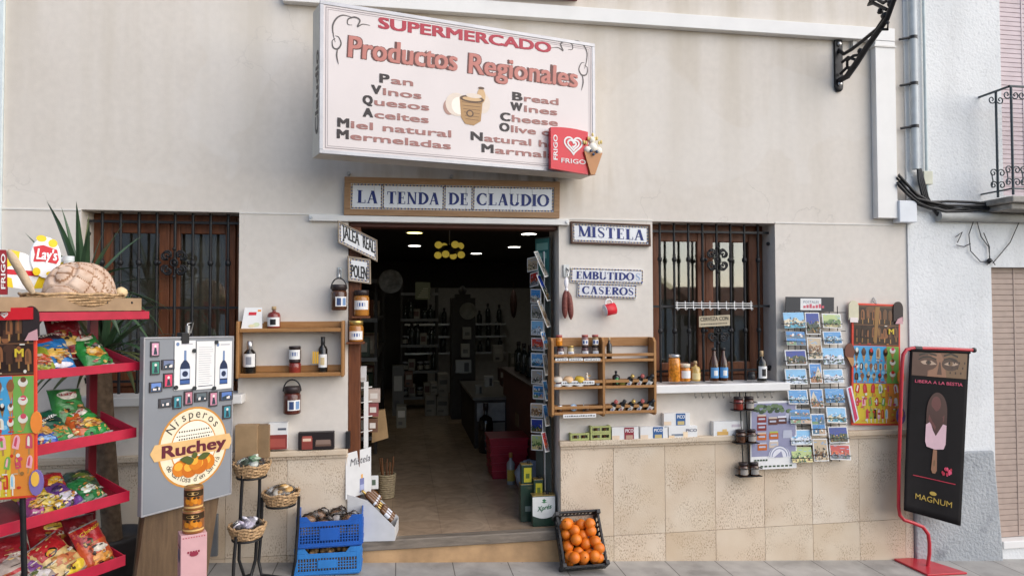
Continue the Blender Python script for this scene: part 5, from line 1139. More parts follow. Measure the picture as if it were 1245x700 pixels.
# blue crates -----------------------------------------------------------------------------------
BLUE = mat('blue_plastic', (0.015, 0.10, 0.42), 0.42, var=.12, scale=10); BLUE2 = mat('bright_blue_plastic', (0.03, 0.19, 0.52), 0.42, var=.12, scale=10)
def vent_crate(label, loc, w, d, h, m, notch=True, name='plastic_crate', rot=0.0, nx=16):
    t = thing(name, label, 'crate', loc, rot); th = .007
    part('base', MB().box(-w / 2 + .002, w / 2 - .002, -d / 2 + .002, d / 2 - .002, 0, .008), m, t)
    def wall(L, T, nt, nm):
        b = MB(); hl = L / 2
        b.box(-hl, hl, -th / 2, th / 2, .009, .03, 0, T); b.box(-hl, -hl + .02, -th / 2, th / 2, .03, h, 0, T); b.box(hl - .02, hl, -th / 2, th / 2, .03, h, 0, T)
        if nt:
            b.box(-hl + .02, -hl + .06, -th / 2, th / 2, h - .03, h, 0, T); b.box(hl - .06, hl - .02, -th / 2, th / 2, h - .03, h, 0, T); b.box(-hl + .02, hl - .02, -th / 2, th / 2, h - .06, h - .031, 0, T)
            b.add([T @ Vector(p) for p in ((-hl + .06, -th / 2, h), (-hl + .085, -th / 2, h - .031), (-hl + .06, -th / 2, h - .031), (hl - .06, -th / 2, h), (hl - .085, -th / 2, h - .031), (hl - .06, -th / 2, h - .031))], [(2, 1, 0), (3, 4, 5)])
        else: b.box(-hl + .02, hl - .02, -th / 2, th / 2, h - .035, h, 0, T)
        b.box(-.055, .055, -th / 2 - .003, th / 2, .045, h - .072, 0, T)
        for z in (.045, .062, .079, .096, .113, .13):
            if z < h - .075: b.box(-hl + .02, hl - .02, -th / 2 + .001, th / 2 - .001, z, z + .005, 0, T)
        n = int(L / .0165)
        for i in range(1, n): x = -hl + L * i / n; b.box(x - .0028, x + .0028, -th / 2 + .0005, th / 2 - .0005, .03, h - (.06 if nt else .035), 0, T)
        b.box(-hl - .002, hl + .002, -th / 2 - .004, -th / 2, .009, .018, 0, T)
        part('wall', b, m, t, .0012)
    wall(w, xform((0, -d / 2, 0)), notch, 'front'); wall(w, xform((0, d / 2, 0), (0, 0, math.pi)), notch, 'rear')
    wall(d - .02, xform((w / 2, 0, 0), (0, 0, math.pi / 2)), False, 'side'); wall(d - .02, xform((-w / 2, 0, 0), (0, 0, -math.pi / 2)), False, 'side')
    return t
g = gp(398, 699); bw, bd, bh1, bh2 = .385, .26, .165, .19; gxy = (g.x, g.y + bd / 2, gz(g.x) + .001)
tl_ = math.atan(GS)
vent_crate('bright blue ventilated crate at the bottom of the stack of two left of the step', gxy, bw, bd, bh1, BLUE2, rot=(0, 0, 0))
vent_crate('darker blue ventilated crate stacked on the bright blue one', (gxy[0] + .008, gxy[1], gxy[2] + bh1 + .001), bw, bd, bh2, BLUE, rot=(0, 0, R(1.5)))
BISC = mat('brown_biscuits', (0.22, 0.11, 0.05), 0.7, var=.5, scale=60, bump=.6, bscale=90)
def packet(label, loc, r, mats, name='packet', cat='packet', n=9, seed=0, rot=0.0, squash=.7):
    random.seed(seed + 50); t = thing(name, label, cat, loc, rot); part('contents', MB().sph((0, 0, r * squash * .8), (r * .8, r * .7, r * squash * .75), 10, jit=.12), mats[0], t)
    b = MB(); b.sph((0, 0, r * squash * .9), (r, r * .85, r * squash), 10, jit=.22); b.sph((r * .5, 0, r * squash * 1.5), (r * .5, r * .2, r * .45), 8, jit=.35); part('wrapper', b, mats[1], t); return t
for i, (dx, dy, dz, c) in enumerate(((-.12, -.04, .10, BISC), (-.03, -.05, .07, BISC), (.05, .0, .08, ink('d7cdc4')), (.12, -.04, .09, BISC), (-.07, .06, .09, BISC), (.04, .07, .09, BISC))):
    packet(('clear bag of brown biscuits at the left of the upper blue crate', 'small clear bag of biscuits at the front of the upper blue crate', 'clear bag with pale ticket in the middle of the upper crate', 'clear bag of brown biscuits at the right of the upper blue crate', 'clear bag of biscuits at the back left of the upper blue crate', 'clear bag of biscuits at the back of the upper blue crate')[i], (gxy[0] + dx, gxy[1] + dy, gxy[2] + bh1 + .012 + dz), .058, (c, CELLO), seed=i)
NUT = mat('walnut_heap', (0.20, 0.12, 0.05), 0.7, var=.5, scale=50); b = MB(); random.seed(5)
for i in range(90): b.sph((gxy[0] + random.uniform(-.17, .17), gxy[1] + random.uniform(-.11, .1), gxy[2] + .115 + random.uniform(0, .02)), .016, 8, jit=.08)
b.box(gxy[0] - .18, gxy[0] + .18, gxy[1] - .12, gxy[1] + .12, gxy[2] + .03, gxy[2] + .11)
tag(b.build('walnuts', NUT), 'brown walnuts filling the lower bright blue crate', 'walnuts', kind='stuff')

# basket stand -----------------------------------------------------------------------------------
WICK = mat('wicker', (0.46, 0.30, 0.16), 0.7, var=.45, scale=70, bump=.5, bscale=60)
Yb = -.27
st = thing('basket_stand', 'black metal tube stand on the pavement holding three wicker baskets', 'stand', tuple(gp(318, 692)))
BK = ((306, 578, 44, Yb + .02, 'uppermost'), (341.5, 612, 44, Yb + .06, 'middle'), (300.5, 653, 44, Yb - .08, 'lowest'))
def tubepx(pts, r=.0095, nm='tube'):
    b = MB(); b.tube([at(x, y, Y) if y is not None else (at(x, 690, Y).x, Y, gz(at(x, 690, Y).x) + .012) for x, y, Y in pts], r, 8); b.build(nm, IRON, st)
tubepx([(316, 570, Yb), (315.5, 600, Yb), (313, 640, Yb), (310.5, 680, Yb), (305, None, Yb - .01), (294, None, Yb - .06), (284, None, Yb - .12)]); tubepx([(319, 604, Yb + .03), (317, 650, Yb + .03), (314.5, 682, Yb + .03), (318, None, Yb + .02), (340, None, Yb - .02), (355, None, Yb - .03), (359, 682, Yb - .03), (362, 640, Yb - .03), (363.5, 603, Yb - .03)])
tubepx([(295, 577, Yb - .05), (293, 610, Yb - .06), (291, 660, Yb - .03), (290.5, 680, Yb - .03), (297, None, Yb), (305, None, Yb + .02)]); tubepx([(287, 652, Yb - .16), (284.5, 680, Yb - .17), (283, None, Yb - .18)])
for x, y, w, Y, nm in BK:
    m = 1 / sc(x, Y); c = at(x, y, Y); r = w * m / 2
    b = MB(); b.tube([(c.x + r * .8 * math.cos(q), c.y + r * .8 * math.sin(q), c.z - .004) for q in [2 * math.pi * i / 20 for i in range(21)]], .006, 6); b.build('ring', IRON, st)
    t = thing('wicker_basket', f'round brown wicker basket, the {nm} of three on the black stand', 'basket', tuple(c)); random.seed(int(x)); h = .068
    b = MB(); b.lathe([(0, .004), (r * .72, .0), (r * .8, .01)], 24)
    for k in range(7):
        z = .012 + k * h / 7; rr = r * (.76 + .24 * (k / 6) ** .8); b.tube([(rr * math.cos(q) + random.uniform(-.003, .003), rr * math.sin(q) + random.uniform(-.003, .003), z + .005 * math.sin(q * 7 + k * 3.1)) for q in [2 * math.pi * i / 32 for i in range(33)]], .0075, 5)
    for k in range(22): q = 2 * math.pi * k / 22; b.tube([(r * .76 * math.cos(q), r * .76 * math.sin(q), .005), (r * .95 * math.cos(q + .1), r * .95 * math.sin(q + .1), h * .6), (r * 1.04 * math.cos(q + .2), r * 1.04 * math.sin(q + .2), h + random.uniform(0, .02))], .004, 5)
    part('weave', b, WICK, t)
    b = MB(); zz = .05
    for k in range(9):
        q, rad = random.uniform(0, 6.28), random.uniform(0, r * .6); cx, cy = rad * math.cos(q), rad * math.sin(q)
        T = xform((cx, cy, zz + random.uniform(.015, .055)), (random.uniform(-.9, .9), random.uniform(-.9, .9), random.uniform(0, 3)))
        b.sph((0, 0, 0), (.036, .026, .013), 8, k % 3, T, .15)
    lab_ = {'uppermost': 'green and white sweet packets heaped in the uppermost basket', 'middle': 'golden wrapped packets heaped in the middle basket', 'lowest': 'white cellophane packets heaped in the lowest basket'}[nm]
    cl = {'uppermost': ('a7b8a2', '6f8f70', 'cfd2c6'), 'middle': ('c39a5e', 'd8c09a', 'e0d6c6'), 'lowest': ('cfc8d2', 'b7aebf', 'e4e0e8')}[nm]
    o = b.build('sweet_packets', [ink(q_, .2) for q_ in cl]); o.location = c; tag(o, lab_, 'packets', kind='stuff'); XF[o.name] = Matrix.Translation(c)
    b = MB(); b.sph((c.x, c.y, c.z + .07), (r * .8, r * .8, .045), 14, jit=.12); o = b.build('cellophane_bag', CELLO); tag(recentre(o), f'crumpled clear cellophane over the packets in the {nm} basket', 'wrapper')
# cardboard and boxes on the left ledge
carton('open brown cardboard flap box on the left ledge above the uppermost basket', 286, 517, 313, 565, -.10, .06, mat('cardboard', (0.36, 0.24, 0.13), .8, var=.12), [], rz=R(-4))
carton('narrow dark side of a brown carton beside the cardboard flap box', 313.5, 517, 327, 556, -.09, .06, mat('cardboard_dark', (0.26, 0.17, 0.09), .8, var=.12), [], name='carton')
carton('white almond box with red nut picture on the left ledge', 326.5, 514, 349, 545.5, -.055, .05, PAPER, [(.0, 1, .0, .55, '8a3a34'), (.1, .9, .08, .4, 'a8544a'), (.5, .95, .72, .8, '5b5f6b')], name='almond_box')
carton('dark chocolate box with brown picture beside the door on the left ledge', 362.5, 526, 406, 545.3, -.055, .05, ink('241c1c'), [(.1, .4, .02, .72, '8a4038'), (.12, .38, .45, .8, 'a8544a'), (.13, .36, .5, .66, 'e6c9b0'), (.48, .92, .18, .48, '6b5448'), (.5, .9, .3, .56, '8a7468')], name='chocolate_box')
carton('small black box at the door corner of the left ledge', 420, 525, 425.5, 545, -.045, .04, BLACK, [], name='small_box')
# utility box on the dado
b = MB(); pbox(b, 247.5, 626, 264, 676, -.05, .03); t = thing('meter_box', 'grey metal meter cover on the stone dado behind the basket stand', 'meter box', tuple(at(256, 676, -.05))); b.build('cover', mat('meter_grey', (0.16, 0.17, 0.18), .5, var=.1), t, bevel=.003); b = MB(); p = at(256, 651, -.052); b.cyl((p.x, -.056, p.z), (p.x, -.05, p.z), .008, n=8); b.build('lock', STEEL, t)

# display carton of little bottles on the step ------------------------------------------------------
CARDW = mat('white_card', (0.62, 0.62, 0.62), .6, var=.05); KRAFT = mat('kraft_inside', (0.22, 0.16, 0.09), .8, var=.15)
t = thing('display_carton', 'white display carton of small bottles with handwritten header card on the doorstep', 'display box', (-.335, -.035, .1525), R(-6))
L, W, h0, h1, th = .30, .22, .085, .30, .004
prof = [(0, 0), (L, 0), (L, h0), (L * .42, h1 * .86), (0, h1)]
for y in (0, W): b = MB(); b.prism(prof, y, y + th); part('side_panel', b, CARDW, t)
part('front_lip', MB().box(L - .003, L + .001, th + .001, W - .001, .001, h0 - .004), CARDW, t); part('inner_tray', MB().box(.004, L - .004, th + .001, W - .001, .002, .02), KRAFT, t)
hdr = Face((-.002, .0, .27), (.135, .10, .29), (-.006, .02, .555)); b = MB(); hdr.block(b, -.01, hdr.W, 0, hdr.H, -.004, 0); part('header_card', b, CARDW, t)
b = MB(); write(b, 'Mistela', hdr.W * .12, hdr.W * .95, hdr.H * .70, hdr.H * .15, hdr.off(.002), 0, .0, .15); hdr.fill(b, _rc(hdr.W * .52, hdr.W * .7, hdr.H * .06, hdr.H * .36), .001, 1); hdr.fill(b, _rc(hdr.W * .57, hdr.W * .65, hdr.H * .36, hdr.H * .45), .001, 2); hdr.fill(b, _rc(hdr.W * .53, hdr.W * .69, hdr.H * .1, hdr.H * .22), .0016, 3); part('lettering', b, [ink('3a3a44'), ink('6d73a0'), ink('d9a25a'), ink('9fa6c8')], t)
M0 = XF[t.name]; sl = math.atan2(h1 * .86 - h0, L * .58)
for row in range(2):
    for k in range(4 if row == 0 else 3):
        lp = M0 @ Vector((.185 + row * .095, .034 + k * .052, .215 - row * .098)); o = bottle(f'small gold capped bottle lying in the display carton, {("front", "second", "third", "rear")[k]} of the {("upper", "lower")[row]} row', tuple(lp), .017, .14, mat('amber_glass', (.14, .06, .02), .1, var=.3, coat=.6), GOLD, ink('c9ccd4', .25), 'slim', lz=(.2, .46) if row else (.1, .2), cz=.70)
        o.rotation_euler = Euler((0, R(-46), R(-6 + (k - 1.5) * 4)))
o = carton('small white price card propped behind the display carton bottles', 449, 578, 460, 594, .10, .004, PAPER, [(.3, .7, .3, .7, '5a6a5a')], name='price_card')
# things just inside the door on the left
carton('small white carton at the top of the white shelf rack inside the door', 434, 446, 445, 464, .10, .08, CARDW, [(.1, .9, .1, .3, 'b8b4ae')], name='small_carton')
t = thing('white_shelf_rack', 'narrow white wire rack end panel inside the left of the doorway', 'rack', tuple(at(444, 600, .12))); b = MB(); pbox(b, 442.5, 464, 447.5, 600, .10, .012); b.build('end_panel', WHITE, t); b = MB()
for y in (472, 490, 508, 526): p = at(446, y, .11); b.cyl((p.x - .06, .13, p.z), (p.x + .03, .2, p.z), .004, n=6)
b.build('wire', WHITE, t)
for i, (y, c, w) in enumerate(((490, 'b9a79c', 15), (507, '8a4a4a', 13), (526, '6a4a38', 12))):
    carton(('pale packet on the wire rack inside the doorway', 'reddish packet on the wire rack inside the doorway', 'brown packet on the wire rack inside the doorway')[i], 447, y - 17, 447 + w, y - 1, .2, .06, ink(c), [(.2, .8, .3, .7, 'd8d0c8')], name='packet')
t = thing('paper_bag', 'brown paper bag hanging inside the doorway above the basket of sticks', 'bag', tuple(at(462, 540, .35))); p0, p1, p2, p3 = at(452, 538, .35), at(472, 532, .35), at(468, 498, .4), at(453, 500, .4)
b = MB(); v = [p0, p1, p2, p3]; b.add(v + [q + Vector((0, .06, 0)) for q in v], [(0, 1, 2, 3), (7, 6, 5, 4), (0, 4, 5, 1), (1, 5, 6, 2), (2, 6, 7, 3), (3, 7, 4, 0)]); b.build('bag_body', mat('brown_paper', (.30, .19, .09), .8, var=.2, bump=.3, bscale=20), t)
c = hz(.151, 470, 604); m = 1 / sc(470, c.y); t = thing('stick_basket', 'tall pale basket of brown cinnamon sticks on the floor inside the doorway', 'basket', tuple(c)); r = 10.5 * m
b = MB()
for k in range(11): q = k / 10; b.tube([(r * (.8 + .2 * q) * math.cos(a_), r * (.8 + .2 * q) * math.sin(a_), .008 + q * .17) for a_ in [2 * math.pi * i / 22 for i in range(23)]], .0095, 5)
part('weave', b, mat('pale_wicker', (.36, .29, .18), .7, var=.3, scale=60), t); random.seed(3)
for k in range(10):
    q = random.uniform(0, 6.28); o = part('stick', MB().cyl((.3 * r * math.cos(q), .3 * r * math.sin(q), .02), (.8 * r * math.cos(q), .8 * r * math.sin(q), random.uniform(.24, .33)), .006, n=6), ink('7a5236'), t)

# turning postcard stand in the right of the doorway --------------------------------------------------
tr = thing('postcard_spinner', 'tall teal backed postcard stand at the right of the doorway', 'postcard rack', (at(662, 560, .2).x, .2, .151))
b = MB(); p0, p1 = at(651.5, 545, .245), at(669, 545, .12); zt_, zb_2 = at(660, 289, .2).z, .152
F2 = Face((p0.x, .245, zb_2), (p1.x, .12, zb_2), (p0.x, .245, zt_)); F2.block(b, 0, F2.W, 0, F2.H, -.012, 0); b.build('back_board', mat('grey_green_board', (.06, .075, .07), .6, var=.2), tr)
b = MB(); F2.fill(b, _rc(F2.W * .02, F2.W * .98, F2.H * .86, F2.H * .995), .0006); b.build('teal_header', mat('teal_board', (.05, .20, .19), .5, var=.15), tr)
b = MB(); F2.fill(b, _rc(F2.W * .1, F2.W * .9, F2.H * .955, F2.H * .98), .001, 0); F2.fill(b, _rc(F2.W * .2, F2.W * .8, F2.H * .925, F2.H * .945), .001, 0); b.build('header_print', ink('7fb0a8'), tr)
b = MB(); b.cyl((p0.x + .05, .17, .152), (p0.x + .05, .17, zt_ - .1), .01, n=8); b.build('pole', STEEL, tr)
S1 = lambda x, y: (640 + x / 5, 280 + y / 5); S2 = lambda x, y: (630 + x / 4.375, 400 + y / 4.375)
left = [(S1, 5, 70, 170, 255), (S1, 22, 72, 262, 348), (S1, 25, 88, 355, 440), (S1, 28, 100, 448, 540), (S1, 28, 105, 546, 635), (S2, 70, 138, 45, 112), (S2, 68, 140, 125, 200), (S2, 70, 132, 214, 290), (S2, 78, 138, 296, 370), (S2, 66, 132, 392, 466), (S2, 68, 132, 474, 548), (S2, 70, 132, 560, 642)]
right = [(S1, 50, 135, 122, 285), (S1, 65, 150, 265, 430), (S1, 68, 150, 420, 590), (S2, 122, 166, 10, 108), (S2, 132, 166, 130, 248), (S2, 132, 170, 270, 382), (S2, 132, 170, 398, 518), (S2, 126, 168, 545, 655)]
LN = ['topmost', 'second', 'third', 'fourth', 'fifth', 'sixth', 'seventh', 'eighth', 'ninth', 'tenth', 'eleventh', 'lowest']
kinds = list(SCH)
for i, (Z, xa, xb_, ya, yb) in enumerate(left):
    f = pxface(Z(xa, yb), Z(xb_, yb + (4 if i > 1 else -14)), Z(xa, ya), .17, .07); sch = ('street', 'sunset', 'village', 'old', 'snowy', 'sunset', 'harbour', 'old', 'collage', 'street', 'night', 'garden')[i]
    postcard(f'postcard of {SNAME[sch]}, {LN[i]} facing left on the doorway stand', f, sch, 70 + i, 'postcards on the doorway stand')
for i, (Z, xa, xb_, ya, yb) in enumerate(right):
    bl, br, tl = Z(xb_ - 22, yb), Z(xb_, yb - 6), Z(xa, ya + 6)
    f = pxface(bl, br, tl, .03, .09); f = Face(f.o, f.o + f.U, f.o + f.V + Vector((0, .02, 0))); sch = ('old', 'night', 'street', 'collage', 'old', 'harbour', 'village', 'sunset')[i]
    postcard(f'tilted postcard of {SNAME[sch]}, {LN[i] if i < 7 else "lowest"} edge on, doorway stand', f, sch, 90 + i, 'postcards on the doorway stand')

# oil tins at the right of the step ---------------------------------------------------------------------
DGREEN = mat('dark_green_tin', (.018, .045, .03), .3, var=.15, coat=.3); YELL = ink('b9b02e')
def tin(label, x0, y0, x1, y1, Y, d, m, prints, base=None, words=None):
    p, q = at(x0, y0, Y), at(x1, y1, Y); W, H = q.x - p.x, p.z - q.z
    t = thing('oil_tin', label, 'tin', ((p.x + q.x) / 2, Y + d / 2, q.z if base is None else base)); H = p.z - (q.z if base is None else base); part('tin_body', MB().box(-W / 2, W / 2, -d / 2, d / 2, 0, H), m, t, .004)
    b = MB(); mats = []
    for k, (c, pts) in enumerate(prints):
        if c not in mats: mats.append(c)
        b.add([(-W / 2 + u * W, -d / 2 - .001 - .0003 * k, v * H) for u, v in pts], [tuple(range(len(pts)))], mats.index(c))
    if words:
        mats.append(words[1]); write(b, words[0], -W / 2 + words[2] * W, -W / 2 + words[3] * W, words[4] * H, words[5] * H, lambda u, v, k=0: Vector((u, -d / 2 - .004 - k, v)), len(mats) - 1, .02, .2, .18)
    part('print', b, [ink(c) for c in mats], t)
    part('rim', MB().box(-W / 2 - .001, W / 2 + .001, -d / 2 - .001, d / 2 + .001, H, H + .004), GOLD, t)
    part('cap', MB().cyl((W * .2, 0, H + .004), (W * .2, 0, H + .018), .012, n=10), BLACK, t); return t
fl_ = .150
Yt = hz(fl_, 641, 634).y
tt = tin('tall dark green oil tin standing behind the white labelled tin', 633, 589, 648.5, 634, Yt, .07, DGREEN, [('1f3a30', _rc(.3, .9, .2, .6)), ('7d8a84', _rc(.35, .85, .28, .42))], fl_)
z1 = at(640, 589, Yt).z + .0045
tin('small dark oil tin with yellow label on top of the tall tin', 634, 565, 647.5, 589, Yt, .06, DGREEN, [('b9b02e', _rc(.22, .9, .1, .85)), ('5a6a2a', _rc(.38, .72, .3, .55))], z1)
Yx = hz(fl_, 661, 639.5).y
tin('squat oil tin with white upper label and green lettering at the right of the doorstep', 647.5, 603, 675, 639.5, Yx, .07, DGREEN, [('d9dbd8', [(.0, .36)] + [(u / 10, .36 - .10 * math.sin(math.pi * u / 10)) for u in range(1, 10)] + [(1, .36), (1, .97), (0, .97)]), ('3f7a52', [(.42, .86), (.5, .8), (.62, .84), (.52, .9)]), ('3f7a52', [(.38, .8), (.5, .76), (.66, .79), (.52, .81)])], fl_, ('Xprés', '2f6a48', .2, .82, .50, .16))
tin('small dark tin with yellow label right behind the white labelled tin', 649, 583, 660.5, 634, Yx + .075, .055, DGREEN, [('b9b02e', _rc(.2, .9, .62, .92)), ('5a6a2a', _rc(.35, .7, .7, .82))], fl_)

# orange crate ---------------------------------------------------------------------------------------------
g = gp(708, 693.5); tilt = R(56); cw, cl, ch = .285, .35, .105
t = thing('orange_crate', 'black plastic crate of oranges tilted up against the stone dado', 'crate', (g.x, g.y, gz(g.x) + .004), (tilt, 0, R(2)))
part('base', MB().box(-cw / 2, cw / 2, 0.008, cl - .008, 0, .008), BLACK, t)
def slotwall(L, T):
    b = MB(); b.box(-L / 2, L / 2, -.004, .004, 0, .04, 0, T); b.box(-L / 2, L / 2, -.004, .004, ch - .022, ch, 0, T); b.box(-L / 2, -L / 2 + .03, -.004, .004, .04, ch - .022, 0, T); b.box(L / 2 - .03, L / 2, -.004, .004, .04, ch - .022, 0, T)
    n = 9
    for i in range(1, n): x = -L / 2 + .03 + (L - .06) * i / n; b.box(x - .006, x + .006, -.003, .003, .04, ch - .022, 0, T)
    b.box(-L / 2, L / 2, -.010, -.004, ch - .012, ch, 0, T); return b
part('front_wall', slotwall(cw, xform((0, .004, 0))), BLACK, t, .002); part('rear_wall', slotwall(cw, xform((0, cl - .004, 0), (0, 0, math.pi))), BLACK, t, .002)
for s in (-1, 1): part('side_wall', slotwall(cl - .018, xform((s * (cw / 2 - .004), cl / 2, 0), (0, 0, s * math.pi / 2))), BLACK, t, .002)
for sx in (-1, 1):
    for y in (.012, cl - .012): part('corner_post', MB().box(sx * cw / 2 - .014, sx * cw / 2 + .014, y - .014, y + .014, 0, ch + .016), BLACK, t, .004)
def _orange(tn, b, tc):
    o = tc.outputs['Object']; tn.links.new(ramp(tn, nnoise(tn, o, 9, 3), [(.3, (.62, .135, .006)), (.7, (.74, .20, .010))]), b.inputs['Base Color']); bump(tn, b, nnoise(tn, o, 260, 2), .3, .003)
ORNG = node_mat('orange_peel', _orange, .42); random.seed(11)
prof_ = MB().lathe([(.0045 if i in (0,) else .037 * math.sin(math.pi * i / 12) * (1.0 if i not in (12,) else 0), -.0355 * math.cos(math.pi * i / 12) + (.003 if i == 12 else 0)) for i in range(13)], 18)
M0 = XF[t.name]; proto = None
opx = [(383, 372), (452, 382), (355, 425), (405, 417), (453, 437), (493, 425), (362, 487), (405, 465), (460, 483), (505, 480), (420, 518), (475, 530), (525, 515), (370, 535), (385, 568), (437, 568), (490, 562), (530, 570), (345, 385), (489, 392)]
placed = []
for x, y in opx:
    u = max(-.095, min(.095, (x - 443 - (y - 480) * .04) / 215 * .27)); v = max(.05, min(.305, (590 - y) / 262 * .335)); z = .085
    for _ in range(30):
        for (a_, b_, c_) in placed:
            d = Vector((u - a_, v - b_, z - c_))
            if d.length < .062 and z < .135: z += .004
    placed.append((u, v, z))
for k in range(9): placed.append((-.085 + (k % 3) * .085, .055 + (k // 3) * .105, .047))
for i, (u, v, z) in enumerate(placed):
    lp = M0 @ Vector((u, v, z)); e = Euler((random.uniform(0, 6), random.uniform(0, 6), random.uniform(0, 6)))
    if proto is None:
        o = prof_.build('orange', ORNG); proto = o; stalk = MB().cyl((0, 0, .0375), (0, 0, .0395), .004, n=6).build('stalk', ink('5a6a2a'), o, False)
        o.location = lp; o.rotation_euler = e; tag(o, 'round ripe orange piled in the tilted black crate', 'orange', 'oranges in the black crate')
    else: copy_thing(proto, lp, e)

# ice cream banner stand ------------------------------------------------------------------------------------
g = gp(1128, 690); t = thing('banner_stand', 'red tubular banner stand on the pavement at the right end of the shop', 'banner stand', (g.x, g.y, gz(g.x)))
REDT = mat('red_tube', (.50, .02, .035), .35, var=.08, coat=.3); Yk = g.y
c0, c1, c2, c3 = gp(1087, 681), gp(1118, 679.5), gp(1176, 698), gp(1128, 700.5)
b = MB(); v = [Vector((p.x, p.y, gz(p.x) + .002)) for p in (c0, c3, c2, c1)]; b.add(v + [q + Vector((0, 0, .014)) for q in v], [(3, 2, 1, 0), (4, 5, 6, 7), (0, 1, 5, 4), (1, 2, 6, 5), (2, 3, 7, 6), (3, 0, 4, 7)]); b.build('base_plate', REDT, t, bevel=.003)
b = MB(); P = lambda x, y: at(x, y, Yk)
b.tube([Vector((g.x, g.y, gz(g.x) + .014))] + [P(*q) for q in ((1130, 672), (1130, 660), (1128.5, 649), (1122, 640), (1110, 635), (1099, 631.5), (1094, 626), (1092.5, 615), (1093, 560), (1095.5, 480), (1097, 440), (1098, 431), (1102, 425), (1110, 423), (1150, 424), (1184, 425.5))], .0125, 10); b.build('tube', REDT, t)
b = MB(); b.sph(P(1184, 425.5), .019, 10); b.cyl(P(1112, 423.2), P(1120, 423.5), .016); b.build('end_cap', BLACK, t)
f = Face(at(1099, 620, Yk + .02), at(1167, 638.5, Yk + .06), at(1106.5, 423, Yk)); f_bl, f_br, f_tl, f_tr = at(1099, 620, Yk - .05), at(1166.5, 638.5, Yk - .02), at(1106.5, 422.5, Yk), at(1179, 425, Yk)
def bil(u, v, k=0.0):
    p = f_bl * (1 - u) * (1 - v) + f_br * u * (1 - v) + f_tl * (1 - u) * v + f_tr * u * v
    w = .012 * math.sin(u * 4.5 + v * 1.5) * (1 - v); return p + Vector((0, -k + w - .0, 0))
t2 = thing('ice_cream_banner', 'black cloth banner picturing a chocolate ice cream bar hung from the red stand', 'banner', tuple(f_bl))
b = MB(); n1, n2 = 16, 24; vv = [bil(i / n1, j / n2) for j in range(n2 + 1) for i in range(n1 + 1)]; b.add(vv, [(j * (n1 + 1) + i, j * (n1 + 1) + i + 1, (j + 1) * (n1 + 1) + i + 1, (j + 1) * (n1 + 1) + i) for j in range(n2) for i in range(n1)], 0, True)
o = b.build('cloth', mat('black_banner_cloth', (.010, .009, .010), .75, var=.1, spec=.12), t2); md = o.modifiers.new('thick', 'SOLIDIFY'); md.thickness = .002
pal = ['6e4c3a', '3f2a22', '120d0c', 'a88f7c', '3a1f1e', '5a3030', 'c8a8b2', '86604a', 'a01f38', 'c8486a', 'a58c40', '6a5038', '2c1c18', '4a3026']
b = MB(); kk = [.0028]
def bf(pts, mi):
    kk[0] += .00004
    # cut long shapes so that they follow the cloth
    b.add([bil(u, v, kk[0]) for u, v in pts], [tuple(range(len(pts)))], mi)
def grid(u0, u1, v0, v1, mi, n=8):
    for i in range(n): bf(_rc(u0 + (u1 - u0) * i / n, u0 + (u1 - u0) * (i + 1) / n, v0, v1), mi)
grid(.04, .96, .83, .985, 0); grid(.04, .3, .83, .985, 13, 3); grid(.6, .96, .83, .985, 11, 4)
bf([(.3, .83), (.62, .83), (.58, .93), (.5, .975), (.36, .96)], 7); bf(ell(.27, .91, .19, .045, 14), 13); bf(ell(.68, .91, .15, .04, 14), 1); bf([(.15, .915), (.25, .927), (.36, .926), (.45, .905), (.36, .9), (.24, .902)], 3); bf([(.57, .908), (.64, .922), (.74, .923), (.82, .912), (.74, .902), (.64, .902)], 3); bf(ell(.31, .914, .045, .014, 12), 1); bf(ell(.68, .913, .04, .012, 12), 11); bf(ell(.31, .915, .02, .01, 10), 2); bf(ell(.66, .915, .018, .009, 10), 2)
for p in strip2([(.14, .93), (.22, .945), (.32, .95), (.44, .935)], .008) + strip2([(.15, .957), (.28, .975), (.44, .958)], .010) + strip2([(.56, .935), (.66, .946), (.78, .93)], .008) + strip2([(.56, .958), (.68, .972), (.8, .955)], .010): bf(p, 2)
bf([(.46, .845), (.54, .845), (.51, .92), (.49, .92)], 13)
for k in range(9): q = .68 + k * .03; bf(ell(q, .86 + (k % 3) * .03, .012, .008, 7), 12)
U, V = .49, .57
body = [(U - .17, V - .13), (U - .14, V - .16), (U, V - .17), (U + .14, V - .16), (U + .17, V - .13)] + [(U + .17 * math.cos(R(x)), V + .05 + .115 * math.sin(R(x))) for x in range(0, 181, 12)]
bf(body, 6); top = [(U - .172, V - .03), (U - .10, V - .01), (U - .05, V - .06), (U + .0, V - .09), (U + .06, V - .05), (U + .11, V - .015), (U + .172, V - .02)] + [(U + .172 * math.cos(R(x)), V + .05 + .118 * math.sin(R(x))) for x in range(0, 181, 12)]
bf(top, 4); bf([(U - .14, V + .0), (U - .02, V - .055), (U + .12, V + .0), (U + .13, V + .04), (U + .02, V + .0), (U - .12, V + .045)], 5); bf(ell(U - .02, V + .1, .08, .045, 14), 5)
bf([(U - .045, V - .29), (U - .02, V - .31), (U + .025, V - .31), (U + .05, V - .29), (U + .035, V - .172), (U - .03, V - .172)], 7); bf(ell(U, V - .25, .015, .02, 8), 11)
random.seed(2)
for k in range(16): bf(ell(U + .2 + random.uniform(-.07, .09), V - .29 + random.uniform(-.018, .022), .018, .010, 7), random.choice((8, 9, 8)))
def bw(s, u0, u1, v, h, mi, bold=0.0): write(b, s, u0, u1, v, h, lambda a_, c_, k=0: bil(a_, c_, .0045 + k), mi, bold)
bw('LIBERA A LA BESTIA', .1, .9, .787, .018, 9, .01); bw('MAGNUM', .2, .82, .088, .032, 10, .01); grid(.14, .86, .222, .227, 8); bf(ell(.5, .142, .06, .012, 10), 10)
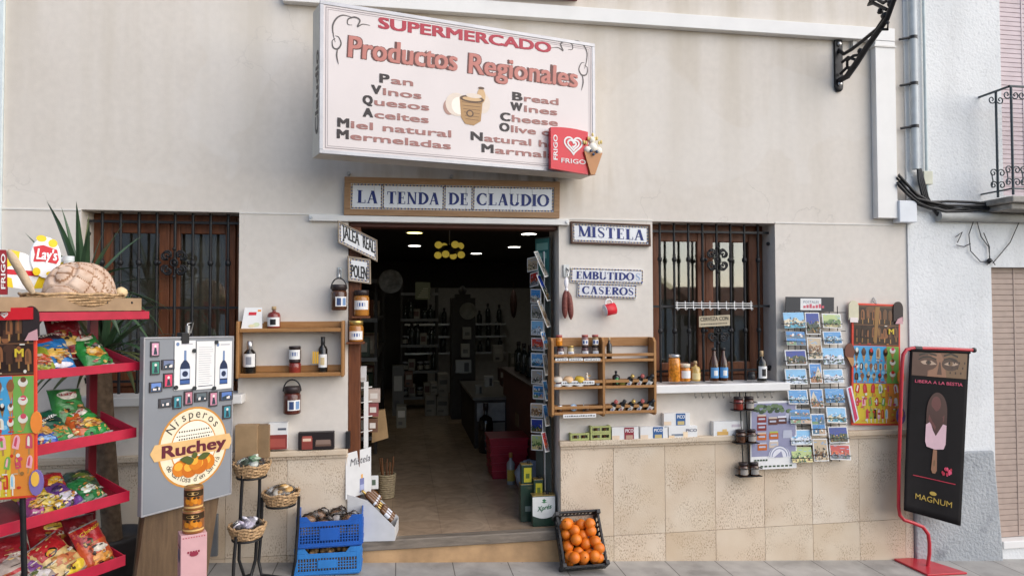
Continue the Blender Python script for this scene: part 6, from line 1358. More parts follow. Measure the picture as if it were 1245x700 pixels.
b.build('print', [ink(c, .4) for c in pal], t2); b = MB(); b.cyl(bil(0, .985), bil(1, .985), .012); b.build('sleeve', MATS['black_banner_cloth'], t2)

# ================================================================ LEFT FOREGROUND: snack rack, boards, plant
YAWL = R(33.7); Ld = Vector((math.sin(YAWL), math.cos(YAWL), 0)); Nd = Vector((math.cos(YAWL), -math.sin(YAWL), 0)); TH = math.atan2(Nd.x, -Nd.y)
REDR = mat('red_rack_enamel', (.42, .012, .04), .42, var=.12, scale=18, coat=.1)
DKRED = mat('dark_red_post', (.16, .008, .016), .4, var=.1)
shelves = [(68, 383, 181, 383, 8.5), (57, 450.5, 170, 444.5, 9), (50, 546, 165.5, 525, 10.5), (35, 634, 157, 602, 11), (58, 702, 152, 680, 11)]
LP = []
for xl, yl, xr, yr, hh in shelves:
    pr_ = at(xr, yr, -.80); pl_ = onpl(xl, yl, pr_, Nd); d = (pl_ - pr_); s = -d.dot(Ld); LP.append((pr_, s, hh * (pr_ - CO).length * .97 / FPX))
rk = thing('snack_rack', 'red metal snack rack with five sloping trays at the left of the photo', 'display rack', (LP[4][0].x - Ld.x * .3 - Nd.x * .15, LP[4][0].y - Ld.y * .3 - Nd.y * .15, gz(-1.6)), TH)
DEP = .27; RISE = .07
def traypt(i, s, back, up=0.0):                # s metres from the right end towards the viewer, back metres behind the lip
    pr_, L_, hh = LP[i]; return pr_ - Ld * s - Nd * back + Vector((0, 0, up + RISE * back / DEP))
for i, (pr_, L_, hh) in enumerate(LP):
    L2 = L_ + .16
    b = MB(); q = lambda s, bk, z: pr_ - Ld * s - Nd * bk + Vector((0, 0, z))
    def slab(b, s0, s1, k0, k1, z0, z1, r0=0.0, r1=0.0):
        v = [q(s, k, z + r) for z in (z0, z1) for k, r in ((k0, r0), (k1, r1)) for s in (s0, s1)]
        b.add(v, [(0, 2, 3, 1), (4, 5, 7, 6), (0, 1, 5, 4), (2, 6, 7, 3), (0, 4, 6, 2), (1, 3, 7, 5)])
    slab(b, 0, L2, -.004, .0, -hh / 2, hh / 2); slab(b, 0, .006, .0005, DEP, -hh / 2, hh / 2 - .004, 0, RISE); b.build('front_lip', REDR, rk, bevel=.0015)
    b = MB(); slab(b, .004, L2, .0005, DEP, -hh / 2, -hh / 2 + .006, 0, RISE); b.build('tray', DKRED, rk)
for s in (.03, .50):
    b = MB(); p = LP[1][0] - Ld * (s + .02) - Nd * (DEP + .025); b.box(-.022, .022, -.014, .014, gz(-1.6) - .05, 1.66, 0, Matrix.Translation((p.x, p.y, 0)) @ Matrix.Rotation(TH, 4, 'Z')); b.build('upright', DKRED, rk, bevel=.003)
b = MB(); p = LP[4][0] - Ld * .28; b.box(-.32, .32, -.02, .36, gz(-1.6) - .02, gz(-1.6) + .07, 0, Matrix.Translation((p.x, p.y, 0)) @ Matrix.Rotation(TH, 4, 'Z')); b.build('foot', DKRED, rk, bevel=.004)

PRC = ['c9a25a', '8a3a2c', 'd8d0c0', '3a2c28', 'b87a34', '5f6a3a', 'e0c48a']
def snack(label, i, px, back, w, h, lean, roll, base, blobs=(), words=None, seed=0, dz=0.0, yaw=0.0):
    pr_ = LP[i][0]; d = onpl(px, shelves[i][3], pr_ - Nd * back, Nd); s = -(d - pr_).dot(Ld); loc = traypt(i, s, back, -LP[i][2] / 2 + .008 + dz)
    rot = (Matrix.Rotation(TH + R(yaw), 3, 'Z') @ Matrix.Rotation(-R(lean), 3, 'X') @ Matrix.Rotation(R(roll), 3, 'Y')).to_euler()
    rr = random.Random(seed); T = .036; ph = [rr.uniform(0, 6) for _ in range(6)]
    def surf(u, v, k=0.0):                      # u,v in 0..1
        a_, c_ = 2 * u - 1, 2 * v - 1; prof = max(0, 1 - abs(a_) ** 2.6) ** .5 * max(0, 1 - abs(c_) ** 5) ** .7
        wr = .0045 * math.sin(a_ * 7 + ph[0] + c_ * 3) * math.sin(c_ * 6 + ph[1]) + .004 * math.sin(a_ * 14 + ph[2]) * abs(c_) ** 3 + .002 * math.sin(c_ * 17 + ph[3] + a_ * 5)
        th_ = T * prof + wr * min(1, prof * 2 + .15); pin = 1 - .05 * (1 - abs(c_) ** 4) * abs(a_)
        return Vector((a_ * w / 2 * pin, -max(th_, .0008) - k, v * h))
    t = thing('snack_bag', label, 'snack bag', loc, rot); nu, nv = 14, 18; b = MB()
    vv = [surf(a_ / nu, c_ / nv) for c_ in range(nv + 1) for a_ in range(nu + 1)]; N = len(vv); vv += [Vector((p.x, -p.y * .8, p.z)) for p in vv]
    ff = []
    for c_ in range(nv):
        for a_ in range(nu): j = c_ * (nu + 1) + a_; ff += [(j, j + 1, j + nu + 2, j + nu + 1), (N + j + nu + 1, N + j + nu + 2, N + j + 1, N + j)]
    b.add(vv, ff, 0, True); part('foil', b, mat('foil_' + base, tuple(c * .66 for c in srgb(base)), .3, var=.3, scale=26, bump=.55, bscale=38, coat=.25), t)
    b = MB(); mats = []; kk = .0012
    extra = []
    for _ in range(16): extra.append((rr.choice(PRC), 'blob', rr.uniform(.14, .86), rr.uniform(.06, .6), rr.uniform(.03, .10), rr.uniform(.015, .05), .35))
    for _ in range(5): u_, v_ = rr.uniform(.1, .6), rr.uniform(.06, .72); extra.append((rr.choice(PRC), 'band', u_, u_ + rr.uniform(.1, .3), v_, v_ + .018))
    extra += [('b8b4b0', 'band', .0, 1, .965, .995), ('b8b4b0', 'band', .0, 1, .005, .03)]
    for c, kind, *g in list(blobs) + extra:
        if c not in mats: mats.append(c)
        mi = mats.index(c); kk += .00025
        if kind == 'band':                      # u0,u1,v0,v1
            n, m_ = 10, (6 if g[3] - g[2] > .1 else 2); P = [surf(g[0] + (g[1] - g[0]) * x / n, g[2] + (g[3] - g[2]) * y / m_, kk) for y in range(m_ + 1) for x in range(n + 1)]
            b.add(P, [(y * (n + 1) + x, y * (n + 1) + x + 1, (y + 1) * (n + 1) + x + 1, (y + 1) * (n + 1) + x) for y in range(m_) for x in range(n)], mi, True)
        else:
            cu, cv, ru, rv, jt = g; n = 16; js = [1 + rr.uniform(-jt, jt) for _ in range(n)]
            P = [surf(cu, cv, kk)] + [surf(min(.98, max(.02, cu + ru * k_ * js[x] * math.cos(6.283 * x / n))), min(.98, max(.02, cv + rv * k_ * js[x] * math.sin(6.283 * x / n))), kk) for k_ in (.33, .66, 1) for x in range(n)]
            F_ = [(0, 1 + x, 1 + (x + 1) % n) for x in range(n)]
            for r_ in range(2): F_ += [(1 + r_ * n + x, 1 + (r_ + 1) * n + x, 1 + (r_ + 1) * n + (x + 1) % n, 1 + r_ * n + (x + 1) % n) for x in range(n)]
            b.add(P, F_, mi, True)
    if words:
        s_, c, u0, u1, v, hh = words
        if c not in mats: mats.append(c)
        write(b, s_, u0, u1, v, hh, lambda a_, c_, k=0: surf(a_, c_, kk + .002 + k), mats.index(c), .035, .12, .12)
    if mats: part('print', b, [mat('gloss_' + c, tuple(q_ * .72 for q_ in srgb(c)), .32, var=.3, scale=48, bump=.5, bscale=38, coat=.2) for c in mats], t)
    return t
CHIP = [('e0a83a', 'blob', .5, .38, .3, .14, .25), ('c98a2a', 'blob', .62, .33, .16, .08, .25), ('e8c060', 'blob', .38, .42, .15, .08, .25), ('a86a2a', 'blob', .5, .3, .12, .05, .3)]
# second tray
snack('blue chip bag with orange chips picture on the second tray', 1, 74, .05, .165, .21, 38, 0, '2f7fc9', [('3f2f3a', 'band', 0, 1, .78, .98), ('c8342e', 'band', 0, .5, .7, .8)] + CHIP[:3] + [('e6e2ee', 'blob', .5, .1, .3, .05, .2)], ('Ruffles', 'f0e6d8', .1, .9, .8, .08), 1)
snack('dark red chip bag standing behind the blue bag on the second tray', 1, 86, .13, .17, .23, 22, 0, '8c1f2a', [('d8b25a', 'blob', .5, .4, .3, .12, .2)], ('Ruffles', 'f2e8d8', .08, .94, .78, .09), 2, .02)
snack('green olive oil chip bag at the right of the second tray', 1, 123, .05, .15, .205, 40, -8, '2f8a3f', CHIP + [('e8e2d0', 'blob', .45, .82, .3, .09, .1)], ('Lays', 'b8343a', .25, .7, .79, .07), 3)
snack('yellow green snack bag half hidden at the left of the second tray', 1, 52, .04, .12, .15, 40, 10, '9aa83a', [('c8502e', 'blob', .5, .4, .3, .2, .2)], None, 4)
# third tray
snack('dark teal green corn chip bag in the middle of the third tray', 2, 76, .05, .16, .20, 46, -12, '1f5f4a', [('3f8a4a', 'band', .02, .98, .02, .35), ('d88a3a', 'blob', .62, .3, .22, .12, .3), ('10302a', 'band', .05, .95, .55, .72)], ('Doritos', 'e8e8e8', .1, .9, .585, .085), 5)
snack('green chip bag with white round logo behind on the third tray', 2, 88, .15, .16, .21, 28, 4, '3a8a44', [('efe8dc', 'blob', .45, .78, .3, .11, .08)], ('Lays', 'b8343a', .22, .7, .745, .075), 6, .02)
snack('bright green chip bag at the right of the third tray', 2, 122, .05, .155, .20, 50, -14, '2f9242', [('efe8dc', 'blob', .45, .78, .3, .11, .08)] + CHIP, ('Lays', 'b8343a', .22, .7, .745, .075), 7)
snack('orange snack bag wedged between the two front green bags', 2, 99, .07, .12, .16, 46, 12, 'd0642e', [('8a3a24', 'blob', .5, .4, .3, .2, .3)], None, 8)
snack('blue and orange snack bag low at the left of the third tray', 2, 56, .035, .13, .14, 50, 12, '2f54b8', [('d89a4a', 'blob', .45, .6, .35, .2, .25), ('8fb8e8', 'blob', .5, .25, .3, .1, .3)], None, 9)
# fourth tray
snack('yellow snack bag lying at the left of the fourth tray', 3, 70, .04, .15, .19, 58, -16, 'd2b02a', [('e8d070', 'blob', .5, .45, .3, .2, .2), ('a8801f', 'blob', .5, .2, .3, .08, .3)], None, 10)
snack('purple and white snack bag in the middle of the fourth tray', 3, 93, .05, .13, .18, 56, -18, '6a3f8a', [('e0dce8', 'blob', .5, .35, .35, .15, .3), ('3a2450', 'blob', .45, .7, .25, .08, .2)], None, 11)
snack('green and white snack bag at the right of the fourth tray', 3, 118, .06, .13, .17, 58, -14, '2a7a42', [('dfe8df', 'blob', .5, .4, .3, .12, .3)], None, 12)
snack('small red and yellow snack bag at the back of the fourth tray', 3, 70, .15, .12, .14, 48, 6, 'c03038', [('e0b03a', 'blob', .5, .5, .3, .2, .2)], None, 13, .02)
snack('pink sweet bag tucked low beside the picture board on the fourth tray', 3, 48, .05, .10, .12, 54, 4, 'b04a8a', [('e8b04a', 'blob', .5, .5, .3, .2, .2)], None, 14)
snack('dark green bag lying behind at the right end of the fourth tray', 3, 108, .16, .15, .15, 58, 0, '3a4f3a', [('6a7f3a', 'blob', .5, .5, .35, .2, .3)], None, 15)
# lowest tray
snack('large red and cream cheese puff bag in front on the lowest tray', 4, 92, .035, .185, .235, 40, -22, 'd9b878', [('b8242a', 'band', .0, 1, .62, .99), ('2a1a14', 'blob', .4, .68, .17, .09, .1), ('e0a83a', 'blob', .4, .68, .12, .06, .15), ('e8c83a', 'blob', .6, .14, .32, .1, .2), ('c9784a', 'blob', .55, .42, .32, .12, .35)], None, 16)
snack('red and orange cheese puff bag upright at the right of the lowest tray', 4, 124, .04, .155, .225, 26, -10, 'd0582e', [('b01f26', 'band', 0, 1, .58, .99), ('2a1a14', 'blob', .32, .62, .15, .08, .1), ('e8dfd0', 'blob', .6, .4, .22, .09, .3), ('e8a04a', 'blob', .5, .2, .36, .12, .25)], ('Cheetos', 'e8b83a', .12, .92, .76, .085), 17)
snack('red cheese puff bag lying at the back left of the lowest tray', 4, 66, .17, .19, .22, 34, 6, 'b0262c', [('e0b84a', 'blob', .6, .7, .25, .08, .2)], ('Cheetos', 'e0b84a', .25, .95, .74, .07), 18, .03)
snack('dark red snack bag behind between the two cheese puff bags', 4, 104, .14, .16, .20, 28, 4, '8a2028', [('d8a83a', 'blob', .5, .65, .18, .09, .2), ('2a1a14', 'blob', .5, .65, .1, .05, .2)], None, 19, .02)
snack('clear and purple rice puff bag at the left of the lowest tray', 4, 62, .02, .17, .20, 52, -20, 'b8a69c', [('7a4a8a', 'blob', .6, .6, .25, .14, .15), ('d8d0d0', 'blob', .4, .35, .3, .15, .3), ('3a4a9a', 'blob', .5, .12, .2, .06, .2)], None, 20)
snack('pale bag with red lettering at the far left of the lowest tray', 4, 30, .03, .17, .20, 50, -8, 'cbbab0', [('b8363a', 'band', .05, .95, .52, .6)], ('Boca Bits', '8a2a30', .06, .95, .28, .1), 21)
snack('red snack bag at the far left back of the lowest tray', 4, 22, .15, .18, .2, 34, 0, 'a82430', [('c8b8b0', 'blob', .5, .4, .3, .15, .3)], None, 22, .02)
# top of the rack: cardboard tray, bread in a wicker tray, topper sign
KRB = mat('carton_board', (.33, .22, .13), .8, var=.15)
c0 = LP[0][0]; sb = lambda s, bk, z: c0 - Ld * s - Nd * bk + Vector((0, 0, z))
t = thing('cardboard_tray', 'shallow brown cardboard tray on the top of the snack rack', 'tray', tuple(sb(.3, .14, .024)), TH); z0 = LP[0][2] / 2 + .004; b = MB()
def wbox(b, s0, s1, k0, k1, z0, z1, mi=0):
    v = [sb(s, k, z) for z in (z0, z1) for k in (k0, k1) for s in (s0, s1)]; b.add(v, [(0, 2, 3, 1), (4, 5, 7, 6), (0, 1, 5, 4), (2, 6, 7, 3), (0, 4, 6, 2), (1, 3, 7, 5)], mi)
Lc = .74
zt = z0 + RISE + .002
wbox(b, .04, Lc, .012, .30, z0, z0 + .004); wbox(b, .04, Lc, .008, .012, z0, z0 + .062); wbox(b, .04, Lc, .30, .304, z0, z0 + .062); wbox(b, .036, .04, .008, .304, z0, z0 + .062); wbox(b, Lc, Lc + .004, .008, .304, z0, z0 + .062); b.build('tray_walls', KRB, t)
b = MB()
for s in (.09, .22, .36): v = sb(s, .0075, z0 + .04); b.sph(v, (.006, .004, .006), 8)
b.build('finger_hole', BLACK, t)
cb = sb(.30, .13, z0 + .02); t = thing('wicker_tray', 'shallow oval wicker tray holding the big loaf on top of the rack', 'tray', tuple(cb), TH); b = MB()
for k in range(5): b.tube([(.2 * (1 + .04 * k) * math.cos(q), .125 * (1 + .04 * k) * math.sin(q), .01 + k * .012 + .003 * math.sin(q * 9 + k * 2)) for q in [2 * math.pi * i / 40 for i in range(41)]], .007, 5)
b.lathe([(0, .004), (.12, .004)], 20); part('weave', b, WICK, t)
def _bread(tn, bs, tc):
    o = tc.outputs['Object']; sx = tn.nodes.new('ShaderNodeSeparateXYZ'); tn.links.new(o, sx.inputs[0])
    base = ramp(tn, nnoise(tn, o, 18, 5), [(.3, (.45, .29, .20)), (.7, (.64, .50, .40))]); tn.links.new(base, bs.inputs['Base Color']); bump(tn, bs, nnoise(tn, o, 60, 4), .4, .006)
CRUST = node_mat('floured_crust', _bread, .8); SCORE = mat('bread_score', (.30, .17, .10), .8, var=.3)
t = thing('bread_loaf', 'large floured round loaf scored in a diamond pattern in the wicker tray', 'bread', tuple(cb + Ld * .03 + Vector((0, 0, .05))), TH); nU, nV = 120, 44; b = MB(); vv, ff = [], []
def score(x, y, z):
    p, q = x * 2.3 + y * 1.2, math.asin(max(0, min(1, z))) * 1.5 ; a_, c_ = p + q, p - q; return max(abs((a_ % 1) - .5), abs((c_ % 1) - .5))
for j in range(nV + 1):
    ph = math.pi / 2 * j / nV
    for i in range(nU):
        q = 2 * math.pi * i / nU; x, y, z = math.cos(q) * math.cos(ph) ** .75, math.sin(q) * math.cos(ph) ** .75, math.sin(ph); k = 1 - .09 * max(0, (score(x, y, z) - .38) / .12)
        vv.append((x * .165 * k, y * .125 * k, z * .165 * k))
for j in range(nV):
    for i in range(nU): ff.append((j * nU + i, j * nU + (i + 1) % nU, (j + 1) * nU + (i + 1) % nU, (j + 1) * nU + i))
mi = []
for f_ in ff: c = sum((Vector(vv[i]) for i in f_), Vector()) / 4; mi.append(1 if score(c.x / .162, c.y / .122, c.z / .162) > .42 else 0)
b.add(vv, ff, mi, True); part('crust', b, [CRUST, SCORE], t); part('bread_knob', MB().sph((.19, -.03, .02), (.03, .025, .03), 10, jit=.06), mat('pale_crust', (.62, .48, .28), .8, var=.15), t)
b = MB(); p0, p1 = onpl(40, 356, sb(.4, .05, 0), Nd), onpl(10, 304, sb(.4, .02, 0), Nd); b.tube([p0.lerp(p1, k / 8) for k in range(9)], [.010] + [.016, .018, .0175, .018, .0175, .018, .016] + [.008], 10); tag(recentre(b.build('bread_stick', mat('pale_bread', (.62, .48, .33), .8, var=.2, bump=.3))), 'pale bread stick leaning up out of the tray left of the loaf', 'bread')
# chip brand topper: potato shaped disc and wavy banner
tp = sb(.30, .29, 0); f = Face(onpl(4, 350, tp, Nd), onpl(78, 350, tp, Nd), onpl(4, 284, tp, Nd)); f = Face(f.o, Vector((f(f.W, 0).x, f(f.W, 0).y, f.o.z)), f.o + Vector((0, 0, f.V.z)))
t = thing('chips_topper', 'yellow and white chips advertising topper standing behind the loaf', 'advertising sign', tuple(f(f.W / 2, 0))); Q = lambda x, y: f.px(x, y)
def slabp(nm, pts, k0, k1, m):
    b = MB(); n = len(pts); b.add([f(*p, k1) for p in pts] + [f(*p, k0) for p in pts], [tuple(range(n))] + [tuple(range(2 * n - 1, n - 1, -1))] + [(i, i + n, (i + 1) % n + n, (i + 1) % n) for i in range(n)]); return b.build(nm, m, t)
YEL, WHT = ink('e2c62a', .35), ink('eef0f2', .35)
ribbon = [Q(*p) for p in ((6, 348), (30, 352), (55, 350), (78, 330), (78, 312), (50, 318), (30, 308), (8, 303))]; slabp('banner_panel', ribbon, -.008, 0, WHT)
cs, ct = Q(54, 313); rs = (Q(72, 313)[0] - cs); rt = (Q(54, 288)[1] - ct); slabp('disc', ell(cs, ct, rs, rt, 28), .004, .014, WHT)
b = MB()
for pts, mi, k in (([(6, 348), (16, 350), (14, 338), (6, 336)], 0, .001), ([(8, 325), (10, 303), (24, 306), (22, 320)], 0, .001), ([(40, 351), (56, 350), (62, 338), (48, 334)], 0, .001), ([(64, 322), (78, 318), (77, 330), (68, 332)], 0, .001), ([(6, 333), (60, 337), (62, 331), (8, 327)], 2, .002)):
    f.fill(b, [Q(*p) for p in pts], k, mi)
for cx, cy, rx, ry in ((48, 290, 8, 4), (62, 296, 7, 5), (42, 330, 6, 5), (60, 333, 8, 3)):
    s, tt = Q(cx, cy); s = min(s, cs + rs * .7); f.fill(b, ell(s, tt, abs(Q(cx + rx, cy)[0] - s) * .8, abs(Q(cx, cy - ry)[1] - tt), 14), .0155, 0)
pl = [(38, 300), (50, 298), (67, 304), (69, 316), (66, 321), (52, 318), (38, 318), (40, 309)]; f.fill(b, [Q(*p) for p in pl][::-1], .017, 3)
s0, t0 = Q(41, 315); s1, t1 = Q(66, 317); write(b, "Lay's", s0, s1, t0, abs(Q(45, 302)[1] - Q(45, 315)[1]), f.off(.0185), 1, .03, .15, (t1 - t0) / (s1 - s0)); b.build('print', [YEL, WHT, REDP, ink('c22a36', .35)], t)
slabp('stem', [Q(*p) for p in ((38, 362), (44, 362), (44, 340), (38, 340))], -.02, -.009, WHT)
b = MB(); p = onpl(83, 352, sb(.22, .26, 0), Nd); b.cyl(p - Vector((0, 0, .02)), p + Vector((0, 0, .14)), .022, n=14); b.cyl(p + Vector((0, 0, .14)), p + Vector((0, 0, .165)), .025, n=14); tag(recentre(b.build('white_bottle', mat('milky_plastic', (.6, .65, .66), .35))), 'white capped plastic bottle standing behind the loaf', 'bottle')
# picture board at the very left, and its red header
f = pxface((-58, 612), (45, 604), (-58, 379), -1.34, -1.31); t = thing('ice_cream_board', 'ice cream picture board cut by the left photo edge, before the snack rack', 'price board', tuple(f(f.W / 2, 0))); price_board(t, f, 6)
f2 = pxface((-60, 391), (41, 388), (-60, 376), -1.345, -1.315); b = MB(); f2.block(b, 0, f2.W, 0, f2.H, .001, .012); b.build('header', ink('c8202c', .3), t); b = MB(); s, tt = f2.px(7, 382.5); r = .012
for rr_ in (r, r * .55):
    for p in strip2([(s + rr_ * 1.05 * math.sin(q) ** 3, tt + rr_ * (13 * math.cos(q) - 5 * math.cos(2 * q) - 2 * math.cos(3 * q) - math.cos(4 * q)) / 16) for q in [2 * math.pi * i / 20 for i in range(21)]], .003): f2.fill(b, p[::-1], .013 + random.random() * .0004)
b.build('heart_logo', PAPER, t)
b = MB(); q0 = f(.1 * f.W, 0); b.tube([f(.35 * f.W, 0, -.02), f(.35 * f.W, -.6, -.05)], .012, 8); b.tube([f(.8 * f.W, 0, -.02), f(.8 * f.W, -.6, -.05)], .012, 8); b.build('support', IRON, t)
f3 = pxface((-24, 358), (8.5, 358), (-24, 303), -1.1, -1.07); t = thing('red_side_sign', 'narrow dark red sign edge with white vertical lettering at the far left', 'sign', tuple(f3(f3.W / 2, 0))); b = MB(); f3.block(b, 0, f3.W, 0, f3.H, -.02, 0); b.build('panel', ink('8f1a26', .35), t)
b = MB()
v, f_ = glyphs('FRIGO', .02); kk_ = f3.H * .8 / max(p[0] for p in v); s, tt = f3.px(6.5, 352); b.add([f3(s - p[1] * kk_ * .4, tt + p[0] * kk_, .0015) for p in v], f_); b.build('lettering', PAPER, t)

# grey notice board with magnets -------------------------------------------------------------------------------
def camp(px, py, D): return CO + (CR @ Vector(((px - 622.5) / FPX, -(py - 350) / FPX, -1.0))) * D
BLp, BRp, TLp = camp(171, 629, 3.41), camp(281, 604, 3.89), camp(174.5, 410, 3.41)
f = Face(BLp, Vector((BRp.x, BRp.y, BLp.z - .015)), TLp); GB = thing('magnet_board', 'grey metal board with fruit emblem, three leaflets and many magnets standing by the left window', 'notice board', tuple(f(f.W / 2, 0)))
b = MB(); f.block(b, 0, f.W, 0, f.H, -.03, 0); b.build('panel', mat('grey_metal_sheet', (.235, .25, .275), .45, var=.06, scale=3), GB, bevel=.004); e = MB()
for q in ((0, f.W, 0, .008), (0, f.W, f.H - .008, f.H), (0, .008, .008, f.H - .008), (f.W - .008, f.W, .008, f.H - .008)): f.block(e, *q, -.002, .004)
e.build('edge_strip', GREYM, GB, bevel=.0015)
ZB = lambda x, y: f.px(140 + x / 2.8, 390 + y / 2.8)
# emblem
def EL(cx, cy, rx, ry, k, mi, b, n=40, a0=0, a1=360): s, tt = ZB(cx, cy); sx_ = abs(ZB(cx + rx, cy)[0] - s); sz_ = abs(ZB(cx, cy - ry)[1] - tt); f.fill(b, ell(s, tt, sx_, sz_, n, a0, a1), k, mi); return s, tt, sx_, sz_
b = MB(); cs, ct, rx, rz = EL(268, 428, 112, 136, .001, 0, b); f.fill(b, ell(cs, ct, rx * .95, rz * .95, 40), .0014, 1); f.fill(b, ell(cs, ct, rx * .66, rz * .68, 36), .0018, 0); f.fill(b, ell(cs, ct, rx * .63, rz * .65, 36), .0022, 2)
bandp = [(-1.08, .2), (-1.2, .0), (-1.08, -.2), (1.06, -.2), (1.16, .0), (1.06, .2)]; bandp = [(cs + u * rx, ct + v * rz + .03 * 0) for u, v in bandp]; f.fill(b, [(s, t_ + .02) for s, t_ in bandp][::1] if False else [(s, t_) for s, t_ in bandp], .003, 3)
b.build('emblem', [ink('c98a3a'), ink('e8dcc0'), ink('efe8d6'), ink('dcb47a')], GB)
b = MB()
def circ_text(s_, rad, a_mid, span, h, top=True):
    n = len(s_)
    for i, ch in enumerate(s_):
        if ch == ' ': continue
        u = (i + .5) / n - .5; an = R(a_mid) - u * R(span) if top else R(a_mid) + u * R(span); cx, cz = cs + rad * rx * math.cos(an), ct + rad * rz * math.sin(an); tang = an - math.pi / 2 if top else an + math.pi / 2
        v, fc = glyphs(ch, .0); lo, hi = (CAPH[0.0] if CAPH else (0, .73)); a0 = (min(p[0] for p in v) + max(p[0] for p in v)) / 2; k = h / .7
        b.add([f(cx + ((p[0] - a0) * k * math.cos(tang) - p[1] * k * math.sin(tang)), cz + ((p[0] - a0) * k * math.sin(tang) + p[1] * k * math.cos(tang)), .0026) for p in v], fc, 0)
circ_text('Nísperos', .73, 90, 118, .047); circ_text('de Callosa d\'en Sarrià', .865, 270, 128, .030, False)
for k in range(13): s = cs - rx * .42 + k * rx * .07; f.fill(b, ell(s, ct + rz * .42 + .0, .005, .005, 6), .0026, 0)
for k in range(16): s = cs - rx * .5 + k * rx * .066; f.fill(b, _rc(s, s + .009, ct + rz * .30, ct + rz * .325), .0026, 0)
for k in range(13): s = cs - rx * .42 + k * rx * .07; f.fill(b, ell(s, ct + rz * .235, .005, .005, 6), .0026, 0)
b.build('emblem_lettering', ink('3f3a36'), GB)
b = MB(); write(b, 'Ruchey', cs - rx * .90, cs + rx * .96, ct - rz * .15, rz * .30, f.off(.0038), 0, .06); b.build('emblem_name', ink('5f1f30'), GB)
b = MB()
for k, (u, v, r_) in enumerate(((-.40, -.47, .2), (-.12, -.52, .22), (.4, -.43, .2), (.16, -.47, .23), (.04, -.40, .18))):
    f.fill(b, ell(cs + u * rx, ct + v * rz, r_ * rx * 1.05, r_ * rz, 20), .0042 + k * .0006, k % 2); f.fill(b, ell(cs + (u - .04) * rx, ct + (v + .05) * rz, r_ * rx * .6, r_ * rz * .5, 14), .0045 + k * .0006, 2)
for u0, v0, u1, v1 in ((-.05, -.3, -.42, -.24), (.02, -.28, -.02, -.12), (.1, -.3, .46, -.22), (-.02, -.3, -.25, -.36)):
    L_ = [(cs + (u0 + (u1 - u0) * q) * rx, ct + (v0 + (v1 - v0) * q) * rz) for q in (0, .25, .5, .75, 1)]
    for p in strip2(L_, [.008, .03, .038, .026, .002]): f.fill(b, p, .0078 + random.random() * .0006, 3)
b.build('emblem_fruit', [ink('d07a1f'), ink('c2691a'), ink('e8a83a'), ink('4f5a2a')], GB)
# leaflets
for i, (x0, x1, y0, y1) in enumerate(((198, 272, 66, 236), (273, 337, 68, 234), (337, 396, 68, 233))):
    a_, c_ = ZB(x0, y1), ZB(x1, y0); t = thing('leaflet', ('white leaflet picturing a dark blue bottle pinned at left on the grey board', 'white leaflet full of small print pinned in the middle on the grey board', 'white leaflet picturing a dark blue bottle pinned at right on the grey board')[i], 'leaflet', tuple(f(a_[0], a_[1], .004)))
    s0, t0, s1, t1 = a_[0], a_[1], c_[0], c_[1]; b = MB(); f.block(b, s0, s1, t0, t1, .0045, .006); b.build('sheet', PAPER, t); b = MB(); w, h = s1 - s0, t1 - t0
    if i == 1:
        for k in range(17): f.fill(b, _rc(s0 + w * .12, s0 + w * random.uniform(.7, .92), t0 + h * (.12 + k * .047), t0 + h * (.128 + k * .047)), .0066, 0)
        f.fill(b, _rc(s0 + w * .1, s0 + w * .9, t0 + h * .06, t0 + h * .075), .0066, 1)
    else:
        cx = s0 + w * .5; F_ = lambda u, v: (cx + u * w, t0 + v * h)
        f.fill(b, [F_(*p) for p in ((-.24, .1), (.24, .1), (.24, .45), (.2, .52), (.06, .6), (-.06, .6), (-.2, .52), (-.24, .45))], .0066, 1); f.fill(b, [F_(*p) for p in ((-.06, .6), (.06, .6), (.055, .8), (-.055, .8))], .0066, 2); f.fill(b, [F_(*p) for p in ((-.22, .22), (.22, .22), (.22, .42), (-.22, .42))], .007, 3); f.fill(b, ell(cx, t0 + h * .32, w * .14, h * .06, 16), .0074, 1)
        f.fill(b, [F_(*p) for p in ((-.23, .12), (.23, .12), (.23, .19), (-.23, .19))], .0072, 4); f.fill(b, ell(s0 + w * .14, t1 - h * .07, w * .08, h * .04, 10), .0066, 2); f.fill(b, _rc(s0 + w * .3, s0 + w * .85, t1 - h * .08, t1 - h * .06), .0066, 0)
    b.build('print', [ink('a8a8b2'), ink('22304f'), ink('6f86ac'), ink('c4cfe2'), ink('3f5f9a')], t)
for i, (x, y, nm) in enumerate(((265, 101, 'between the first two leaflets near the top'), (203, 226, 'at the lower left corner of the left leaflet'), (266, 228, 'between the first two leaflets at the bottom'), (333, 228, 'between the last two leaflets at the bottom'), (341, 72, 'at the top between the last two leaflets'))):
    s, tt = ZB(x, y); b = MB(); b.cyl(f(s, tt, .0065), f(s, tt, .014), .011, n=14); tag(recentre(b.build('magnet_button', mat('dark_magnet', (.03, .035, .04), .3), bevel=.002)), f'round black button magnet {nm}', 'magnet')
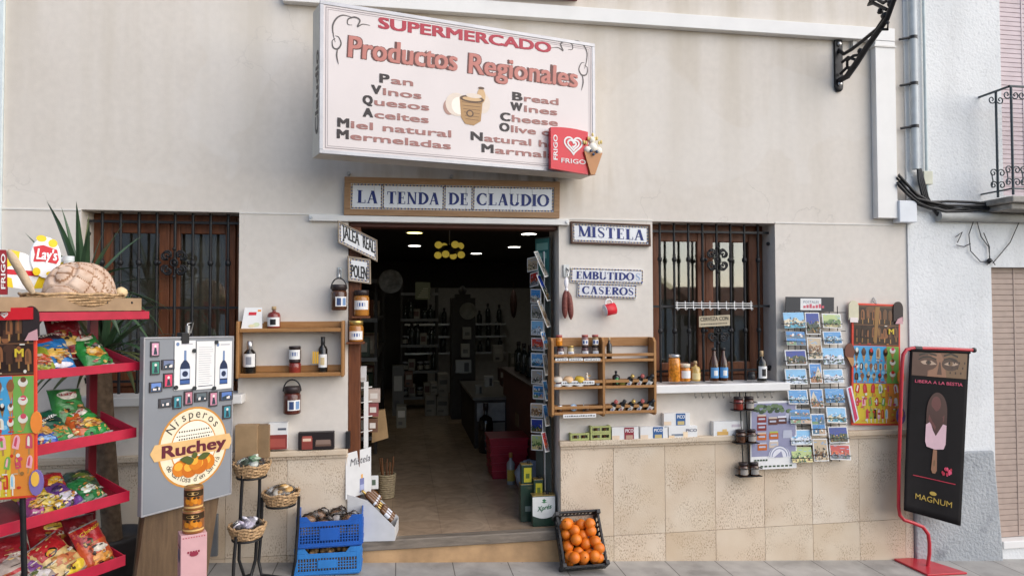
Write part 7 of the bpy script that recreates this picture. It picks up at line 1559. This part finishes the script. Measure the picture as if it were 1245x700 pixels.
MG = [(118, 148, 70, 122, 'd8a0b8', 'pink figure', 'at the top left corner'), (118, 150, 134, 184, '3f8a78', 'green figure', 'second in the left column'), (156, 200, 130, 166, '6f7a98', 'grey view', 'beside the green one, upper left'), (162, 194, 176, 228, 'd84a6a', 'red figure', 'left of the left leaflet foot'), (114, 158, 206, 244, '6a8ac8', 'blue view', 'third in the left column'), (146, 192, 260, 296, '5a5f68', 'dark view', 'leftmost of the row above the emblem'), (194, 224, 252, 300, '3f8a98', 'teal figure', 'second of the row above the emblem'), (232, 262, 236, 288, 'b87a8a', 'pink figure', 'third of the row above the emblem'), (268, 312, 240, 276, '5f6a70', 'grey view', 'fourth of the row above the emblem'), (317, 346, 238, 292, 'c88aa0', 'pink figure', 'fifth of the row above the emblem'), (354, 398, 236, 272, '5a7ab8', 'blue view', 'rightmost of the row above the emblem'), (364, 392, 284, 334, '3f8a9a', 'teal figure', 'lowest at the right beside the emblem')]
for i, (x0, x1, y0, y1, c, nm, wh) in enumerate(MG):
    a_, c_ = ZB(x0, y1), ZB(x1, y0); s0, t0, s1, t1 = *a_, *c_; t = thing('souvenir_magnet', f'small framed {nm} magnet {wh} on the grey board', 'magnet', tuple(f(s0, t0, .001))); b = MB(); f.block(b, s0, s1, t0, t1, .001, .008); b.build('frame', mat('magnet_frame', (.05, .045, .05), .4), t, bevel=.001)
    b = MB(); w, h = s1 - s0, t1 - t0; rr = random.Random(i); f.fill(b, _rc(s0 + w * .12, s1 - w * .12, t0 + h * .1, t1 - h * .1), .0086, 0)
    if 'figure' in nm: f.fill(b, ell(s0 + w * .5, t0 + h * .7, w * .14, h * .1, 10), .0092, 1); f.fill(b, [(s0 + w * .3, t0 + h * .15), (s0 + w * .75, t0 + h * .15), (s0 + w * .6, t0 + h * .6), (s0 + w * .4, t0 + h * .6)], .0092, 2)
    else:
        f.fill(b, [(s0 + w * .14, t0 + h * .12), (s1 - w * .14, t0 + h * .12), (s1 - w * .14, t0 + h * .45), (s0 + w * .55, t0 + h * .6), (s0 + w * .14, t0 + h * .4)], .0092, 2)
        for k in range(4): x = s0 + w * rr.uniform(.2, .7); f.fill(b, _rc(x, x + w * .12, t0 + h * .2, t0 + h * rr.uniform(.35, .5)), .0096 + k * .0002, 1)
    b.build('picture', [ink(c), ink('e8dcd8'), ink('2f3f4a')], t)
s, tt = ZB(236, 56); t = thing('bulldog_clip', 'black bulldog clip with steel handle on the top edge of the grey board', 'clip', tuple(f(s, tt))); b = MB(); f.block(b, s - .022, s + .022, f.H - .035, f.H + .022, -.034, .012); b.build('jaw', BLACK, t, bevel=.004); b = MB(); p = f(s + .012, f.H + .02, 0); b.tube([p, p + Vector((.004, 0, .05)), p + Vector((.03, .01, .055)), p + Vector((.02, .0, 0))], .004, 6); b.cyl(f(s + .02, f.H + .01, .0), f(s + .02, f.H + .06, 0), .012, n=8); b.build('handle', STEEL, t)
# wooden easel carrying the board
WOODP = wood('plain_plank', (.15, .095, .052), (.10, .062, .035), (9, 9, 1)); t = thing('board_easel', 'brown wooden panel easel with a hand slot propping up the grey board', 'easel', tuple(f(f.W * .45, -.5, -.1)), math.atan2(f.u.y, f.u.x)); gl_ = gz(f.o.x)
b = MB(); zb = f.o.z
A = [f(f.W * .1, .05, -.034), f(f.W * .92, .05, -.034)]; Bq = [f(f.W * -.02, 0, -.06), f(f.W * .78, 0, -.06)]
for q in Bq: q.z = gl_ + .004
v = [Bq[0], Bq[1], A[1], A[0]]; v2 = [p - f.n * .02 for p in v]; b.add(v + v2, [(0, 1, 2, 3), (7, 6, 5, 4), (0, 4, 5, 1), (1, 5, 6, 2), (2, 6, 7, 3), (3, 7, 4, 0)]); b.build('panel', WOODP, t)
b = MB(); c = Bq[0].lerp(Bq[1], .14).lerp(A[0].lerp(A[1], .14), .26); b.add([c + f.u * p[0] + Vector((0, 0, p[1])) + f.n * .003 for p in ell(0, 0, .014, .045, 16)], [tuple(range(16))]); b.build('hand_slot', BLACK, t)
for k in (.2, .7): b = MB(); p, q = f(f.W * k, f.H * .8, -.04), f(f.W * (k + .1), 0, -.30); q.z = gl_ + .01; b.tube([p, q], .016, 6); b.build('prop', WOODP, t)
# pink box and two cans in front
cp = camp(234, 646, 3.30); g0 = gz(cp.x); an = R(24); t = thing('pink_box', 'tall pink printed carton standing in front of the grey board', 'box', (cp.x, cp.y, g0 + .001), an); H_b = cp.z - g0; w_ = .115; PK = mat('pink_card', (.62, .36, .37), .55, var=.06)
part('box', MB().box(-w_ / 2, w_ / 2, -.05, .05, 0, H_b), PK, t, .002); b = MB(); F4 = Face((-w_ / 2, -.0508, 0), (w_ / 2, -.0508, 0), (-w_ / 2, -.0508, H_b)); F5 = Face((-w_ / 2 - .0008, .05, 0), (-w_ / 2 - .0008, -.05, 0), (-w_ / 2 - .0008, .05, H_b))
for k in range(9): F4.fill(b, ell(w_ * (.1 + k * .1), H_b - .012, .004, .003, 6), .0004, 1)
for z in (.85, .55, .3):
    for k in range(5): F4.fill(b, _rc(w_ * (.25 + k * .1), w_ * (.32 + k * .1), H_b * z - .01, H_b * z), .0006, 1 if z < .8 else 2)
F4.fill(b, ell(w_ * .5, H_b * .82, .02, .012, 12), .0008, 2); F5.fill(b, ell(.05, H_b * .8, .026, .034, 20), .0006, 3); F5.fill(b, _rc(.02, .085, H_b * .88, H_b * .895), .0006, 2); F5.fill(b, _rc(.04, .06, H_b * .35, H_b * .37), .0006, 2); part('print', b, [PK, ink('b8525f'), ink('8f2f44'), ink('4f5f80')], t)
ORC = ink('b5561f', .25, coat=.5)
for k, (lab_, sd) in enumerate((('lower orange fruit preserve tin stacked on the pink carton', 0), ('upper orange fruit preserve tin stacked on another on the pink carton', 1))):
    r, h = .049 - .005 * k, .108; t = thing('fruit_tin', lab_, 'tin', (cp.x + .004, cp.y, cp.z + .002 + k * .1085), an - .2); part('tin_body', MB().lathe([(0, 0), (r * .96, 0), (r, .004), (r, .022), (r * 1.0, h * .9), (r * .97, h), (0, h)], 22, [0, 0, 0, 0, 0, 0]), [mat('orange_tin', (.34, .13, .04), .3, metal=.2, var=.15, coat=.3), ink('8a5f22', .3)], t)
    b = MB()
    def patch(ac, zc, da, dz, mi, k):
        b.add([(r * k * math.cos(R(ac)), r * k * math.sin(R(ac)), zc)] + [(r * k * math.cos(R(ac + da * math.cos(q))), r * k * math.sin(R(ac + da * math.cos(q))), zc + dz * math.sin(q)) for q in [2 * math.pi * i / 14 for i in range(14)]], [(0, 1 + (i + 1) % 14, 1 + i)[::-1] for i in range(14)], mi, True)
    b.lathe([(r * 1.008, h * .62), (r * 1.008, h * .9)], 14, 3, None, -165, -15); b.lathe([(r * 1.008, h * .12), (r * 1.008, h * .2)], 14, 2, None, -165, -15)
    for j, (ac, zc) in enumerate(((-125, .42), (-100, .36), (-75, .42), (-52, .37), (-88, .5))): patch(ac, h * zc, 15, h * .13, j % 2, 1.012 + .003 * j)
    for ac in (-118, -82, -60): patch(ac, h * .56, 9, h * .05, 3, 1.03)
    patch(-92, h * .76, 34, h * .07, 2, 1.014); part('label_print', b, [ink('d98a2a', .3), ink('c4731f', .3), ink('d8b070', .3), ink('3a2a18', .3)], t); part('rim', MB().lathe([(r * .96, h - .002), (r * 1.0, h + .001), (r * .9, h + .002), (r * .88, h - .001)], 22), GOLD, t)

# yucca behind the rack -------------------------------------------------------------------------------------------
LEAF = mat('yucca_leaf', (.040, .085, .040), .4, var=.35, scale=6, coat=.15); LEAF2 = mat('yucca_leaf_dry', (.11, .13, .05), .5, var=.3, scale=6)
t = thing('yucca_plant', 'tall green yucca with sword leaves behind the snack rack before the left window', 'plant', (-1.60, -.34, gz(-1.6))); BARK = mat('yucca_trunk', (.16, .11, .07), .9, var=.35, scale=30, bump=.7, bscale=40)
gl_ = gz(-1.6); part('pot', MB().lathe([(0, 0), (.13, 0), (.17, .26), (.18, .28), (.16, .28), (.15, .25), (0, .25)], 24), mat('dark_pot', (.05, .045, .045), .6, var=.2), t)
def leaf(b, o, d, L_, w, droop, mi=0):
    d = d.normalized(); side = d.cross(Vector((0, 0, 1))); side = side.normalized() if side.length > .05 else Vector((1, 0, 0)); n = 8; vv = []; p = Vector(o); dd = d.copy()
    for i in range(n + 1):
        u = i / n; ww = w * (.55 + .45 * math.sin(min(1, u * 2.2) * math.pi / 2)) * (1 - u ** 2.2) ; up = side.cross(dd).normalized()
        vv += [p - side * ww + up * ww * .35, p, p + side * ww + up * ww * .35]; p = p + dd * L_ / n; dd = (dd + Vector((0, 0, -droop / n))).normalized()
    ff = []
    for i in range(n):
        for k in range(2): ff.append((i * 3 + k, i * 3 + k + 1, (i + 1) * 3 + k + 1, (i + 1) * 3 + k))
    b.add(vv, ff, mi, False)
for ti, (cx, cy, cz, n, sd) in enumerate((((at(100, 332, -.40)).x, -.40, at(100, 356, -.40).z, 34, 3), (at(125, 425, -.32).x, -.32, at(125, 432, -.32).z, 44, 8))):
    rr = random.Random(sd); b = MB(); b.tube([(-1.60, -.34, gl_ + .22), (-1.6 + (cx + 1.6) * .4, -.36, gl_ + .22 + (cz - gl_ - .22) * .5), (cx, cy, cz)], [.05, .045, .04], 10); b.build('trunk', BARK, t); b = MB()
    for k in range(n):
        az = 2.4 * k + rr.uniform(-.3, .3); el = R(88 - 105 * (k / n) ** .9 + rr.uniform(-8, 8)); d = Vector((math.cos(az) * math.cos(el), math.sin(az) * math.cos(el) * .75, math.sin(el)))
        leaf(b, (cx + .02 * math.cos(az), cy + .02 * math.sin(az), cz - .05 + .08 * rr.random()), d, rr.uniform(.34, .54), rr.uniform(.017, .027), rr.uniform(.2, 1.0) if k < n * .6 else rr.uniform(.7, 1.9), 1 if rr.random() < (.12 if k < n * .75 else .4) else 0)
    b.build('leaf_crown', [LEAF, LEAF2], t)

# ================================================================ INSIDE THE SHOP
LAMP = mat('lit_downlight', (1.0, .95, .85), .5, var=0, emit=6.0); LAMPY = mat('lit_yellow_lamp', (1.0, .80, .25), .5, var=0, emit=3.5)
CZ = 2.47
for i, (x, y, c) in enumerate(((504, 282, 1), (504, 298, 0), (579, 307.5, 0), (625, 299.5, 0), (643, 283.5, 0))):
    p = hz(CZ, x, y); t = thing('downlight', ('lit round ceiling light glowing yellowish above the left of the doorway', 'lit round ceiling light left of the lemon lamp', 'lit round ceiling light deepest in the shop', 'lit round ceiling light second from the right', 'lit round ceiling light nearest the right door jamb')[i], 'ceiling light', (p.x, p.y, CZ - .012)); part('rim', MB().lathe([(.085, .0), (.10, .0), (.10, .011), (.085, .011)], 24), OFFW, t); part('diffuser', MB().lathe([(0, .002), (.084, .002)], 24), LAMPY if c else LAMP, t)
p = at(546.5, 300, 1.9); t = thing('lemon_lamp', 'hanging lamp ringed with yellow lemons inside the doorway', 'pendant lamp', (p.x, 1.9, p.z - .06)); b = MB(); b.cyl((p.x, 1.9, p.z), (p.x, 1.9, CZ), .006, n=6); b.build('cord', GREYM, t)
b = MB(); b.lathe([(.04, -.05), (.10, -.03), (.11, 0), (.06, .03)], 18, 0, Matrix.Translation((p.x, 1.9, p.z - .02))); b.build('dark_ring', IRON, t)
LEM = mat('lemon_yellow', (.75, .55, .08), .4, var=.15, emit=.12)
for k in range(8):
    q = 2 * math.pi * k / 8 + .4; b = MB(); b.sph((p.x + .115 * math.cos(q), 1.9 + .115 * math.sin(q), p.z + .012 - (.09 if k % 2 else 0)), (.036, .032, .034), 10); b.build('lemon', LEM, t)
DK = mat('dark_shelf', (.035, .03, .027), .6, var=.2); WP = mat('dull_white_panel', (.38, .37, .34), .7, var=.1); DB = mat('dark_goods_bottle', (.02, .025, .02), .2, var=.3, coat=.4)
BXM = mat('dull_carton', (.30, .27, .23), .8, var=.15); fl = .1485
def flr(x, y): return hz(fl, x, y)
# pale rear wall board with shelf ledges
t = thing('rear_wall_panel', 'pale dim panelled wall with ledges at the back of the shop', 'panel', (1.0, 7.4, fl)); b = MB(); p, q = at(520, 350, 7.4), at(640, 470, 7.4); b.box(p.x, q.x + .5, 7.4, 7.45, fl, p.z); b.build('panel', WP, t)
for y in (393, 408, 428): z = at(560, y, 7.2).z; b = MB(); b.box(at(492, y, 7.2).x, at(615, y, 7.2).x, 7.15, 7.39, z - .03, z); b.build('ledge', mat('chrome_edge', (.5, .5, .5), .3, metal=.7), t)
n = 0; proto = None; random.seed(21)
for y in (393, 408, 428):
    for k in range(11):
        x = 496 + k * 11 + random.uniform(-2, 2); p = at(x, y, 7.25); o = None
        if proto is None: proto = bottle('dark bottle standing on a ledge at the back of the shop', (p.x, 7.25, p.z + .002), .045, .30, DB, DARKLID, None, 'wine', group='bottles on the rear ledges', name='rear_bottle')
        else: copy_thing(proto, (p.x, 7.25, p.z + .002)).scale = (1, 1, random.uniform(.6, 1.15))
def shelving(label, x0, x1, y0, y1, n, zt, seed, rot=False):
    t = thing('shop_shelving', label, 'shelving', ((x0 + x1) / 2, (y0 + y1) / 2, fl)); b = MB()
    for x in (x0, x1 - .03):
        for y in (y0, y1 - .03): b.box(x, x + .03, y, y + .03, fl, zt)
    b.build('posts', DK, t)
    for k in range(n):
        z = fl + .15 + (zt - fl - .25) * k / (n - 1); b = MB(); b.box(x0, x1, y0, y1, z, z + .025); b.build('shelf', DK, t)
        b = MB(); b.box(x0, x1, y0 - .012, y0 - .001, z - .01, z + .03); b.build('price_rail', mat('dull_rail', (.16, .16, .16), .5), t)
    return [fl + .176 + (zt - fl - .25) * k / (n - 1) for k in range(n)]
zs = shelving('dark shelving full of goods along the left inner wall', at(450, 400, 3.5).x - .35, at(462, 400, 3.5).x, 2.6, 5.6, 5, 2.0, 1)
proto2 = None; CL = ['6a3a2a', '8a7a5a', '3a4a3a', '9a8a7a', '5a2a2a', '4a4a5a', 'a08a4a']
xg = at(456, 400, 3.5).x - .1; k = 0; kindp = [None] * 4; GL = ['brown packet on the left inner shelving of the shop', 'cream packet on the left inner shelving of the shop', 'green packet on the left inner shelving of the shop', 'red packet on the left inner shelving of the shop']
for z in zs[:4]:
    for yy in (2.8, 3.2, 3.6, 4.1, 4.6):
        kk_ = k % 4; k += 1; hh = .16 + .03 * ((k * 7) % 4)
        if kindp[kk_] is None: kindp[kk_] = t = thing('goods_packet', GL[kk_], 'packet', (xg, yy, z), 0, 'packets on the left inner shelving'); part('box', MB().box(-.08, .08, -.07, .07, 0, .2), ink(CL[kk_]), t, .004); part('front_label', MB().box(-.05, .05, -.073, -.0705, .05, .15), ink('b8b0a0'), t)
        else: copy_thing(kindp[kk_], (xg + random.uniform(-.04, .04), yy + random.uniform(-.08, .08), z), (0, 0, random.uniform(-.2, .2)))
zs = shelving('black open shelving facing the door deep in the shop', at(487, 400, 5.6).x, at(533, 400, 5.6).x, 5.6, 6.0, 5, at(500, 350, 5.6).z, 2)
def dark_jar(loc):
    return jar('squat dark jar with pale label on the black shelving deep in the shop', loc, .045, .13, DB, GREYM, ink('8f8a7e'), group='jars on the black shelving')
def pale_pack(loc):
    t = thing('goods_packet', 'pale packet standing on the black shelving deep in the shop', 'packet', loc, 0, 'packets on the black shelving'); part('box', MB().box(-.05, .05, -.04, .04, 0, .19), ink('8a8478'), t, .004); part('front_label', MB().box(-.035, .035, -.0425, -.0405, .05, .14), ink('5a3a34'), t); return t
pj = pp = None; random.seed(33)
for ri, z in enumerate(zs[:4]):
    x = at(490, 400, 5.6).x + .03
    while x < at(531, 400, 5.6).x - .02:
        q = random.random(); loc = (x, 5.66 + random.uniform(0, .08), z)
        if q < .45: o = copy_thing(proto, loc, None, 'dark bottle standing on the black shelving deep in the shop'); o['group'] = 'bottles on the black shelving'; o.scale = (1, 1, random.uniform(.6, 1.05)); x += .085
        elif q < .72:
            if pj is None: pj = dark_jar(loc)
            else: copy_thing(pj, loc)
            x += .10
        else:
            if pp is None: pp = pale_pack(loc)
            else: copy_thing(pp, loc, (0, 0, random.uniform(-.2, .2))).scale = (1, 1, random.uniform(.7, 1.3))
            x += .12
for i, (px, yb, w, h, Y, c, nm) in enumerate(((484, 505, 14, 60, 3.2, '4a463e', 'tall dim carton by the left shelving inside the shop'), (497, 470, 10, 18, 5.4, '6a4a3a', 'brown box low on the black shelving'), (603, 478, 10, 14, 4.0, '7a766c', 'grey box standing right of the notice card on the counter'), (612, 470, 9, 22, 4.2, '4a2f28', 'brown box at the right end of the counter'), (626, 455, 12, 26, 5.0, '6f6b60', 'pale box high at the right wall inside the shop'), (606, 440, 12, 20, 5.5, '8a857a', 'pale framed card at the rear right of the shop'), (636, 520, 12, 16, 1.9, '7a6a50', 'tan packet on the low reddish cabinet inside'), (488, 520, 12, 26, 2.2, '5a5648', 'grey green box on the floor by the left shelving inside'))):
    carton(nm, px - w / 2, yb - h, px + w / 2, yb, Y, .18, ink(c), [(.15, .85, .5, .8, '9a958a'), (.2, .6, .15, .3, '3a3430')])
b = MB(); q = at(573, 352, 5.0); b.tube([(q.x + .6, 5, q.z + .1), (q.x + .6, 5, q.z - .02)], .004, 5); b.sph((q.x + .6, 5, q.z - .2), (.05, .05, .2), 10, jit=.06); tag(recentre(b.build('hanging_ham', mat('dark_ham', (.05, .02, .015), .5, var=.3))), 'dark cured ham hanging deep in the shop at right', 'ham')
# plate, green sign, sack tower
p = at(475, 342, 2.4); b = MB(); b.lathe([(0, 0), (.07, .004), (.115, .015), (.12, .013)], 28, 0, xform((p.x, 2.4, p.z), (R(90), 0, 0))); tag(recentre(b.build('wall_plate', mat('dim_plate', (.17, .165, .15), .4, var=.5, scale=18))), 'round patterned plate hanging inside the upper left of the doorway', 'plate')
p, q = at(505, 364, 5.5), at(523, 343, 5.5); t = thing('hanging_placard', 'square pale placard standing on the dark shelving inside the shop', 'sign', ((p.x + q.x) / 2, 5.5, p.z)); b = MB(); b.box(p.x, q.x, 5.5, 5.53, p.z, q.z); b.build('board', ink('6f7358'), t); b = MB()
for k in range(5): b.box(p.x + .03 + k * .02, q.x - .03, 5.496, 5.499, p.z + .03 + k * .03, p.z + .045 + k * .03)
b.build('markings', ink('a8a890'), t)
p0, p1 = flr(548, 480), flr(580, 480); t = thing('tall_display', 'tall dark stepped display tower in the middle of the shop', 'display', (at(564, 480, 4.6).x, 4.6, fl)); x0, x1 = at(549, 400, 4.6).x, at(578, 400, 4.6).x; b = MB(); b.box(x0, x1, 4.6, 4.9, fl, at(560, 362, 4.6).z); b.build('cabinet', DK, t); b = MB(); zz = at(560, 362, 4.6).z; b.box(x0 + .06, x1 - .06, 4.65, 4.85, zz, zz + .05); b.lathe([(.04, 0), (.06, .05), (.03, .1), (0, .12)], 12, 0, Matrix.Translation(((x0 + x1) / 2, 4.75, zz + .05))); b.build('finial', DK, t)
b = MB(); p = at(569, 378, 4.58); b.lathe([(0, 0), (.10, .004), (.115, .016)], 24, 0, xform((p.x, 4.59, p.z), (R(90), 0, 0))); b.build('round_plaque', mat('dim_plaque', (.22, .22, .20), .5, var=.3), t)
for i, (x, y0, y1, c) in enumerate(((568, 398, 412, '8f8d86'), (566, 418, 434, '9a988f'), (564, 440, 454, '7a786f'))): carton(('upper pale carton on the dark tower in the shop', 'middle pale carton on the dark tower in the shop', 'lower pale carton on the dark tower in the shop')[i], x - 5, y0, x + 5, y1, 4.45, .13, ink(c), [(.2, .8, .3, .6, '5f5d58')])
# cartons on the floor
for i, (x0, x1, yb, yt, Y) in enumerate(((517, 530, 505, 480, 4.2), (531, 545, 505, 482, 4.2), (547, 563, 506, 482, 4.15), (533, 545, 481.5, 455, 4.2), (524, 532, 479.5, 466, 4.2))):
    p = flr((x0 + x1) / 2, 505.5); m = 1 / sc((x0 + x1) / 2, p.y); zb = fl + .001 if i < 3 else None
    carton(('white carton on the shop floor, leftmost of the row of three', 'white carton on the shop floor, middle of the row of three', 'white carton on the shop floor, rightmost of the row of three', 'taller white carton stacked on the middle one of the floor row', 'small white carton stacked on the left one of the floor row')[i], x0, yt, x1, yb, p.y, .3, BXM, [(.1, .9, .55, .75, '4f4a44'), (.1, .6, .2, .3, '6a645c')], name='wine_carton')
# counter with papers, bottle, basket
p0 = flr(577, 545); p1 = flr(616, 545); x0, x1, yc = p0.x, at(617, 500, p0.y).x, p0.y
t = thing('shop_counter', 'dark shop counter with pale papers on its front inside at right', 'counter', ((x0 + x1) / 2, yc + .5, fl)); b = MB(); zc = at(590, 486, yc).z; b.box(x0, x1 + .05, yc, yc + 1.6, fl, zc); b.build('counter_body', DK, t, bevel=.004); b = MB(); b.box(x0 - .02, x1 + .08, yc - .02, yc + 1.62, zc + .001, zc + .03); b.build('counter_top', mat('counter_top', (.16, .15, .14), .3, var=.1), t)
b = MB(); q0, q1 = at(580, 512, yc - .01), at(614, 489, yc - .01); b.box(q0.x, q1.x, yc - .006, yc - .001, q0.z, q1.z); b.build('front_papers', mat('dull_paper', (.36, .36, .36), .7, var=.25, scale=14), t); b = MB(); q0, q1 = at(598, 530, yc - .01), at(614, 513, yc - .01); b.box(q0.x, q1.x, yc - .006, yc - .001, q0.z, q1.z); b.build('front_board', BXM, t)
for i, (xa, xb_, ya, yb_, c) in enumerate(((589, 600, 457, 470, 'a8a69e'), (578, 587, 468, 479, '8f8a80'), (554, 573, 438, 453, '8d8d88'))):
    carton(('upright white notice card on the counter inside the shop', 'small grey packet at the left of the counter', 'white framed card beside the tower deep in the shop')[i], xa, ya, xb_, yb_, yc + .3, .05, ink(c), [(.55, .85, .1, .8, '2f3030')], name='notice_card')
p = flr(590, 548); bottle('big dark round shouldered bottle on the shop floor before the counter', (p.x, p.y - .05, fl + .001), .075, .5, DGLASS, DARKLID, None, 'flask', name='demijohn')
p = flr(620, 583); t = thing('red_basket', 'red plastic shopping basket stack on the shop floor inside at right', 'basket', (p.x, p.y + .2, fl)); w, h = .34, at(620, 533, p.y).z - fl; m_ = mat('red_basket_plastic', (.30, .012, .03), .4, var=.15); b = MB(); b.prism([(-w / 2 * .86, 0), (w / 2 * .86, 0), (w / 2, h), (-w / 2, h)], -.16, .16); part('basket_body', b, m_, t, .006)
for k in range(5): part('rim', MB().box(-w / 2 * (.9 + .025 * k) - .006, w / 2 * (.9 + .025 * k) + .006, -.168, .168, h * (.15 + .2 * k), h * (.15 + .2 * k) + .018), m_, t, .003)
p = flr(621, 588); bottle('clear plastic bottle with yellow label on the floor beside the red basket', (p.x, p.y, fl), .035, .26, mat('clearish_plastic', (.30, .31, .32), .15, coat=.5), mat('amber_cap', (.4, .2, .05), .4), ink('b8a04a'), 'slim')
p = flr(646, 598); random.seed(4); b = MB(); b.sph((p.x, p.y + .05, fl + .12), (.13, .1, .125), 16, jit=.13); tag(recentre(b.build('plastic_bag', mat('blue_white_plastic', (.30, .36, .46), .3, var=.5, scale=9, coat=.3))), 'crumpled blue and white plastic bag on the floor behind the tins', 'bag')
t = thing('brown_cabinet', 'low reddish brown cabinet along the right inner wall of the shop', 'cabinet', (at(650, 560, 1.2).x + .2, 1.6, fl)); b = MB(); x = at(640, 540, 1.5).x; b.box(x, x + .4, .9, 2.9, fl, .95); b.build('cabinet_body', mat('reddish_wood', (.12, .045, .03), .5, var=.2), t, bevel=.004); b = MB(); b.box(x - .03, x + .42, .88, 2.92, .951, .98); b.build('cabinet_top', DARKW, t)
for i in range(5): copy_thing(proto, (x + .1, 1.2 + i * .32, .982), None, 'dark bottle standing on the low reddish cabinet inside')['group'] = 'bottles on the inner cabinet'
